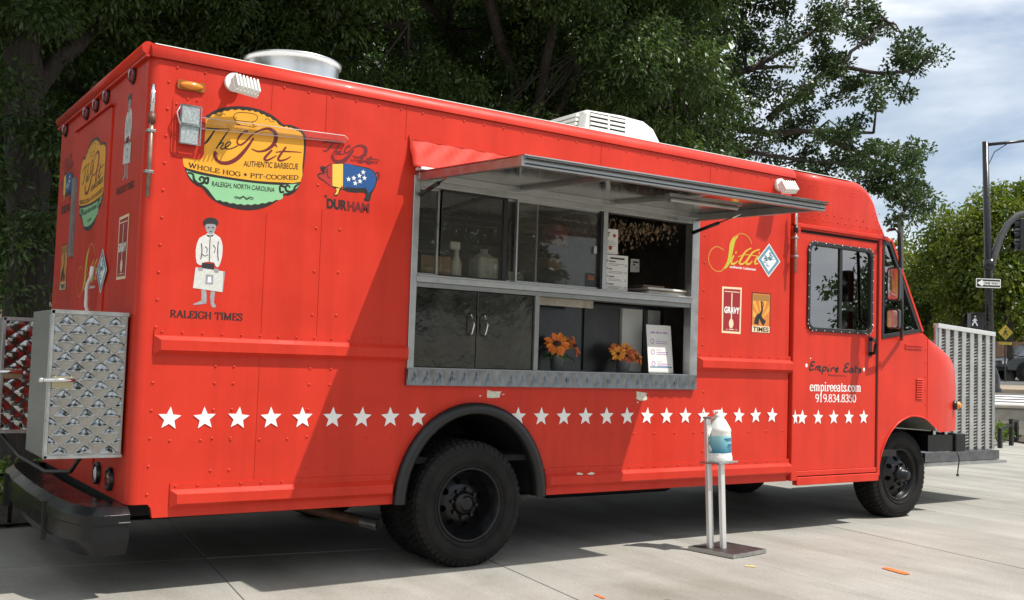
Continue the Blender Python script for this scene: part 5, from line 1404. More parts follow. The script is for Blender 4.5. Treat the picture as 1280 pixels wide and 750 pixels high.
# star stripe, each star its own vinyl
def star_mesh(r=0.062):
    mb = MB(); plate_mb(mb, Frame((0, 0, 0), (1, 0, 0), (0, 0, 1), (0, -1, 0)), [star_pts(0, 0, r, 0.44)], 0.0, 0.0025, True)
    return mb.build('star', WHITE, T)
star0 = star_mesh()
first = True
spots = [(0.1925 + k * 0.1824, 0.0) for k in range(26) if k not in (9, 10, 11)] + [(5.099 + i * 0.1914, 0.0) for i in range(5)]
spots.append((5.045, 0.022 - 0.0))
for i, (x, yy) in enumerate(spots):
    o = star0 if i == 0 else star0.copy()
    if i: COL.objects.link(o); o.parent = T; o.matrix_parent_inverse = star0.matrix_parent_inverse.copy()
    o.location = (x, -0.0012 - yy * 0, 0.905 if x < 5 else 0.888)
    o.rotation_euler = (0, rad(random.Random(i).uniform(-5, 5)), 0)
    if i == len(spots) - 1:
        o.scale = (0.55, 1, 1); o.location = (4.992, -0.0235, 0.89)
# chipped paint patches
CHIP = mat('primer_chip', (0.60, 0.58, 0.46), 0.7, var=0.25, vscale=60)
r_ = random.Random(5)
for (u, v, n) in ((617, 493, 1), (802, 495, 1), (600, 495, 0), (629, 493, 0), (797, 503, 0), (1013, 448, 0), (719, 591.5, 2), (735, 591, 2)):
    cx, cz = W(u, v); mb = MB(); rr = (0.012, 0.042, 0.02)[n]
    if n == 1: pts = [(cx + a * 1.0 + r_.uniform(-.006, .006), cz + b + r_.uniform(-.006, .006)) for a, b in ((-0.05, -0.024), (-0.02, -0.028), (0.03, -0.026), (0.05, -0.018), (0.046, 0.01), (0.055, 0.024), (0.0, 0.022), (-0.05, 0.026), (-0.046, 0.0))]
    else: pts = [(cx + rr * (1.6 if n == 2 else 1) * math.cos(a) * r_.uniform(0.5, 1.2), cz + rr * 0.45 * math.sin(a) * r_.uniform(0.5, 1.2)) for a in np.linspace(0, 2 * math.pi, 9)[:-1]]
    hgt = 0.0385 if n == 2 and u < 900 else (0.0225 if u > 1060 else 0.001)
    plate('paint_chip', SIDE, [pts], hgt - 0.001, hgt + 0.0006, CHIP, T, sides=False)

# ================================================================== THINGS IN THE SERVING WINDOW
ZS = 1.2015
# --- potted flowers
PET = mat('petal_orange', (0.60, 0.12, 0.012), 0.6, col2=(0.72, 0.22, 0.02), vscale=30)
PETR = mat('petal_rust', (0.38, 0.06, 0.012), 0.6, col2=(0.60, 0.14, 0.02), vscale=30)
PETY = mat('petal_yellow', (0.70, 0.27, 0.025), 0.6)
FEYE = mat('flower_eye', (0.035, 0.015, 0.01), 0.9)
FLEAF = mat('flower_leaf', (0.05, 0.13, 0.03), 0.5, var=0.3, vscale=20)
GALV = mat('galvanised', (0.30, 0.32, 0.32), 0.4, 0.8, var=0.25, vscale=16)
def flower(parent, c, r, tilt, mt, petals=15, seed=0, eye=0.3):
    rn = random.Random(seed); c = Vector(c)
    M = Matrix.Translation(c) @ Matrix.Rotation(tilt[1], 4, 'Z') @ Matrix.Rotation(tilt[0], 4, 'X')
    mb = MB()
    for k in range(petals):
        a = 2 * math.pi * k / petals + rn.uniform(-.12, .12); l = r * rn.uniform(0.82, 1.1); w = r * 0.20; dz = rn.uniform(-0.25, 0.25) * r
        ca, sa = math.cos(a), math.sin(a)
        pr = [(0.2, 0, 0), (0.55, w, 0.1), (0.8, w * 0.9, 0.12), (1.0, 0, 0.0), (0.8, -w * 0.9, 0.12), (0.55, -w, 0.1)]
        vs = [M @ Vector((ca * t * l - sa * q, sa * t * l + ca * q, hh * r + dz * t)) for t, q, hh in pr]
        mb.add(vs, [(0, 1, 2, 3), (0, 3, 4, 5)])
    f_ = mb.build('flower', mt, parent, weld=False)
    e = MB(); e.sphere(M @ Vector((0, 0, 0.1 * r)), r * eye, 10, 6, (1, 1, 0.6)); e.build('flower_centre', FEYE, f_)
def pot_of_flowers(x, y, lab, kind):
    t = thing('flower_pot', lab, 'flower pot', (x, y, ZS), 'potted flowers on the serving shelf')
    mb = MB(); mb.lathe([(0.001, 0.0), (0.042, 0.0), (0.056, 0.105), (0.059, 0.108), (0.059, 0.112), (0.053, 0.110), (0.05, 0.09), (0.001, 0.09)], (x, y, ZS), 'z', 24); mb.build('pot', GALV, t)
    rn = random.Random(int(x * 100))
    for k in range(9):
        mb = MB(); a = rn.uniform(0, 6.28); l = rn.uniform(0.06, 0.11); d = Vector((math.cos(a), math.sin(a), rn.uniform(-0.7, 0.3))).normalized()
        b0 = Vector((x, y, ZS + 0.12)) + Vector((math.cos(a), math.sin(a), 0)) * 0.03; sd_ = d.cross(Vector((0, 0, 1))).normalized() * l * 0.3
        mb.add([b0, b0 + d * l * 0.4 + sd_, b0 + d * l * 0.8 + sd_ * 0.6, b0 + d * l - Vector((0, 0, 0.015)), b0 + d * l * 0.8 - sd_ * 0.6, b0 + d * l * 0.4 - sd_], [(0, 1, 2, 3), (0, 3, 4, 5)])
        mb.build('leaf', FLEAF, t)
    if kind == 0:
        flower(t, (x - 0.05, y - 0.05, ZS + 0.18), 0.088, (rad(75), rad(-12)), PET, 16, 1, 0.34)
        flower(t, (x + 0.04, y - 0.03, ZS + 0.195), 0.068, (rad(50), rad(20)), PETY, 14, 2, 0.2)
        flower(t, (x + 0.10, y - 0.05, ZS + 0.17), 0.075, (rad(72), rad(35)), PETR, 14, 3, 0.25)
        flower(t, (x + 0.01, y + 0.03, ZS + 0.20), 0.05, (rad(35), rad(0)), PET, 13, 4, 0.22)
    else:
        for i, (dx, dy, dz, r_, m_) in enumerate(((-0.07, -0.04, 0.13, 0.05, PETY), (-0.02, -0.06, 0.12, 0.052, PETR), (0.04, -0.06, 0.115, 0.05, PETR), (0.08, -0.04, 0.12, 0.046, PET), (0.0, -0.02, 0.165, 0.045, PETY), (0.05, 0.0, 0.155, 0.045, PET), (-0.05, 0.01, 0.16, 0.045, PET), (0.11, -0.02, 0.10, 0.04, PETY))):
            flower(t, (x + dx * 1.15, y + dy, ZS + dz), r_ * 1.25, (rad(62), rad(dx * 400)), m_, 13, 10 + i, 0.2)
    return t
fx1 = W(697, 440, 0.13)[0]; fx2 = W(779, 445, 0.13)[0]
pot_of_flowers(fx1, 0.13, 'galvanised pot of large orange sunflowers beside the cabinet post', 0)
pot_of_flowers(fx2, 0.13, 'low galvanised pot of mixed rust and yellow flowers', 1)
# --- paper sign in an acrylic stand
y = 0.10; sx0, sz0 = W(811, 462, y); sx1, sz1 = W(843, 407, y)
t = thing('sign_holder', 'white paper sign with purple icons standing on the serving shelf', 'sign', ((sx0 + sx1) / 2, y, ZS))
Fs = Frame((0, y, 0), (1, 0, 0), (0, 0.10, 1), (0, -1, 0.10)); Fs = Frame((0, y - 0.0, ZS), (1, 0, 0), Vector((0, 0.12, 1)).normalized(), Vector((0, -1, 0.12)).normalized())
H_ = sz1 - ZS
plate('paper', Fs, [rect(sx0, 0.004, sx1, H_)], 0.0, 0.0015, PAPER, t)
mb = MB()
for q0, q1 in ((0.16, 0.34), (0.38, 0.52), (0.56, 0.62), (0.66, 0.84)):
    aa, ab = sx0 + (sx1 - sx0) * q0, sx0 + (sx1 - sx0) * q1; mb.add([Fs(aa, H_ * 0.825, 0.0025), Fs(ab, H_ * 0.825, 0.0025), Fs(ab, H_ * 0.86, 0.0025), Fs(aa, H_ * 0.86, 0.0025)], [(0, 1, 2, 3)])
mb.build('printed_heading', VPUR, t, weld=False)
mb = MB()
for k, zz in enumerate((0.66, 0.44, 0.2)):
    plate_mb(mb, Fs, [ell(sx0 + 0.05, H_ * zz, 0.018, 0.02, 16), ell(sx0 + 0.05, H_ * zz, 0.012, 0.014, 16)], 0.002, 0.0025)
    for q in range(3): mb.add([Fs(sx0 + 0.085, H_ * zz + 0.016 - q * 0.014, 0.0025), Fs(sx0 + 0.085 + (0.05 if q == 0 else 0.11), H_ * zz + 0.016 - q * 0.014, 0.0025), Fs(sx0 + 0.085 + (0.05 if q == 0 else 0.11), H_ * zz + 0.011 - q * 0.014 + (0.007 if q == 0 else 0), 0.0025), Fs(sx0 + 0.085, H_ * zz + 0.011 - q * 0.014 + (0.007 if q == 0 else 0), 0.0025)], [(0, 1, 2, 3)])
mb.build('printed_icons', VPUR, t, weld=False)
plate('printed_band', Fs, [rect(sx0 + 0.012, H_ * 0.12, sx1 - 0.012, H_ * 0.145)], 0.0015, 0.0025, VSLT, t)
plate('stand_foot', Fs, [rect(sx0 - 0.006, 0.0, sx1 + 0.006, 0.02)], -0.05, 0.006, ACRY, t)
# --- menus taped inside the open window
def menu(u0, v0, u1, v1, yy, lab, kind, name='menu_sheet'):
    a0, b1 = W(u0, v0, yy); a1, b0 = W(u1, v1, yy)
    f_ = Frame((0, yy, 0), (1, 0, 0), (0, 0, 1), (0, -1, 0))
    t_ = thing(name, lab, 'menu', ((a0 + a1) / 2, yy, b0))
    plate('paper', f_, [[(a0, b0), (a1, b0 + 0.004), (a1 - 0.002, b1), (a0 + 0.003, b1 - 0.003)]], 0.0, 0.001, PAPER, t_)
    mb = MB(); rn = random.Random(kind); w = a1 - a0; z = b1 - 0.05
    def bar(x0, x1, zz, hh): mb.add([f_(x0, zz, 0.002), f_(x1, zz, 0.002), f_(x1, zz + hh, 0.002), f_(x0, zz + hh, 0.002)], [(0, 1, 2, 3)])
    if kind == 1:
        bar(a0 + 0.015, a0 + w * 0.4, b1 - 0.035, 0.01); bar(a0 + 0.015, a0 + w * 0.35, b1 - 0.052, 0.008)
        for q in range(4): bar(a0 + 0.015, a0 + w * rn.uniform(.7, .92), b1 - 0.085 - q * 0.012, 0.002)
    else:
        bar(a0 + w * 0.28, a0 + w * 0.85, b1 - 0.03, 0.012)
        while z > b0 + 0.05:
            bar(a0 + 0.025, a0 + 0.042, z, 0.012); bar(a0 + 0.05, a0 + w * rn.uniform(.35, .5), z, 0.007)
            for q in range(2): bar(a0 + 0.05, a0 + w * rn.uniform(.6, .85), z - 0.014 - q * 0.010, 0.0025); bar(a1 - 0.03, a1 - 0.012, z - 0.014 - q * 0.010, 0.003)
            z -= 0.052
    mb.build('printed_lines', VDGR, t_, weld=False)
    if kind == 1:
        m2 = MB(); plate_mb(m2, f_, [ell(a0 + w * 0.72, b1 - 0.045, 0.014, 0.013, 14)], 0.001, 0.002); m2.build('printed_seal', mat('print_rust', (0.35, 0.07, 0.03), 0.7), t_); m2 = MB(); plate_mb(m2, f_, [ell(a0 + w * 0.45, b0 + 0.045, 0.016, 0.016, 14)], 0.001, 0.002); m2.build('printed_seal', mat('print_rust', (0.35, 0.07, 0.03), 0.7), t_)
menu(755.5, 285, 772, 319, 0.030, 'narrow white paper with a red seal taped above the menu', 1, 'notice_sheet')
menu(754, 317, 784, 368, 0.018, 'tall white menu sheet taped in the open serving window', 2)
menu(788, 323, 799, 341, 0.40, 'small grey card hanging inside the open serving window', 3, 'order_card')
# --- stack of wrapping paper on the ledge
x0 = W(797, 365, 0.12)[0]; x1 = W(858, 372, 0.12)[0]
t = thing('paper_stack', 'stack of white and brown wrapping sheets on the serving ledge', 'paper stack', ((x0 + x1) / 2, 0.15, 1.761))
for k in range(6):
    mb = MB(); rn = random.Random(k); dx = rn.uniform(-0.015, 0.015)
    mb.box(x0 + 0.03 + dx, 0.03 + rn.uniform(0, 0.02), 1.7615 + k * 0.0085, x1 - 0.02 + dx, 0.28, 1.7685 + k * 0.0085); mb.build('sheet_bundle', PAPER if k != 3 else CARD, t)
mb = MB(); mb.box(x0, 0.06, 1.814, x0 + 0.2, 0.26, 1.826); mb.build('brown_folder', mat('brown_folder', (0.16, 0.10, 0.07), 0.7), t)
# --- bottles and box behind the glass
def jug(u, v0, v1, yy, lab, w):
    a, zt = W(u, v0, yy); zb = 1.747
    t_ = thing('plastic_jug', lab, 'jug', (a, yy, zb))
    h_ = zt - zb
    mb = MB(); mb.box(a - w, yy - w, zb, a + w, yy + w, zb + h_ * 0.78); mb.build('jug_body', WHITEP, t_, bevel=0.02, bseg=3)
    mb = MB(); mb.lathe([(w * 0.92, h_ * 0.77), (w * 0.6, h_ * 0.86), (w * 0.33, h_ * 0.9), (w * 0.33, h_ * 1.0), (0.001, h_ * 1.0)], (a, yy, zb), 'z', 20); mb.build('jug_neck', WHITEP, t_)
jug(605, 312, 350, 0.22, 'square white plastic jug standing behind the serving glass', 0.075)
yy = 0.15; a, zt = W(568, 298, yy)
t = thing('spray_bottle', 'tall white trigger spray bottle beside the cardboard box', 'bottle', (a, yy, 1.747))
h_ = zt - 1.747
mb = MB(); mb.lathe([(0.001, 0), (0.034, 0), (0.036, 0.02), (0.034, h_ * 0.35), (0.026, h_ * 0.5), (0.016, h_ * 0.58), (0.015, h_ * 0.75), (0.001, h_ * 0.75)], (a + 0.02, yy, 1.747), 'z', 20); mb.build('bottle_body', WHITEP, t)
mb = MB(); mb.box(a - 0.03, yy - 0.014, 1.747 + h_ * 0.74, a + 0.04, yy + 0.014, 1.747 + h_ * 0.92); mb.box(a + 0.02, yy - 0.008, 1.747 + h_ * 0.62, a + 0.034, yy + 0.008, 1.747 + h_ * 0.75); mb.build('trigger_head', WHITEP, t, bevel=0.005)
yy = 0.14; bx0 = W(521, 330, yy)[0]; bx1, bzt = W(566, 322, yy)
t = thing('cardboard_box', 'brown cardboard box on the sill behind the left pane', 'box', ((bx0 + bx1) / 2, yy + 0.08, 1.747))
mb = MB(); mb.box(bx0 + 0.03, yy, 1.7475, bx1 - 0.01, yy + 0.18, bzt); mb.build('box_body', CARD, t, bevel=0.002)
mb = MB(); mb.box(bx0 + 0.03, yy - 0.001, 1.80, bx1 - 0.01, yy, 1.82); mb.build('packing_tape', mat('tape', (0.42, 0.30, 0.16), 0.35), t)
yy = 0.10; cx0, cz1 = W(638, 339, yy); cx1 = W(656, 345, yy)[0]
t = thing('tip_card', 'small folded white card on the sill behind the glass', 'card', ((cx0 + cx1) / 2, yy, 1.747))
mb = MB(); mb.add([(cx0, yy, 1.7475), (cx1, yy, 1.7475), (cx1, yy + 0.03, cz1), (cx0, yy + 0.03, cz1), (cx0, yy + 0.06, 1.7475), (cx1, yy + 0.06, 1.7475)], [(0, 1, 2, 3), (3, 2, 5, 4)]); mb.build('folded_card', PAPER, t)
yy = 0.03; a0, b1 = W(731, 341, yy); a1, b0 = W(743, 360, yy)
t = thing('window_sticker', 'small dark notice with orange letters stuck on the serving glass', 'sticker', ((a0 + a1) / 2, 0.0155, b0))
f_ = Frame((0, 0.0165, 0), (1, 0, 0), (0, 0, 1), (0, -1, 0))
plate('notice', f_, [rect(a0, b0, a1, b1)], 0.0, 0.0012, VDGR, t)
mb = MB()
for q0 in (0.25, 0.45, 0.65): mb.box(a0 + (a1 - a0) * q0, 0.0165 - 0.002, b0 + 0.05, a0 + (a1 - a0) * (q0 + 0.1), 0.0165 - 0.0012, b1 - 0.02)
mb.box(a0 + (a1 - a0) * 0.2, 0.0165 - 0.002, b1 - 0.03, a0 + (a1 - a0) * 0.8, 0.0165 - 0.0012, b1 - 0.018)
mb.build('printed_text', mat('print_orange', (0.45, 0.12, 0.03), 0.6), t)
# --- dried garland along the head of the window (leaves nobody could count)
rn = random.Random(8); mb = MB()
def gleaf(p, l):
    d = Vector((rn.uniform(-.5, .5), rn.uniform(-.4, .4), -1)).normalized(); s_ = d.cross(Vector((rn.uniform(-1, 1), 1, 0))).normalized() * l * 0.3
    mb.add([p, p + d * l * .5 + s_, p + d * l, p + d * l * .5 - s_], [(0, 1, 2, 3)])
for k in range(420):
    x = rn.uniform(3.07, 3.84); p = Vector((x, rn.uniform(0.10, 0.5), 2.30 - abs(rn.gauss(0, 0.085)) * (1.3 if 3.1 < x < 3.5 else 0.7)))
    gleaf(p, rn.uniform(0.018, 0.038))
tag(mb.build('dried_leaf_garland', mat('dried_leaf', (0.17, 0.11, 0.06), 0.7, col2=(0.28, 0.19, 0.11), vscale=30), None, weld=False), 'brown dried leaf garland hanging inside the open serving window', 'garland', kind='stuff')
for i, (u, v) in enumerate(((614, 240), (632, 242), (648, 245), (683, 252), (693, 254))):
    x, z = W(u, v, 0.5); t = thing('hanging_clip', 'pale wooden clips hanging on a string under the kitchen ceiling', 'clip', (x, 0.5, z), 'wooden clips on the string')
    mb = MB(); sgn = -1 if i < 3 else 1
    mb.bar((x - 0.03 * sgn, 0.5, z + 0.05), (x + 0.035 * sgn, 0.5, z - 0.03), 0.012, 0.018); mb.bar((x - 0.03 * sgn, 0.5, z + 0.05), (x - 0.03 * sgn, 0.5, 2.658), 0.003, 0.003); mb.build('clip_body', mat('pale_wood', (0.62, 0.50, 0.36), 0.6), t)

# --- person behind the glass: red cap, black mask, dark shirt
pyy = 0.43; hx, hz = W(692, 303, pyy)        # centre of the head
print('head at', hx, hz)
HZ = hz
person = thing('person', 'person in red cap, black mask and dark shirt behind the serving glass', 'person', (hx, pyy, 0.66))
SKIN = mat('skin', (0.42, 0.24, 0.17), 0.55, var=0.06, vscale=20)
SHIRT = mat('dark_shirt', (0.022, 0.022, 0.026), 0.85, var=0.2, vscale=12)
def skin_body(name, joints, edges, parent, mt, sub=2):
    me = bpy.data.meshes.new(name); me.from_pydata([j[0] for j in joints], edges, []); me.materials.append(mt)
    o = bpy.data.objects.new(name, me); link(o, parent)
    sm = o.modifiers.new('skin', 'SKIN'); sm.use_smooth_shade = True
    if not me.skin_vertices: me.attributes.new('sv', 'FLOAT', 'POINT')
    ss = o.modifiers.new('sub', 'SUBSURF'); ss.levels = sub; ss.render_levels = sub
    return o, me
def bmskin(joints, edges, name, parent, mt):
    bm = bmesh.new(); lay = bm.verts.layers.skin.verify(); vv = []
    for (p, r) in joints:
        v = bm.verts.new(p); v[lay].radius = r if hasattr(r, '__len__') else (r, r); vv.append(v)
    vv[0][lay].use_root = True
    for a, b in edges: bm.edges.new((vv[a], vv[b]))
    me = bpy.data.meshes.new(name); bm.to_mesh(me); bm.free(); me.materials.append(mt)
    o = bpy.data.objects.new(name, me); link(o, parent)
    sm = o.modifiers.new('skin', 'SKIN'); sm.use_smooth_shade = True
    ss = o.modifiers.new('sub', 'SUBSURF'); ss.levels = 2; ss.render_levels = 2
    return o
z = lambda d: HZ + d
j = [((hx, pyy, z(-0.76)), (0.15, 0.10)), ((hx, pyy, z(-0.55)), (0.14, 0.10)), ((hx, pyy + .01, z(-0.36)), (0.17, 0.10)), ((hx, pyy + .01, z(-0.24)), (0.12, 0.08)), ((hx, pyy, z(-0.20)), 0.066), ((hx, pyy - 0.004, z(-0.185)), 0.064),
     ((hx - 0.19, pyy, z(-0.27)), 0.062), ((hx - 0.25, pyy - 0.02, z(-0.50)), 0.046), ((hx - 0.24, pyy - 0.04, z(-0.70)), 0.034), ((hx - 0.235, pyy - 0.05, z(-0.76)), 0.03),
     ((hx + 0.19, pyy, z(-0.27)), 0.062), ((hx + 0.25, pyy - 0.02, z(-0.50)), 0.046), ((hx + 0.24, pyy - 0.04, z(-0.70)), 0.034), ((hx + 0.235, pyy - 0.05, z(-0.76)), 0.03),
     ((hx - 0.09, pyy, z(-0.86)), 0.10), ((hx - 0.10, pyy - 0.01, z(-1.22)), 0.062), ((hx - 0.10, pyy + 0.01, z(-1.52)), 0.045),
     ((hx + 0.09, pyy, z(-0.86)), 0.10), ((hx + 0.10, pyy - 0.01, z(-1.22)), 0.062), ((hx + 0.10, pyy + 0.01, z(-1.52)), 0.045)]
e = [(0, 1), (1, 2), (2, 3), (3, 4), (4, 5), (3, 6), (6, 7), (7, 8), (8, 9), (3, 10), (10, 11), (11, 12), (12, 13), (0, 14), (14, 15), (15, 16), (0, 17), (17, 18), (18, 19)]
bmskin(j, e, 'body', person, SHIRT)
mb = MB(); mb.tube([(hx, pyy + 0.012, z(-0.22)), (hx, pyy + 0.008, z(-0.15)), (hx, pyy, z(-0.06))], [0.062, 0.054, 0.056], 18); mb.build('neck', SKIN, person)
# head facing the customer, turned a little to the left of the picture
HM = Matrix.Translation((hx, pyy - 0.015, HZ)) @ Matrix.Rotation(rad(-24), 4, 'Z') @ Matrix.Rotation(rad(6), 4, 'X')
mb = MB(); mb.smooth = True; nn_, mm_ = 28, 20; vs = []
for jv in range(mm_ + 1):
    t_ = math.pi * jv / mm_; zz = math.cos(t_)
    for i in range(nn_):
        a = 2 * math.pi * i / nn_; sx_ = math.sin(t_) * math.cos(a); sy_ = math.sin(t_) * math.sin(a)   # -y is the face
        jaw = 1.0 - 0.28 * max(0, -zz) ** 1.3
        px, py, pz = 0.078 * sx_ * jaw, 0.098 * sy_ * (1.0 if sy_ < 0 else 0.98), 0.122 * zz
        if sy_ < -0.2:
            nose = math.exp(-((px / 0.016) ** 2)) * math.exp(-(((pz + 0.018) / 0.03) ** 2)) * 0.022
            eye = (math.exp(-(((abs(px) - 0.032) / 0.016) ** 2)) * math.exp(-(((pz - 0.012) / 0.014) ** 2))) * 0.010
            lip = math.exp(-((px / 0.025) ** 2)) * math.exp(-(((pz + 0.062) / 0.012) ** 2)) * 0.006
            py -= nose + lip - eye
        vs.append(HM @ Vector((px, py, pz)))
mb.add(vs, [(r_ * nn_ + i, r_ * nn_ + (i + 1) % nn_, (r_ + 1) * nn_ + (i + 1) % nn_, (r_ + 1) * nn_ + i) for r_ in range(mm_) for i in range(nn_)])
mb.smooth = False
for sgn in (-1, 1):
    mb.sphere(HM @ Vector((0.078 * sgn, 0.008, -0.005)), 0.03, 10, 8, (0.35, 0.7, 1.0))
hd = mb.build('head', SKIN, person)
for sgn in (-1, 1):
    mb = MB(); mb.sphere(HM @ Vector((0.032 * sgn, -0.0795, 0.010)), 0.0115, 10, 8); mb.build('eye', mat('eye_white', (0.45, 0.43, 0.41), 0.2), hd)
    mb = MB(); mb.sphere(HM @ Vector((0.032 * sgn, -0.0895, 0.010)), 0.0055, 8, 6); mb.build('iris', mat('eye_dark', (0.02, 0.012, 0.01), 0.15), hd)
    mb = MB(); mb.tube([HM @ Vector((0.016 * sgn, -0.094, 0.029)), HM @ Vector((0.032 * sgn, -0.092, 0.034)), HM @ Vector((0.05 * sgn, -0.082, 0.029))], [0.003, 0.004, 0.002], 6); mb.build('eyebrow', mat('hair_dark', (0.02, 0.014, 0.01), 0.7), hd)
mb = MB(); mb.smooth = True
for jv in range(9):
    for i in range(17):
        a = rad(-180 - 8 + 196 * i / 16); zz = -0.012 - 0.1 * jv / 8
        r1 = 0.083 - 0.022 * max(0, jv - 4) / 4; r2 = 0.108 + 0.012 * math.sin(math.pi * jv / 8) - 0.012 * max(0, jv - 5)
        mb.v.append(tuple(HM @ Vector((r1 * math.cos(a), r2 * math.sin(a) + 0.0, zz - 0.006 * math.sin(a) * 0))))
for jv in range(8):
    for i in range(16):
        mb.f.append((jv * 17 + i, jv * 17 + i + 1, (jv + 1) * 17 + i + 1, (jv + 1) * 17 + i)); mb.mi.append(0); mb.sm.append(True)
mb.build('face_mask', mat('mask_black', (0.012, 0.012, 0.013), 0.9), person)
CAPR = mat('cap_red', (0.32, 0.012, 0.014), 0.85, var=0.12, vscale=30)
mb = MB(); mb.smooth = True; vs = []
for jv in range(9):
    t_ = rad(90) * jv / 8
    for i in range(28):
        a = 2 * math.pi * i / 28; vs.append(HM @ Vector((0.088 * math.cos(t_) * math.cos(a), 0.008 + 0.108 * math.cos(t_) * math.sin(a), 0.040 + 0.100 * math.sin(t_) ** 0.9)))
mb.add(vs, [(r_ * 28 + i, r_ * 28 + (i + 1) % 28, (r_ + 1) * 28 + (i + 1) % 28, (r_ + 1) * 28 + i) for r_ in range(8) for i in range(28)])
cap = mb.build('cap', CAPR, person)
mb = MB(); mb.smooth = True; vs = []
for q, (rx_, ry_, dz) in enumerate(((0.084, 0.098, 0.046), (0.082, 0.135, 0.040), (0.074, 0.172, 0.026))):
    for i in range(15):
        a = rad(200 + 140 * i / 14); vs.append(HM @ Vector((rx_ * math.cos(a), 0.005 + ry_ * math.sin(a), dz - 0.012 * abs(math.cos(a)))))
mb.add(vs, [(r_ * 15 + i, r_ * 15 + i + 1, (r_ + 1) * 15 + i + 1, (r_ + 1) * 15 + i) for r_ in range(2) for i in range(14)])
o = mb.build('cap_brim', CAPR, cap); b = o.modifiers.new('s', 'SOLIDIFY'); b.thickness = 0.004
mb = MB(); 
for k in range(3): mb.add([HM @ Vector((-0.022 + 0.004 * k, -0.096 + 0.012 * k, 0.085 + 0.013 * k)), HM @ Vector((0.024 - 0.002 * k, -0.096 + 0.012 * k, 0.085 + 0.013 * k)), HM @ Vector((0.022 - 0.002 * k, -0.0935 + 0.012 * k, 0.091 + 0.013 * k)), HM @ Vector((-0.020 + 0.004 * k, -0.0935 + 0.012 * k, 0.091 + 0.013 * k))], [(0, 1, 2, 3)])
mb.build('cap_emblem', mat('emblem_pale', (0.5, 0.42, 0.40), 0.8), cap)
mb = MB(); mb.smooth = True
vs = []
for jv in range(5):
    for i in range(15):
        a = rad(-20 + 220 * i / 14); vs.append(HM @ Vector((0.084 * math.cos(a), 0.012 + 0.104 * math.sin(a), 0.05 - 0.028 * jv)))
mb.add(vs, [(r_ * 15 + i, r_ * 15 + i + 1, (r_ + 1) * 15 + i + 1, (r_ + 1) * 15 + i) for r_ in range(4) for i in range(14)])
mb.build('hair', mat('hair_dark', (0.02, 0.014, 0.01), 0.7), person)
# hands resting together on the counter, five fingers each
for sgn in (-1, 1):
    w0 = Vector((hx + 0.235 * sgn, pyy - 0.05, z(-0.77)))
    jj = [(w0, 0.024), (w0 + Vector((0.0, -0.015, -0.06)), (0.018, 0.03))]; ee = [(0, 1)]
    for k, (off, ln) in enumerate(((-0.028, 0.062), (-0.010, 0.074), (0.009, 0.078), (0.027, 0.068))):
        d = Vector((0, -0.15, -1)).normalized(); s_ = Vector((0, -1, 0.15)).normalized()
        b0 = w0 + Vector((0.0, -0.015, -0.06)) + s_ * off + d * 0.03; i0 = len(jj)
        jj += [(b0, 0.009), (b0 + d * ln * 0.5 + Vector((-0.004 * sgn, 0, 0)), 0.0085), (b0 + d * ln * 0.9 + Vector((-0.022 * sgn, 0, 0)), 0.0075)]; ee += [(1, i0), (i0, i0 + 1), (i0 + 1, i0 + 2)]
    i0 = len(jj); tb = w0 + Vector((-0.005 * sgn, -0.04, -0.035)); jj += [(tb, 0.011), (tb + Vector((-0.012 * sgn, -0.02, -0.04)), 0.009)]; ee += [(0, i0), (i0, i0 + 1)]
    bmskin(jj, ee, 'hand', person, SKIN)
mb = MB(); x_, y_ = hx + 0.01, pyy - 0.118
mb.sphere((hx - 0.02, pyy - 0.108, z(-0.36)), 0.02, 10, 6, (1.2, 0.3, 0.7)); mb.build('shirt_emblem', mat('emblem_grey', (0.4, 0.4, 0.4), 0.7), person)

# ================================================================== SANITISER STAND
bx, by = G(909, 690)
stand = thing('sanitizer_stand', 'slim silver foot pedal stand on a dark base plate beside the truck', 'dispenser stand', (bx, by, 0.004))
ang = rad(8)
Rm = Matrix.Translation((bx, by, 0.004)) @ Matrix.Rotation(ang, 4, 'Z')
LeanM = Matrix.Translation((bx, by, 0.004)) @ Matrix.Rotation(rad(-2.6), 4, Vector((RZ.x, RZ.y, 0)).normalized()) @ Matrix.Rotation(ang, 4, 'Z')
mb = MB(); mb.box(-0.185, -0.18, 0.0, 0.185, 0.18, 0.022, Rm); mb.build('base_plate', mat('base_dark', (0.06, 0.045, 0.045), 0.5, 0.3, var=0.4, vscale=14), stand)
mb = MB()
for a in ((-0.19, -0.186, 0.19, -0.18), (-0.19, 0.18, 0.19, 0.186), (-0.191, -0.18, -0.185, 0.18), (0.185, -0.18, 0.191, 0.18)): mb.box(a[0], a[1], 0.0, a[2], a[3], 0.026, Rm)
mb.build('base_rim', ALU, stand)
LI = LeanM.inverted()
def at_depth_of(u, v):     # point of the picture ray on the stand's own upright plane, in stand coordinates
    d = pray(u, v); n_ = Vector((RZ.x, RZ.y, 0)).normalized(); t_ = (Vector((bx, by, 0)) - CAM).dot(n_) / d.dot(n_); return LI @ (CAM + d * t_)
p1 = at_depth_of(888, 683); p2 = at_depth_of(904, 684); ptp = at_depth_of(878.5, 523); pbt = at_depth_of(898, 577); ptop_ = at_depth_of(898, 513); pnk = at_depth_of(898, 526)
print('stand', p1, p2, ptp, pbt, ptop_)
mb = MB(); mb.box(p1.x - 0.026, p1.y - 0.014, 0.02, p1.x + 0.024, p1.y + 0.014, ptp.z, LeanM); mb.build('rear_post', mat('pale_post', (0.72, 0.72, 0.70), 0.4, 0.6), stand, bevel=0.003)
mb = MB(); mb.box(p2.x - 0.022, p2.y - 0.014, 0.02, p2.x + 0.022, p2.y + 0.014, pbt.z - 0.012, LeanM); mb.build('front_post', mat('pale_post', (0.72, 0.72, 0.70), 0.4, 0.6), stand, bevel=0.003)
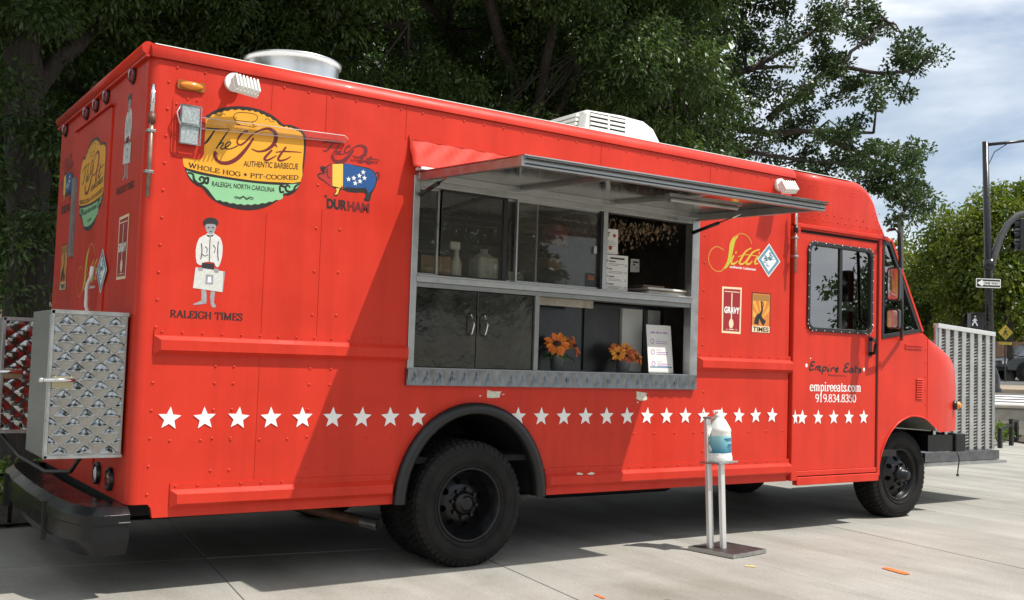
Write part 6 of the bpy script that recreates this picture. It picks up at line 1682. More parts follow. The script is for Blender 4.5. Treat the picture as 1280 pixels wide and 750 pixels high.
cx_ = (p1.x + p2.x) / 2 + 0.055; cy_ = (p1.y + p2.y) / 2
mb = MB(); mb.box(p1.x - 0.03, cy_ - 0.085, pbt.z - 0.012, cx_ + 0.10, cy_ + 0.085, pbt.z, LeanM); mb.build('bottle_tray', ALU, stand, bevel=0.002)
mb = MB(); mb.box(p1.x - 0.03, p1.y - 0.016, ptp.z, p1.x + 0.03, p1.y + 0.016, ptp.z + 0.012, LeanM); mb.box(p1.x - 0.01, cy_ - 0.01, ptp.z, cx_, cy_ + 0.01, ptp.z + 0.010, LeanM); mb.build('press_arm', ALU, stand)
bl = LeanM @ Vector((cx_, cy_, pbt.z + 0.001))
bottle = thing('sanitizer_bottle', 'white gallon pump bottle with teal label on the slim stand', 'bottle', bl)
hb = ptop_.z - pbt.z
def lat(mbx, prof):
    o = len(mbx.v); mbx.lathe(prof, (0, 0, 0), 'z', 32)
    for i in range(o, len(mbx.v)): mbx.v[i] = tuple(LeanM @ (Vector(mbx.v[i]) + Vector((cx_, cy_, pbt.z + 0.001))))
br_ = 0.082
mb = MB(); lat(mb, [(0.001, 0), (br_ + 0.004, 0), (br_ + 0.006, 0.01), (br_ + 0.004, hb * 0.11), (br_, hb * 0.13), (br_, hb * 0.58), (br_ + 0.003, hb * 0.6), (br_ - 0.006, hb * 0.66), (br_ * 0.6, hb * 0.80), (0.03, hb * 0.86), (0.026, hb * 0.88), (0.001, hb * 0.88)]); mb.build('bottle_body', WHITEP, bottle)
mb = MB(); lat(mb, [(br_ + 0.0012, hb * 0.17), (br_ + 0.0012, hb * 0.50)])
LBL = bpy.data.materials.new('bottle_label'); LBL.use_nodes = True
tt = LBL.node_tree; pb_ = tt.nodes['Principled BSDF']; tcc = tt.nodes.new('ShaderNodeTexCoord'); sp_ = tt.nodes.new('ShaderNodeSeparateXYZ'); rp_ = tt.nodes.new('ShaderNodeValToRGB'); mr_ = tt.nodes.new('ShaderNodeMapRange')
mr_.inputs['From Min'].default_value = bl.z + hb * 0.17; mr_.inputs['From Max'].default_value = bl.z + hb * 0.50
rp_.color_ramp.elements[0].color = (0.01, 0.16, 0.27, 1); rp_.color_ramp.elements[1].color = (0.30, 0.62, 0.66, 1)
tt.links.new(tcc.outputs['Object'], sp_.inputs[0]); tt.links.new(sp_.outputs['Z'], mr_.inputs['Value']); tt.links.new(mr_.outputs['Result'], rp_.inputs['Fac']); tt.links.new(rp_.outputs['Color'], pb_.inputs['Base Color']); pb_.inputs['Roughness'].default_value = 0.35
lab_ = mb.build('bottle_label', LBL, bottle)
mb = MB()
for (za_, a0, a1, hh_) in ((0.43, -118, -62, 0.010), (0.40, -110, -62, 0.006), (0.31, -100, -60, 0.012), (0.28, -104, -64, 0.006), (0.24, -96, -66, 0.006), (0.20, -92, -70, 0.005)):
    vs = []
    for i in range(9):
        a = rad(a0 + (a1 - a0) * i / 8)
        for q in (0, hh_): vs.append(LeanM @ Vector((cx_ + (br_ + 0.003) * math.cos(a), cy_ + (br_ + 0.003) * math.sin(a), pbt.z + hb * za_ + q)))
    mb.add(vs, [(2 * i, 2 * i + 2, 2 * i + 3, 2 * i + 1) for i in range(8)])
mb.build('label_print', mat('label_ink', (0.03, 0.12, 0.25), 0.5), lab_, weld=False)
mb = MB(); lat(mb, [(0.031, hb * 0.86), (0.031, hb * 0.91), (0.014, hb * 0.93), (0.010, hb * 0.99), (0.001, hb * 0.99)])
mb.box(cx_ - 0.05, cy_ - 0.012, pbt.z + hb * 0.975, cx_ + 0.03, cy_ + 0.012, pbt.z + hb * 1.0, LeanM); mb.box(cx_ - 0.056, cy_ - 0.007, pbt.z + hb * 0.94, cx_ - 0.044, cy_ + 0.007, pbt.z + hb * 0.985, LeanM); mb.build('pump', WHITEP, bottle, bevel=0.002)
# handle loop on the jug
mb = MB(); mb.tube([LeanM @ Vector((cx_ - 0.075, cy_ + 0.01, pbt.z + hb * q)) + Vector((dx, 0, 0)) for q, dx in ((0.66, 0.008), (0.55, -0.02), (0.3, -0.02), (0.2, 0.0))], 0.008, 8); mb.build('jug_handle', WHITEP, bottle)

# ================================================================== GROUND
def concrete_mat(name, col, sc=1.0, dark=0.55):
    mt = bpy.data.materials.new(name); mt.use_nodes = True; t = mt.node_tree; b = t.nodes['Principled BSDF']
    g = t.nodes.new('ShaderNodeNewGeometry')
    def nz(s, d=6, st=(1, 1, 1), rg=0.6, di=0.0):
        mp_ = t.nodes.new('ShaderNodeMapping'); mp_.inputs['Scale'].default_value = st; mp_.inputs['Rotation'].default_value = (0, 0, rad(-8))
        n_ = t.nodes.new('ShaderNodeTexNoise'); n_.inputs['Scale'].default_value = s; n_.inputs['Detail'].default_value = d; n_.inputs['Roughness'].default_value = rg; n_.inputs['Distortion'].default_value = di
        t.links.new(g.outputs['Position'], mp_.inputs['Vector']); t.links.new(mp_.outputs['Vector'], n_.inputs['Vector']); return n_
    def ramp(src, p0, c0, p1, c1):
        r = t.nodes.new('ShaderNodeValToRGB'); r.color_ramp.elements[0].position = p0; r.color_ramp.elements[0].color = (*c0, 1); r.color_ramp.elements[1].position = p1; r.color_ramp.elements[1].color = (*c1, 1)
        t.links.new(src.outputs['Fac'], r.inputs['Fac']); return r
    def mul(a, b_, f=1.0):
        m_ = t.nodes.new('ShaderNodeMixRGB'); m_.blend_type = 'MULTIPLY'; m_.inputs['Fac'].default_value = f
        t.links.new(a.outputs['Color'], m_.inputs['Color1']); t.links.new(b_.outputs['Color'], m_.inputs['Color2']); return m_
    a = ramp(nz(0.9 * sc, 8, (1, 1, 1), 0.65), 0.30, tuple(c * 0.80 for c in col), 0.70, tuple(c * 1.10 for c in col))
    s1 = ramp(nz(2.4 * sc, 7, (1.0, 0.12, 1), 0.6, 0.4), 0.35, (0.80, 0.79, 0.77), 0.6, (1, 1, 1))       # broom and rain streaks
    s2 = ramp(nz(0.45 * sc, 6, (1, 1, 1), 0.62, 0.8), 0.34, (0.76, 0.74, 0.70), 0.50, (1, 1, 1))         # old stains
    s3 = ramp(nz(60 * sc, 3, (1, 1, 1), 0.7), 0.30, (0.80, 0.79, 0.77), 0.60, (1.04, 1.04, 1.03))        # grit
    s4 = t.nodes.new('ShaderNodeTexVoronoi'); s4.inputs['Scale'].default_value = 1.7 * sc; s4.inputs['Randomness'].default_value = 1.0
    t.links.new(g.outputs['Position'], s4.inputs['Vector'])
    r4 = t.nodes.new('ShaderNodeValToRGB'); r4.color_ramp.elements[0].position = 0.028; r4.color_ramp.elements[0].color = (0.62, 0.60, 0.58, 1); r4.color_ramp.elements[1].position = 0.045; r4.color_ramp.elements[1].color = (1, 1, 1, 1)
    t.links.new(s4.outputs['Distance'], r4.inputs['Fac'])                                                  # gum and oil spots
    m_ = mul(mul(mul(mul(a, s1), s2, 0.9), s3, 0.9), r4, 0.8)
    t.links.new(m_.outputs['Color'], b.inputs['Base Color']); b.inputs['Roughness'].default_value = 0.85; b.inputs['Specular IOR Level'].default_value = 0.25
    bn = t.nodes.new('ShaderNodeBump'); bn.inputs['Strength'].default_value = 0.25; bn.inputs['Distance'].default_value = 0.004
    nb_ = nz(110 * sc, 4); t.links.new(nb_.outputs['Fac'], bn.inputs['Height']); t.links.new(bn.outputs['Normal'], b.inputs['Normal'])
    return mt
CONC = concrete_mat('plaza_concrete', (0.352, 0.342, 0.312))
CONC2 = concrete_mat('wall_concrete', (0.40, 0.375, 0.32), 1.6)
ASPH = concrete_mat('asphalt', (0.13, 0.13, 0.13), 1.0)
JOINT = mat('joint_dirt', (0.11, 0.10, 0.085), 0.95)
mb = MB(); mb.add([(-300, -300, -0.045), (400, -300, -0.045), (400, 400, -0.045), (-300, 400, -0.045)], [(0, 1, 2, 3)])
tag(mb.build('ground', concrete_mat('far_ground', (0.36, 0.34, 0.30))), kind='structure')
gu = Vector((0.1415, 0.98994, 0)); gv = Vector((0.98994, -0.1415, 0))
mb = MB(); c0 = [gv * a + gu * b_ + Vector((0, 0, -0.012)) for a, b_ in ((-12.6, -13.8), (22.0, -13.8), (22.0, 10.8), (-12.6, 10.8))]
mb.add(c0, [(0, 1, 2, 3)]); plaza = tag(mb.build('plaza', JOINT), kind='structure')
PITCH, LEN = 1.648, 4.95
mb = MB(); mb.box(0.0025, 0.0025, -0.011, PITCH - 0.0025, LEN - 0.0025, 0.0)
slab0 = mb.build('slab', CONC, plaza, bevel=0.0025)
k0 = True
for i in range(-7, 13):
    for j_ in range(-2, 2):
        o = slab0 if k0 else slab0.copy()
        if not k0: COL.objects.link(o); o.parent = plaza
        k0 = False
        pos = gv * (0.574 + PITCH * i) + gu * (0.95 + LEN * j_)
        o.location = (pos.x, pos.y, random.Random(i * 7 + j_).uniform(-0.0015, 0.0015)); o.rotation_euler = (0, 0, math.atan2(-0.1415, 0.98994))
# spray paint marks on the plaza
def mark(name, p, q, w, mt, lab):
    p = Vector((*p, 0)); q = Vector((*q, 0)); d = (q - p); n_ = Vector((-d.y, d.x, 0)).normalized() * w
    rn = random.Random(3); vs = []; k = 8
    for i in range(k + 1):
        c = p + d * (i / k); ww = 1 if 0 < i < k else 0.5
        vs += [c + n_ * ww * rn.uniform(0.7, 1.1) + Vector((0, 0, 0.0045)), c - n_ * ww * rn.uniform(0.7, 1.1) + Vector((0, 0, 0.0045))]
    mb = MB(); mb.add(vs, [(2 * i, 2 * i + 1, 2 * i + 3, 2 * i + 2) for i in range(k)])
    tag(mb.build(name, mt), lab, 'paint mark')
mark('paint_mark', G(1105, 710), G(1135, 718.5), 0.035, mat('spray_orange', (0.85, 0.16, 0.03), 0.7, var=0.2, vscale=40), 'short orange spray paint dash on the concrete plaza')
mark('paint_mark', G(931, 708), G(945, 709), 0.02, mat('spray_yellow', (0.62, 0.52, 0.16), 0.8, var=0.3, vscale=40), 'faint yellow paint smudge beside the dispenser stand base')
mark('paint_mark', G(744, 744), G(756, 749), 0.012, mat('spray_orange', (0.85, 0.16, 0.03), 0.7), 'small orange paint dash at the front edge of the plaza')

# ---------- leaves
def leaf_cloud(name, centres, radii, per, length, width, mt, parent, seed=0, droop=0.4, flat=0.75, tone_bias=None):
    """centres: list of Vector; each cluster gets `per` leaves scattered in a flattened ball"""
    rg = np.random.default_rng(seed)
    C = np.array([tuple(c) for c in centres], float); K = len(C); R = np.array(radii, float)
    n = K * per
    idx = np.repeat(np.arange(K), per)
    d = rg.normal(size=(n, 3)); d /= np.linalg.norm(d, axis=1)[:, None]
    rr = rg.random(n) ** 0.5
    P = C[idx] + d * (rr * R[idx])[:, None] * np.array([1, 1, flat])
    # leaf direction: outwards and drooping
    D = d + rg.normal(size=(n, 3)) * 0.6; D[:, 2] -= droop; D /= np.linalg.norm(D, axis=1)[:, None]
    N = rg.normal(size=(n, 3)) * 0.8; N[:, 2] += 0.7
    S = np.cross(D, N); S /= (np.linalg.norm(S, axis=1)[:, None] + 1e-9)
    Nn = np.cross(S, D)
    L_ = length * rg.uniform(0.65, 1.25, n)[:, None]; Wd = width * rg.uniform(0.7, 1.2, n)[:, None]
    V = np.empty((n, 4, 3))
    V[:, 0] = P; V[:, 1] = P + D * L_ * 0.45 + S * Wd + Nn * Wd * 0.35; V[:, 2] = P + D * L_ - Nn * L_ * 0.12; V[:, 3] = P + D * L_ * 0.45 - S * Wd + Nn * Wd * 0.35
    me = bpy.data.meshes.new(name)
    me.vertices.add(n * 4); me.loops.add(n * 4); me.polygons.add(n)
    me.vertices.foreach_set('co', V.reshape(-1).astype(np.float32))
    me.loops.foreach_set('vertex_index', np.arange(n * 4, dtype=np.int32))
    me.polygons.foreach_set('loop_start', np.arange(0, n * 4, 4, dtype=np.int32))
    me.polygons.foreach_set('loop_total', np.full(n, 4, dtype=np.int32))
    ct = rg.uniform(0.15, 0.75, K) if tone_bias is None else np.clip(np.array(tone_bias) + rg.normal(size=K) * 0.1, 0, 1)
    tone = np.clip(ct[idx] + rg.normal(size=n) * 0.16, 0, 1)
    a = me.attributes.new('tone', 'FLOAT', 'FACE'); a.data.foreach_set('value', tone.astype(np.float32))
    me.materials.append(mt); me.update(); me.validate()
    o = bpy.data.objects.new(name, me)
    return link(o, parent)
BARK = mat('bark', (0.05, 0.042, 0.034), 0.9, var=0.45, vscale=9, stretch=(3, 3, 0.5), bump=0.9, bscale=16)
LEAFD = leaf_mat('leaf_dark', (0.030, 0.062, 0.018), (0.14, 0.21, 0.06), 0.34, 0.34)
LEAFO = leaf_mat('leaf_oak', (0.028, 0.055, 0.02), (0.09, 0.135, 0.045), 0.3, 0.38)
LEAFY = leaf_mat('leaf_autumn', (0.05, 0.095, 0.016), (0.20, 0.22, 0.03), 0.35, 0.5)
LEAFG = leaf_mat('leaf_ground', (0.06, 0.12, 0.02), (0.20, 0.27, 0.05), 0.3, 0.5)
def limb(mb, pts, r0, r1, wob=0.06, seed=0):
    rn = random.Random(seed); q = smooth_pts([tuple(p) for p in pts], 5); k = len(q)
    q = [Vector(p) + Vector((rn.uniform(-wob, wob), rn.uniform(-wob, wob), 0)) * (0 if i in (0, k - 1) else 1) for i, p in enumerate(q)]
    mb.tube(q, [r0 + (r1 - r0) * (i / (k - 1)) ** 0.8 for i in range(k)], 10)
def clusters_in(blobs, dens, seed):
    """blobs: (centre, (rx,ry,rz)) -> cluster centres spread through each blob, more of them near its skin"""
    rn = random.Random(seed); out_ = []
    for c, r in blobs:
        n = max(2, int(dens * r[0] * r[1] * r[2] * 4.2))
        for _ in range(n):
            while True:
                p = Vector((rn.uniform(-1, 1), rn.uniform(-1, 1), rn.uniform(-1, 1)))
                if p.length < 1 and rn.random() < 0.35 + 0.65 * p.length: break
            out_.append(Vector(c) + Vector((p.x * r[0], p.y * r[1], p.z * r[2])))
    return out_
def tree(name, label, base, trunk_pts, r0, limbs, blobs, lm, per, ll, lw, dens, seed, group, shade=(), droop=0.5, crad=(0.30, 0.5)):
    t = thing(name, label, 'tree', base, group)
    mb = MB(); limb(mb, trunk_pts, r0, r0 * 0.62, 0.03, seed)
    # root flare
    b0 = Vector(base); mb.lathe([(r0 * 1.5, -0.05), (r0 * 1.22, 0.12), (r0 * 1.02, 0.45)], b0, 'z', 14)
    mb.build('trunk', BARK, t)
    mb = MB()
    for k, (pts, a, b_) in enumerate(limbs): limb(mb, pts, a, b_, 0.05, seed + k)
    # twigs from limb ends out to the clusters
    cs = clusters_in(blobs, dens, seed); rn = random.Random(seed)
    ends = [Vector(p) for pts, _, _ in limbs for p in pts[1:]] or [Vector(trunk_pts[-1])]
    for c in cs[::4]:
        e_ = min(ends, key=lambda q: (q - c).length); mid = e_.lerp(c, 0.5) + Vector((rn.uniform(-.15, .15), rn.uniform(-.15, .15), rn.uniform(0, .2)))
        mb.tube([e_, mid, c], [0.022, 0.012, 0.005], 5, cap=False)
    mb.build('branches', BARK, t)
    rn = random.Random(seed + 1)
    leaf_cloud('crown', cs, [rn.uniform(*crad) for _ in cs], per, ll, lw, lm, t, seed, droop)
    if shade:
        c2 = clusters_in(shade, dens * 0.28, seed + 5); leaf_cloud('upper_crown', c2, [0.6] * len(c2), 60, 0.30, 0.075, lm, t, seed + 3, droop)  # unseen upper leaves, oversized to shade the crown and trunk below
    return t
def gnd(u, depth): p = at(u, 400, depth); return Vector((p.x, p.y, 0.0))
def bl(u, v, d, r, fl=0.8): return (at(u, v, d), (r, r, r * fl))
UPV = Vector((0, 0, 1))
GT = 'trees behind the truck'
# big old tree at the left, trunk in view
b0 = gnd(34, 10.2)
tp = [b0, at(38, 330, 10.2), at(34, 200, 10.2), at(28, 70, 10.2), at(30, -60, 10.2), at(40, -220, 10.3)]
rn = random.Random(21)
lA = [([at(34, 130, 10.2), at(90, 60, 10.6), at(160, 0, 11.0), at(230, -60, 11.2)], 0.12, 0.05), ([at(30, 60, 10.2), at(-60, -20, 10), at(-140, -60, 9.8)], 0.11, 0.05), ([at(36, 220, 10.2), at(72, 160, 10.8), at(120, 120, 11.4)], 0.07, 0.03), ([at(35, -60, 10.2), at(110, -160, 9.6), at(200, -220, 9.2)], 0.12, 0.05)]
bA = [bl(u + rn.uniform(-15, 15), v + rn.uniform(-15, 15), d, r) for u, v, d, r in ((110, 60, 11.4, .75), (180, 20, 11.6, .8), (60, 10, 10.8, .7), (-10, 0, 10.4, .8), (-70, 90, 10.6, .8), (-60, 200, 11.2, .75), (120, 130, 12.0, .7), (20, -60, 9.8, .8), (120, -50, 10.2, .9), (210, -40, 10.8, .8), (250, 30, 12, .7), (-30, 290, 12.0, .6), (10, 255, 12.6, .55), (50, 300, 13.0, .6), (85, 210, 12.6, .7), (90, 330, 13.4, .6), (0, 170, 12.4, .6), (60, 120, 12.6, .7), (-60, 340, 12.5, .6), (30, 30, 9.3, .45), (-5, 225, 9.5, .32), (62, 262, 9.6, .26), (55, 150, 9.5, .3), (10, 340, 9.6, .3), (15, 120, 9.4, .4), (40, 200, 9.5, .3), (5, 290, 9.6, .3))]
sA = [(Vector((b0.x + dx, b0.y + dy, zz)), (1.9, 1.9, 1.1)) for dx, dy, zz in ((0, -1.0, 6.6), (1.8, -1.4, 7.0), (-1.6, -0.6, 6.6), (0.6, 1.2, 7.4), (2.2, 0.8, 7.2), (0.8, -2.6, 6.8), (-1.4, -2.4, 6.6), (2.6, -2.6, 7.2))]
tree('shade_tree', 'large old tree with a thick dark trunk left of the truck', b0, tp, 0.235, lA, bA, LEAFD, 230, 0.078, 0.0145, 14, 31, GT, sA, 0.7, (0.2, 0.42))
# two tall trees behind the kitchen body
def mass(u0, u1, du, vs, d0, d1, r, seed):
    rn = random.Random(seed); out_ = []
    u = u0
    while u <= u1:
        for v in vs:
            out_.append(bl(u + rn.uniform(-25, 25), v + rn.uniform(-20, 20) + (u - 200) * 0.10, rn.uniform(d0, d1), r * rn.uniform(0.8, 1.15)))
        u += du
    return out_
for nm, u0, u1, uc, d, seed, lab in (('pecan_tree', 215, 520, 340, 13.0, 41, 'dense dark green tree rising behind the round roof fan'), ('pecan_tree', 530, 850, 650, 13.6, 52, 'dense dark green tree rising behind the roof air conditioner')):
    b0 = gnd(uc, d + 0.6)
    tp = [b0, b0 + UPV * 1.6, b0 + UPV * 3.2 + Vector((0.1, 0, 0)), b0 + UPV * 5.0, b0 + UPV * 7.0]
    lb = [([b0 + UPV * 3.0, at(uc - 90, 40, d + 1), at(uc - 170, -10, d - 0.6)], 0.10, 0.035), ([b0 + UPV * 3.3, at(uc + 80, 60, d), at(uc + 170, 30, d - 0.5)], 0.10, 0.035), ([b0 + UPV * 4.4, at(uc - 40, -40, d - 0.8), at(uc + 20, -120, d - 1.4)], 0.10, 0.04), ([b0 + UPV * 4.0, at(uc + 60, -30, d - 1), at(uc + 120, -90, d - 1.5)], 0.09, 0.035)]
    bb = mass(u0, u1, 62, (-55, 20, 95, 165), d - 1.2, d + 1.5, 0.72, seed)
    cx0 = at(uc, -120, d)
    sh = [(Vector((cx0.x + dx, cx0.y + dy, zz)), (2.0, 2.0, 1.0)) for dx, dy, zz in ((2.0, -1.2, 7.6), (-1.8, -0.8, 7.6), (0.8, 1.4, 8.0))]
    tree(nm, lab, b0, tp, 0.22, lb, bb, LEAFD, 250, 0.080, 0.0145, 14.0, seed, GT, sh, 0.9, (0.2, 0.42))
# backdrop of trees farther behind, closing the gaps low down
for i, (uc, d, seed) in enumerate(((-40, 19, 61), (150, 20, 62), (330, 21, 63), (560, 22, 64), (780, 22, 65))):
    b0 = gnd(uc, d)
    bb = [bl(uc + dx, v, d + dd, 1.25, 0.9) for dx, v, dd in ((-75, 60, 0), (0, 40, .8), (75, 60, 0.2), (-60, 140, 0.5), (20, 130, 1.2), (85, 150, .6), (-70, 220, .4), (10, 225, .9), (80, 230, .2), (0, -40, 0.5), (-70, -30, 0.8), (70, -20, 0.6), (-40, 300, 0.8), (50, 310, 0.5))]
    tree('background_tree', ('sunlit green tree showing in the gap left of the truck', 'green tree far behind the thick dark trunk', 'green tree far behind the round roof fan', 'green tree far behind the serving awning', 'green tree far behind the roof air conditioner')[i], b0, [b0, b0 + UPV * 2, b0 + UPV * 4.5, b0 + UPV * 6], 0.2, [([b0 + UPV * 3, bb[0][0]], 0.09, 0.03), ([b0 + UPV * 3, bb[2][0]], 0.09, 0.03)], bb, LEAFD, 75, 0.18, 0.045, 4.2, seed, 'trees farther behind the truck', (), 0.5, (0.5, 0.8))
# unseen tree added out past the left, its crown blocks sky light to darken the rear
b0 = Vector((-6.2, 2.6, 0)); rn = random.Random(17)
bb = [(b0 + Vector((rn.uniform(-2.0, 2.0), rn.uniform(-3.2, 2.6), rn.uniform(2.4, 6.4))), (1.3, 1.3, 1.1)) for _ in range(22)]
tree('shade_tree', 'unseen tree added past the rear bumper to shade the rear wall', b0, [b0, b0 + UPV * 1.4, b0 + UPV * 2.8, b0 + UPV * 5], 0.24, [([b0 + UPV * 2.4, c], 0.09, 0.03) for c, r in bb[:6]], bb, LEAFD, 60, 0.22, 0.06, 2.2, 33, GT, (), 0.6, (0.4, 0.7))
for k, (x, y) in enumerate(((-3.2, 12.5), (-6.0, 17.0))):  # unseen trees added so the rear wall reflects dark leaves
    b0 = Vector((x, y, 0)); rn = random.Random(19 + k)
    bb = [(b0 + Vector((rn.uniform(-1.8, 1.8), rn.uniform(-1.5, 1.5), rn.uniform(0.9, 6.5))), (1.2, 1.2, 1.0)) for _ in range(20)]
    tree('background_tree', ('unseen leafy tree added behind the planting bed for dark rear wall reflections', 'unseen leafy tree added farther back for dark rear wall reflections')[k], b0, [b0, b0 + UPV * 1.2, b0 + UPV * 2.4, b0 + UPV * 4.5], 0.2, [([b0 + UPV * 2.0, c], 0.08, 0.03) for c, r in bb[:5]], bb, LEAFD, 50, 0.24, 0.07, 2.0, 35 + k, 'trees farther behind the truck', (), 0.5, (0.4, 0.7))
# oak reaching out to the right over the cab
D0 = 15.0
b0 = gnd(842, 15.4)
sp = [(800, 30), (850, 20), (830, 90), (850, 145), (890, 128), (915, 18), (965, 14), (1005, 8), (925, 92), (905, 60), (1040, 62), (1072, 46), (1102, 28), (1108, 70), (1130, 84), (1146, 84), (1086, 98), (1132, 104), (1058, 90), (1030, 74), (1076, 4), (1128, 56), (1000, 104), (1028, 116), (988, 128), (1012, 134), (880, 160), (918, 168), (958, 158), (998, 162), (1036, 166), (1076, 172), (1106, 184), (1136, 194), (1148, 222), (1118, 218), (1088, 226), (1128, 256), (1100, 205), (1060, 200), (1020, 190), (980, 185), (1140, 240), (1112, 250), (945, 130), (870, 100), (1104, 236), (1070, 215), (1040, 205), (1085, 190), (1120, 200), (1125, 275), (955, 190), (1015, 210), (930, 38), (950, 55), (975, 42), (1000, 34), (1025, 24), (955, 18), (1048, 36), (985, 68), (940, 75), (1012, 56), (1060, 20), (1035, 98), (1050, 112), (968, 112), (905, 150), (1085, 128), (1110, 118)]
rn = random.Random(77)
bo = [bl(u + rn.uniform(-6, 6), v + rn.uniform(-6, 6), D0 + rn.uniform(-0.7, 0.9), rn.uniform(0.24, 0.36), 0.85) for u, v in sp]
bo += [bl(u, v, D0 + rn.uniform(-1, 1), 0.5, 0.9) for u, v in ((800, -40), (860, -50), (920, -50), (980, -60), (1040, -60), (830, -110), (900, -120), (970, -120))]
bo += [bl(u, v, D0 + 1.0, 0.55, 0.9) for u, v in ((780, 60), (790, 120), (800, 180), (840, 190), (880, 200), (930, 205))]
A_ = lambda u, v, dd=0: at(u, v, D0 + dd)
lo = [([b0 + UPV * 2.6, A_(846, 132), A_(884, 108), A_(932, 88), A_(992, 84)], 0.10, 0.02), ([A_(932, 88), A_(985, 60), A_(1025, 30), A_(1060, 8)], 0.045, 0.015), ([b0 + UPV * 2.4, A_(890, 175), A_(960, 166), A_(1020, 164), A_(1092, 166)], 0.10, 0.02), ([A_(960, 150), A_(1010, 110), A_(1050, 84), A_(1110, 92), A_(1150, 84)], 0.06, 0.015), ([A_(1020, 164), A_(1070, 190), A_(1110, 215), A_(1130, 262)], 0.05, 0.015), ([A_(1050, 84), A_(1080, 50), A_(1110, 28)], 0.035, 0.012), ([b0 + UPV * 3.2, A_(856, 40), A_(910, 0), A_(980, -30)], 0.10, 0.03), ([A_(890, 175), A_(940, 190), A_(1000, 200), A_(1060, 205)], 0.05, 0.015)]
tree('oak_tree', 'oak with open leafy branches spreading over the cab against the sky', b0, [b0, b0 + UPV * 1.4, b0 + UPV * 2.6, A_(842, 40), A_(836, -90)], 0.22, lo, bo, LEAFO, 120, 0.066, 0.020, 34, 71, GT, (), 0.15, (0.12, 0.22))

# ---------- planting bed behind the truck
SOIL = mat('bed_soil', (0.055, 0.04, 0.028), 0.95, var=0.5, vscale=14, bump=0.8, bscale=30)
e0 = G(0, 661); e1 = G(40, 654)
edge = lambda t_: Vector((e0[0] + t_, e0[1] + 0.04 * t_, 0))
mb = MB(); nx, ny = 40, 14; vs = []
rn = random.Random(2)
for jy in range(ny + 1):
    for ix in range(nx + 1):
        p = edge(-9 + 15.5 * ix / nx) + gu * (0.0 + 7.0 * jy / ny) + Vector((0, 0.0, 0.03 + (0 if jy == 0 else 0.05 + rn.uniform(-.03, .04)))); vs.append(p)
mb.smooth = True
mb.add(vs, [(jy * (nx + 1) + ix, jy * (nx + 1) + ix + 1, (jy + 1) * (nx + 1) + ix + 1, (jy + 1) * (nx + 1) + ix) for jy in range(ny) for ix in range(nx)])
tag(mb.build('planting_bed', SOIL), kind='structure')
cs = []
for k in range(420):
    cs.append(edge(rn.uniform(-3.5, 3.0)) + gu * rn.uniform(0.12, 4.2) + Vector((0, 0, rn.uniform(0.06, 0.16))))
tag(leaf_cloud('ground_cover', cs, [rn.uniform(0.08, 0.2) for _ in cs], 34, 0.06, 0.02, LEAFG, None, 9, 0.1, 0.5), 'low leafy green ground cover in the bed behind the truck', 'ground cover', kind='stuff')
p0 = edge(0.12) + gu * 0.02; x_, y_ = G(12, 660)
gf = thing('bed_railing', 'low black railing post at the edge of the planting bed', 'railing', (x_, y_ + 0.03, 0))
mb = MB(); mb.cyl((x_, y_ + 0.03, 0), (x_, y_ + 0.03, 0.42), 0.014, n=10); mb.build('post', BLACKM, gf)
mb = MB(); mb.cyl((x_, y_ + 0.03, 0.36), (x_ - 3.0, y_ + 0.46, 0.36), 0.010, n=8); mb.build('rail', BLACKM, gf)
mb = MB(); mb.cyl((x_ - 3.0, y_ + 0.46, 0), (x_ - 3.0, y_ + 0.46, 0.42), 0.014, n=10); mb.build('post', BLACKM, gf)

# ---------- far building at the left
def brick_mat(name, c1, c2, mortar, sc):
    mt = bpy.data.materials.new(name); mt.use_nodes = True; t = mt.node_tree; b = t.nodes['Principled BSDF']
    br_ = t.nodes.new('ShaderNodeTexBrick'); tc_ = t.nodes.new('ShaderNodeTexCoord'); br_.inputs['Scale'].default_value = sc
    mp_ = t.nodes.new('ShaderNodeMapping'); mp_.inputs['Rotation'].default_value = (rad(90), 0, 0)
    br_.inputs['Color1'].default_value = (*c1, 1); br_.inputs['Color2'].default_value = (*c2, 1); br_.inputs['Mortar'].default_value = (*mortar, 1)
    t.links.new(tc_.outputs['Object'], mp_.inputs['Vector']); t.links.new(mp_.outputs['Vector'], br_.inputs['Vector']); t.links.new(br_.outputs['Color'], b.inputs['Base Color']); b.inputs['Roughness'].default_value = 0.9
    return mt
BRT = brick_mat('tan_brick', (0.40, 0.29, 0.17), (0.34, 0.24, 0.14), (0.36, 0.30, 0.22), 4.0)
BRB = brick_mat('brown_brick', (0.20, 0.085, 0.035), (0.15, 0.06, 0.03), (0.16, 0.11, 0.08), 4.0)
def local_frame(u, v, depth, yaw=0.0):
    p = at(u, v, depth); n_ = -Vector((RZ.x, RZ.y, 0)).normalized(); n_ = Matrix.Rotation(yaw, 3, 'Z') @ n_; r_ = Vector((-n_.y, n_.x, 0))
    return Frame((p.x, p.y, p.z), r_, (0, 0, 1), n_)
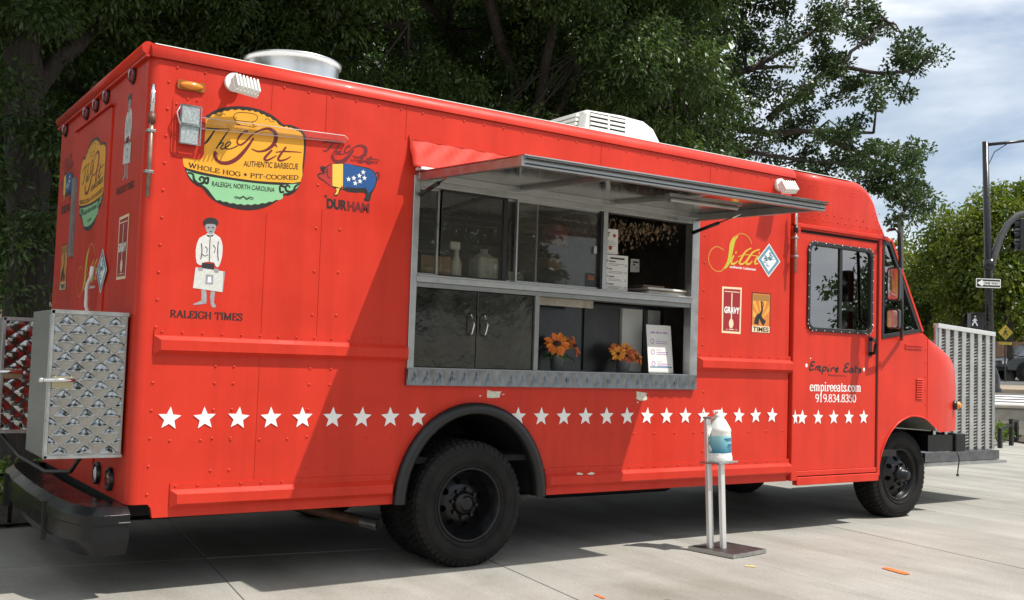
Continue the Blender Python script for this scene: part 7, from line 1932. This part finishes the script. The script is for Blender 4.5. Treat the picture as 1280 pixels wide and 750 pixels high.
def building(u, depth, w, h, zbase, mt, lab, wins, yaw=0.0, name='building', storeys=((1.0, 2.4),)):
    f_ = local_frame(u, 400, depth, yaw); f_.o.z = zbase
    t_ = thing(name, lab, 'building', tuple(f_.o))
    holes = [rect(a, z0, a + ww, z1) for (a, ww, z0, z1) in wins]
    plate('wall', f_, [rect(-w / 2, 0, w / 2, h)] + holes, -6.0, 0.0, mt, t_) if not holes else plate('wall', f_, [rect(-w / 2, 0, w / 2, h)] + holes, -0.3, 0.0, mt, t_)
    mb = MB(); plate_mb(mb, f_, [rect(-w / 2 - 0.1, h, w / 2 + 0.1, h + 0.35)], -6.0, 0.12); mb.build('roof', CONC2, t_)
    for (a, ww, z0, z1) in wins:
        fo = plate('window', f_, [rect(a, z0, a + ww, z1), rect(a + 0.07, z0 + 0.07, a + ww - 0.07, z1 - 0.07)], -0.14, -0.04, mat('white_trim', (0.7, 0.69, 0.65), 0.6), t_)
        plate('pane', f_, [rect(a + 0.07, z0 + 0.07, a + ww - 0.07, z1 - 0.07)], -0.13, -0.11, mat('dark_window', (0.02, 0.025, 0.03), 0.08), fo)
building(20, 30, 16, 4.6, 0.0, BRT, 'tan brick building behind the trees at the left', [(-6.4, 1.2, 1.2, 2.8), (-3.4, 1.2, 1.2, 2.8), (0.35, 0.16, 1.6, 3.4), (2.2, 1.2, 1.2, 2.8), (5.0, 1.2, 1.2, 2.8)])

# ================================================================== STREET AT THE RIGHT
HF = Vector((RZ.x, RZ.y, 0)).normalized(); HR = Vector((HF.y, -HF.x, 0))
def zst(d): return 0.58 + 0.0227 * (d - 24)
def stp(lat, d, dz=0.0): p = Vector((CAM.x, CAM.y, 0)) + HF * d + HR * lat; return Vector((p.x, p.y, zst(d) + dz))
mb = MB(); mb.add([stp(-30, 23.2), stp(60, 23.2), stp(190, 160), stp(-60, 160)], [(0, 1, 2, 3)]); tag(mb.build('road', ASPH), kind='structure')
mb = MB(); mb.add([stp(2, 23.2, 0.0), stp(60, 23.2, 0.0), stp(60, 23.2, -1.0), stp(2, 23.2, -1.0)], [(0, 1, 2, 3)]); tag(mb.build('road_bank', CONC2), kind='structure')
mb = MB()
a_, b_, c_, d_ = stp(-10, 31.4), stp(60, 31.4), stp(60, 35.5), stp(-10, 35.5)
mb.add([p + UPV * 0.12 for p in (a_, b_, c_, d_)] + [a_, b_, c_, d_], [(0, 1, 2, 3), (0, 1, 5, 4), (2, 3, 7, 6)]); tag(mb.build('kerb_island', concrete_mat('tan_paving', (0.34, 0.27, 0.20))), kind='structure')
ROADW = mat('road_white', (0.66, 0.66, 0.64), 0.7, var=0.12, vscale=5)
for k, d in enumerate((24.6, 26.1, 27.6, 29.1)):
    mb = MB(); mb.add([stp(-4, d, 0.006), stp(40, d, 0.006), stp(40, d + 0.75, 0.006), stp(-4, d + 0.75, 0.006)], [(0, 1, 2, 3)]); tag(mb.build('crosswalk_stripe', ROADW), kind='structure')
# planter wall
L0 = (1238 - 640) / F_PX * 22
wl = thing('planter_wall', 'low concrete planter wall beyond the upright tread panel', 'wall', tuple(stp(L0, 22) * 1.0))
def wbox(mb, l0, l1, d0, d1, z0, z1):
    q = [stp(l0, d0), stp(l1, d0), stp(l1, d1), stp(l0, d1)]; vs = [Vector((p.x, p.y, z0)) for p in q] + [Vector((p.x, p.y, z1)) for p in q]
    mb.add(vs, [(0, 3, 2, 1), (4, 5, 6, 7), (0, 1, 5, 4), (1, 2, 6, 5), (2, 3, 7, 6), (3, 0, 4, 7)])
mb = MB(); wbox(mb, L0 - 0.6, L0 + 9, 21.9, 22.5, -0.03, 0.58); mb.build('wall_body', CONC2, wl, bevel=0.02)
mb = MB(); wbox(mb, L0 - 0.63, L0 + 9.03, 21.86, 22.54, 0.58, 0.66); mb.build('wall_coping', CONC2, wl, bevel=0.015)
# bed with shrubs and low hoop fence in front of it
mb = MB(); wbox(mb, L0 - 0.5, L0 + 6, 19.2, 21.9, -0.04, 0.03); tag(mb.build('shrub_bed', SOIL), kind='structure')
for k, (u, v, d) in enumerate(((1247, 549, 19.8), (1256, 545, 20.6))):
    p = at(u, v, d); s_ = thing('low_shrub', ('small leafy shrub beside the fence post nearest the truck', 'small leafy shrub behind the black hoop fence')[k], 'shrub', (p.x, p.y, 0.03), 'shrubs in the far bed')
    mb = MB()
    for q in range(6): mb.tube([(p.x, p.y, 0.0), (p.x + math.cos(q) * 0.1, p.y + math.sin(q) * 0.1, 0.16)], [0.008, 0.004], 5)
    mb.build('stems', BARK, s_)
    leaf_cloud('foliage', [Vector((p.x + math.cos(q * 1.7) * 0.16, p.y + math.sin(q * 1.7) * 0.16, 0.14 + 0.05 * (q % 3))) for q in range(9)], [0.12] * 9, 40, 0.07, 0.022, LEAFG, s_, 20 + k, 0.2)
fp = [Vector((*G(1250, 560), 0)), Vector((*G(1264, 557), 0)), Vector((*G(1270.5, 553), 0))]
hf = thing('hoop_fence', 'low black steel hoop fence on the plaza edge', 'fence', tuple(fp[0]))
hts = []
for (u, vt), p in zip(((1250, 535), (1264, 524), (1270.5, 525)), fp):
    dd = (p - CAM).dot(RZ); zt = at(u, vt, dd).z; hts.append(zt)
    mb = MB(); mb.box(p.x - 0.032, p.y - 0.032, 0, p.x + 0.032, p.y + 0.032, zt); mb.build('post', BLACKM, hf, bevel=0.004)
mb = MB(); mb.bar(fp[0] + UPV * (hts[0] - 0.03), fp[1] + UPV * (hts[0] + 0.03), 0.04, 0.04); mb.build('rail', BLACKM, hf)
mb = MB(); mb.bar(fp[1] + UPV * (hts[1] - 0.02), fp[2] + UPV * (hts[2] - 0.02), 0.05, 0.05); mb.build('rail', BLACKM, hf)

# traffic pole
PD = 30.0
def pp(u, v, dd=0.0): return at(u, v, PD + dd)
pole = thing('signal_pole', 'tall black street light pole carrying a curved signal arm', 'street pole', tuple(pp(1239, 490)))
pbm = pp(1239, 490); ptp_ = pp(1231.5, 177)
mb = MB(); mb.tube([pbm, pbm.lerp(ptp_, 0.5), ptp_], [0.125, 0.105, 0.085], 16); mb.build('shaft', BLACKM, pole)
mb = MB(); mb.lathe([(0.30, 0.0), (0.30, 0.08), (0.24, 0.14), (0.22, 0.45), (0.17, 0.62), (0.13, 0.72)], pbm, 'z', 20); mb.build('base_cover', BLACKM, pole)
mb = MB(); mb.tube([pp(1232, 181), pp(1258, 178.5), pp(1300, 174)], [0.05, 0.045, 0.035], 10); mb.tube([pp(1234, 222), pp(1236, 205), pp(1243, 190), pp(1258, 180.5)], 0.014, 6); mb.build('luminaire_arm', BLACKM, pole)
mb = MB(); mb.tube([pp(1236, 336), pp(1243, 318), pp(1250, 298), pp(1260, 280), pp(1272, 269), pp(1300, 262), pp(1340, 258)], [0.12, 0.105, 0.10, 0.095, 0.09, 0.085, 0.08], 14); mb.build('signal_arm', mat('grey_arm', (0.10, 0.10, 0.10), 0.45, 0.4), pole)
mb = MB(); c = pp(1236.5, 331); mb.cyl(c - UPV * 0.16, c + UPV * 0.16, 0.16, n=16); mb.build('arm_collar', BLACKM, pole)
sg = thing('traffic_signal', 'black three lens traffic signal hanging from the curved arm', 'traffic signal', tuple(pp(1277, 312)))
c0 = pp(1279, 273); c1 = pp(1279, 313)
mb = MB(); mb.box(-0.17, -0.14, 0, 0.2, 0.14, c0.z - c1.z, Matrix.Translation((c1.x, c1.y, c1.z)) @ Matrix.Rotation(math.atan2(HR.y, HR.x), 4, 'Z')); mb.build('housing', BLACKM, sg, bevel=0.02)
for k in range(3):
    cc = c1 + UPV * ((c0.z - c1.z) * (k + 0.5) / 3) - HR * 0.17
    mb = MB(); mb.cyl(cc, cc - HR * 0.14 - UPV * 0.02, 0.125, 0.12, 16, cap=False); mb.build('visor', BLACKM, sg)
# one way sign
f_ = local_frame(1235.5, 354, PD - 0.25, rad(4))
ow = thing('one_way_sign', 'black and white one way arrow sign pointing left on the tall pole', 'sign', tuple(f_.o))
hw, hh = 16.5 * PD / F_PX, 6.2 * PD / F_PX
plate('sign_board', f_, [rrect(-hw, -hh, hw, hh, 0.03)], -0.01, 0.0, VBLK, ow)
plate('sign_border', f_, [rrect(-hw + 0.015, -hh + 0.015, hw - 0.015, hh - 0.015, 0.025), rrect(-hw + 0.035, -hh + 0.035, hw - 0.035, hh - 0.035, 0.02)], 0.0, 0.003, WHITE, ow)
plate('arrow', f_, [[(-hw + 0.05, 0), (-hw + 0.21, -0.10), (-hw + 0.21, -0.055), (hw - 0.05, -0.055), (hw - 0.05, 0.055), (-hw + 0.21, 0.055), (-hw + 0.21, 0.10)]], 0.0, 0.003, WHITE, ow)
mb = MB(); sans_text(mb, f_, 'ONE WAY', (-hw + 0.24, hw - 0.07, -0.038, 0.038), 0.005, 0.03); mb.build('lettering', VBLK, ow, weld=False)
# pedestrian signal
f_ = local_frame(1222, 402, PD - 0.2)
ps = thing('pedestrian_signal', 'black crossing signal box showing a white walking figure', 'signal', tuple(f_.o))
q = PD / F_PX
plate('signal_box', f_, [rrect(-8.5 * q, -9.5 * q, 8.5 * q, 9.5 * q, 0.04)], -0.22, 0.0, BLACKM, ps)
plate('hood', f_, [rect(-8.5 * q, 9.5 * q, 9.0 * q, 10.8 * q)], -0.2, 0.16, BLACKM, ps)
wk = lambda s_, ox, oz: [([(ox, oz + 0.07 * s_), (ox - 0.005 * s_, oz)], 0.05 * s_), ([(ox, oz), (ox - 0.05 * s_, oz - 0.05 * s_), (ox - 0.06 * s_, oz - 0.10 * s_)], 0.028 * s_), ([(ox, oz), (ox + 0.035 * s_, oz - 0.05 * s_), (ox + 0.06 * s_, oz - 0.10 * s_)], 0.028 * s_), ([(ox, oz + 0.06 * s_), (ox - 0.06 * s_, oz + 0.01 * s_)], 0.02 * s_), ([(ox, oz + 0.06 * s_), (ox + 0.05 * s_, oz + 0.02 * s_)], 0.02 * s_), ([(ox + 0.002, oz + 0.10 * s_), (ox + 0.002, oz + 0.135 * s_)], 0.035 * s_)]
mb = MB()
for pts, w in wk(1.25, -3.2 * q, 0.0): ribbon(mb, f_, pts, 0.004, widths=w)
mb.build('walking_figure', mat('lit_white', (0.6, 0.6, 0.6), 0.5, emit=((1, 1, 1), 0.12)), ps, weld=False)
mb = MB(); mb.bar(f_(0, 0, -0.1), f_(0, 0, -0.1) + HR * 0.36, 0.06, 0.06); mb.build('bracket', BLACKM, ps)
# yellow crossing sign
YD = 44.0; f_ = local_frame(1257, 415.5, YD)
ys = thing('crossing_sign', 'yellow diamond pedestrian crossing sign beyond the dark suv', 'sign', (f_.o.x, f_.o.y, zst(YD)))
q = YD / F_PX; hd_ = 9.6 * q
YEL = mat('sign_yellow', (0.42, 0.30, 0.02), 0.5)
plate('sign_board', f_, [[(-hd_, 0), (0, -hd_), (hd_, 0), (0, hd_)]], -0.01, 0.0, YEL, ys)
plate('sign_plate', f_, [rect(-8 * q, -15.5 * q, 8 * q, -12 * q)], -0.01, 0.0, YEL, ys)
mb = MB()
for pts, w in wk(1.35, 0, 0.0): ribbon(mb, f_, pts, 0.006, widths=w)
mb.build('walking_figure', VBLK, ys, weld=False)
mb = MB(); mb.bar(f_(0, hd_ * 0.6, -0.04), Vector((f_.o.x, f_.o.y, zst(YD))) + f_.n * -0.04, 0.05, 0.05); mb.build('post', BLACKM, ys)
# utility pole beyond the cab
up = thing('utility_pole', 'slim grey utility pole standing beyond the cab mirror', 'utility pole', tuple(stp((1127 - 640) / F_PX * 40, 40)))
b_ = stp((1127 - 640) / F_PX * 40, 40); tpz = at(1126, 266, 40)
mb = MB(); mb.tube([b_, tpz], [0.13, 0.10], 10); mb.build('shaft', mat('grey_wood', (0.05, 0.045, 0.04), 0.9), up)
mb = MB(); mb.bar(at(1121, 275, 40), at(1137, 273, 40), 0.09, 0.11); mb.build('crossarm', mat('grey_wood', (0.05, 0.045, 0.04), 0.9), up)
mb = MB(); mb.tube([at(1135, 273, 40), at(1138, 286, 40), at(1134, 297, 40), at(1127, 294, 40)], 0.02, 6); mb.tube([at(1137, 273, 40), at(1220, 268, 55), at(1420, 240, 60)], 0.015, 6); mb.build('cable', BLACKP, up)

# vehicles
def car(name, label, pos, yaw, paint, suv=True, glassm=None):
    t_ = thing(name, label, 'car', tuple(pos), 'vehicles on the far street')
    M = Matrix.Translation(pos) @ Matrix.Rotation(yaw, 4, 'Z')
    body = [(-2.3, 0.42), (-2.36, 0.62), (-2.30, 0.86), (-2.1, 0.98), (-1.15, 1.08), (-0.95, 1.10), (2.2, 1.10), (2.32, 0.95), (2.34, 0.55), (2.25, 0.40), (1.82, 0.40)] if suv else [(-2.2, 0.36), (-2.26, 0.58), (-2.15, 0.78), (-1.0, 0.92), (1.6, 0.95), (2.15, 0.88), (2.22, 0.5), (2.1, 0.34), (1.7, 0.34)]
    cab = [(-1.05, 1.08), (-0.45, 1.68), (-0.2, 1.74), (1.9, 1.74), (2.05, 1.66), (2.24, 1.09)] if suv else [(-1.0, 0.92), (-0.35, 1.36), (-0.1, 1.41), (0.85, 1.40), (1.1, 1.34), (1.7, 0.94)]
    def sw(prof, w0, w1, nm, mt, bev):
        k = len(prof); vs = []
        zmin = min(p[1] for p in prof); zmax = max(p[1] for p in prof)
        for sg_ in (-1, 1):
            for (a, b2) in prof: ww = w0 + (w1 - w0) * (b2 - zmin) / (zmax - zmin); vs.append(M @ Vector((a, sg_ * ww, b2)))
        mb = MB(); mb.add(vs, [tuple(range(k)), tuple(reversed(range(k, 2 * k)))] + [(i, (i + 1) % k, k + (i + 1) % k, k + i) for i in range(k)])
        return mb.build(nm, mt, t_, bevel=bev, bseg=3)
    # wheel arches are cut by dark discs set in the flanks
    bod = sw(body, 0.90, 0.88, 'body', paint, 0.06)
    cb = sw(cab, 0.86, 0.66, 'cabin', paint, 0.05)
    zt, z0 = (1.66, 1.14) if suv else (1.33, 0.97)
    for sg_ in (-1, 1):
        for (a0, a1, b0_, b1_) in ((-0.72, 0.15, -0.38, 0.15), (0.22, 1.1, 0.22, 1.1), (1.18, 1.98, 1.18, 1.85)) if suv else ((-0.75, 0.15, -0.3, 0.15), (0.22, 1.35, 0.22, 0.95)):
            wf = lambda zz: 0.86 + (0.66 - 0.86) * (zz - cab[0][1]) / (cab[2][1] - cab[0][1]) + 0.008
            mb = MB(); mb.add([M @ Vector((a0, sg_ * wf(z0), z0)), M @ Vector((a1, sg_ * wf(z0), z0)), M @ Vector((b1_, sg_ * wf(zt), zt)), M @ Vector((b0_, sg_ * wf(zt), zt))], [(0, 1, 2, 3)])
            mb.build('side_window', mat('car_glass', (0.015, 0.018, 0.02), 0.06, coat=0.5), cb)
    mb = MB(); mb.add([M @ Vector((-1.03, -0.78, 1.13 if suv else 0.95)), M @ Vector((-1.03, 0.78, 1.13 if suv else 0.95)), M @ Vector((-0.50, 0.66, zt)), M @ Vector((-0.50, -0.66, zt))], [(0, 1, 2, 3)]); mb.build('windscreen', mat('car_glass', (0.015, 0.018, 0.02), 0.06), cb)
    R_ = 0.37 if suv else 0.32
    for xx in (-1.45, 1.42):
        for sg_ in (-1, 1):
            c = Vector((xx, sg_ * 0.80, R_)); mb = MB()
            arch = MB(); arch.cyl(M @ Vector((xx, sg_ * 0.80, R_ + 0.03)), M @ Vector((xx, sg_ * 0.912, R_ + 0.03)), R_ + 0.09, n=24); arch.build('wheel_arch', BLACKD, bod)
            mb.cyl(M @ (c - Vector((0, sg_ * 0.1, 0))), M @ (c + Vector((0, sg_ * 0.125, 0))), R_, n=24); w_ = mb.build('wheel', RUBBER, t_, bevel=0.02)
            mb = MB(); mb.cyl(M @ (c + Vector((0, sg_ * 0.12, 0))), M @ (c + Vector((0, sg_ * 0.135, 0))), R_ * 0.6, n=20); mb.build('rim', ALUD if not suv else RIM, w_)
    for sg_ in (-1, 1):
        mb = MB(); mb.box(-2.40, sg_ * 0.72 - 0.14, 0.72, -2.28, sg_ * 0.72 + 0.14, 0.88, M) if suv else mb.box(-2.24, sg_ * 0.66 - 0.14, 0.6, -2.1, sg_ * 0.66 + 0.14, 0.74, M); mb.build('headlight', WHITEP, bod, bevel=0.02)
    return t_
yawS = math.atan2(HR.y, HR.x)
CARD1 = mat('car_dark_grey', (0.03, 0.034, 0.034), 0.28, 0.3, coat=0.5)
CARD2 = mat('car_black', (0.012, 0.013, 0.015), 0.25, 0.2, coat=0.5)
car('suv', 'dark grey suv cut by the right edge of the picture', stp((1254 - 640) / F_PX * 46 + 2.36, 46.5), yawS, CARD1, True)
car('parked_car', 'black suv half hidden behind the dark grey suv', stp((1238 - 640) / F_PX * 56 + 2.4, 56), yawS + rad(8), CARD2, True)
building(1225, 78, 60, 4.2, 1.6, BRB, 'brown brick building beyond the far street trees', [(-24 + i * 4.0, 1.6, 1.0, 3.0) for i in range(13)])
wf = thing('wooden_fence', 'brown wooden fence beyond the hood of the truck', 'fence', tuple(stp((1140 - 640) / F_PX * 60, 60)))
WOOD = mat('fence_wood', (0.17, 0.10, 0.055), 0.85, var=0.3, vscale=6)
mb = MB(); mb.add([tuple(stp(18 + 0, 60) * 1.0)], []) if False else None
for i in range(34):
    l0 = (1120 - 640) / F_PX * 60 + i * 0.26; mb = MB(); q = stp(l0, 60)
    Mq = Matrix.Translation(q) @ Matrix.Rotation(yawS, 4, 'Z'); mb.box(0, 0, 0, 0.245, 0.03, 1.9, Mq); mb.build('board', WOOD, wf)
# autumn-tinted street trees
GY = 'street trees across the road'
def street_tree(uc, d, blobs, seed, lab):
    b0 = stp((uc - 640) / F_PX * d, d); b0 = Vector((b0.x, b0.y, b0.z))
    bb = [bl(u, v, d + dd, r, 0.9) for u, v, dd, r in blobs]
    top = b0 + UPV * 2.2
    lb = [([top, top.lerp(c, 0.6) + UPV * 0.3, c], 0.10, 0.03) for c, r in bb[:6]]
    tree('street_tree', lab, b0, [b0, b0 + UPV * 1.2, top, top + UPV * 2], 0.17, lb, bb, LEAFY, 100, 0.23, 0.065, 0.95, seed, GY, (), 0.3, (0.5, 0.9))
street_tree(1158, 52, [(1140, 345, 0, 1.5), (1158, 320, 1, 1.6), (1180, 340, -1, 1.7), (1150, 380, 0.5, 1.6), (1178, 382, 0, 1.6), (1135, 372, 1, 1.3), (1165, 355, -1.5, 1.5), (1150, 405, 1, 1.2), (1132, 330, 1, 1.1)], 81, 'yellow green street tree nearest the truck windscreen')
street_tree(1208, 48, [(1190, 300, 0, 1.6), (1208, 285, 0.5, 1.6), (1222, 310, -1, 1.7), (1198, 340, -1, 1.7), (1222, 350, 0, 1.7), (1206, 378, 0.6, 1.5), (1186, 372, 1, 1.3), (1230, 385, 0, 1.3), (1176, 305, 1, 1.2)], 82, 'yellow green street tree behind the tall signal pole')
street_tree(1264, 46, [(1246, 285, 0, 1.7), (1264, 262, 0.5, 1.7), (1285, 275, 0, 1.7), (1250, 325, -1, 1.8), (1280, 330, 0, 1.9), (1242, 365, 0.6, 1.5), (1270, 370, -0.5, 1.6), (1295, 370, 0, 1.6), (1252, 395, .5, 1.0), (1310, 300, 0, 1.8), (1310, 345, 0, 1.8), (1240, 268, 1, 1.1), (1284, 250, .5, 1.0)], 83, 'tallest yellow green street tree above the dark suv')
street_tree(1180, 64, [(1150, 395, 0, 1.8), (1190, 400, 0, 2.0), (1230, 402, 0, 2.0), (1270, 400, 0, 2.0), (1210, 380, 0, 2.0), (1250, 380, 0, 2.0), (1170, 370, 0, 2.0), (1300, 395, 0, 2)], 84, 'dark spreading street tree low behind the other street trees')
# trees across the plaza, behind the photographer: seen only as reflections in glass and steel
rt0 = None
for k, (x, y) in enumerate(((9, -25), (14.5, -24), (23, -31), (25.5, -20), (39.3, -24), (3.6, -17), (-2.4, -16.5))):  # last two are added for dark reflections in the quilted steel
    b0 = Vector((x, y, 0)); rn = random.Random(90 + k)
    bb = [(b0 + Vector((rn.uniform(-1.6, 1.6), rn.uniform(-1.6, 1.6), rn.uniform(3.0, 7.0))), (1.5, 1.5, 1.2)) for _ in range(9)]
    tree('plaza_tree', 'broad green tree out of view across the plaza for reflections in the truck', b0, [b0, b0 + UPV * 1.5, b0 + UPV * 3, b0 + UPV * 5], 0.2, [([b0 + UPV * 2.5, bb[i][0]], 0.09, 0.03) for i in range(4)], bb, LEAFO, 40, 0.32, 0.09, 0.9, 90 + k, 'trees across the plaza', (), 0.3, (0.5, 0.8))
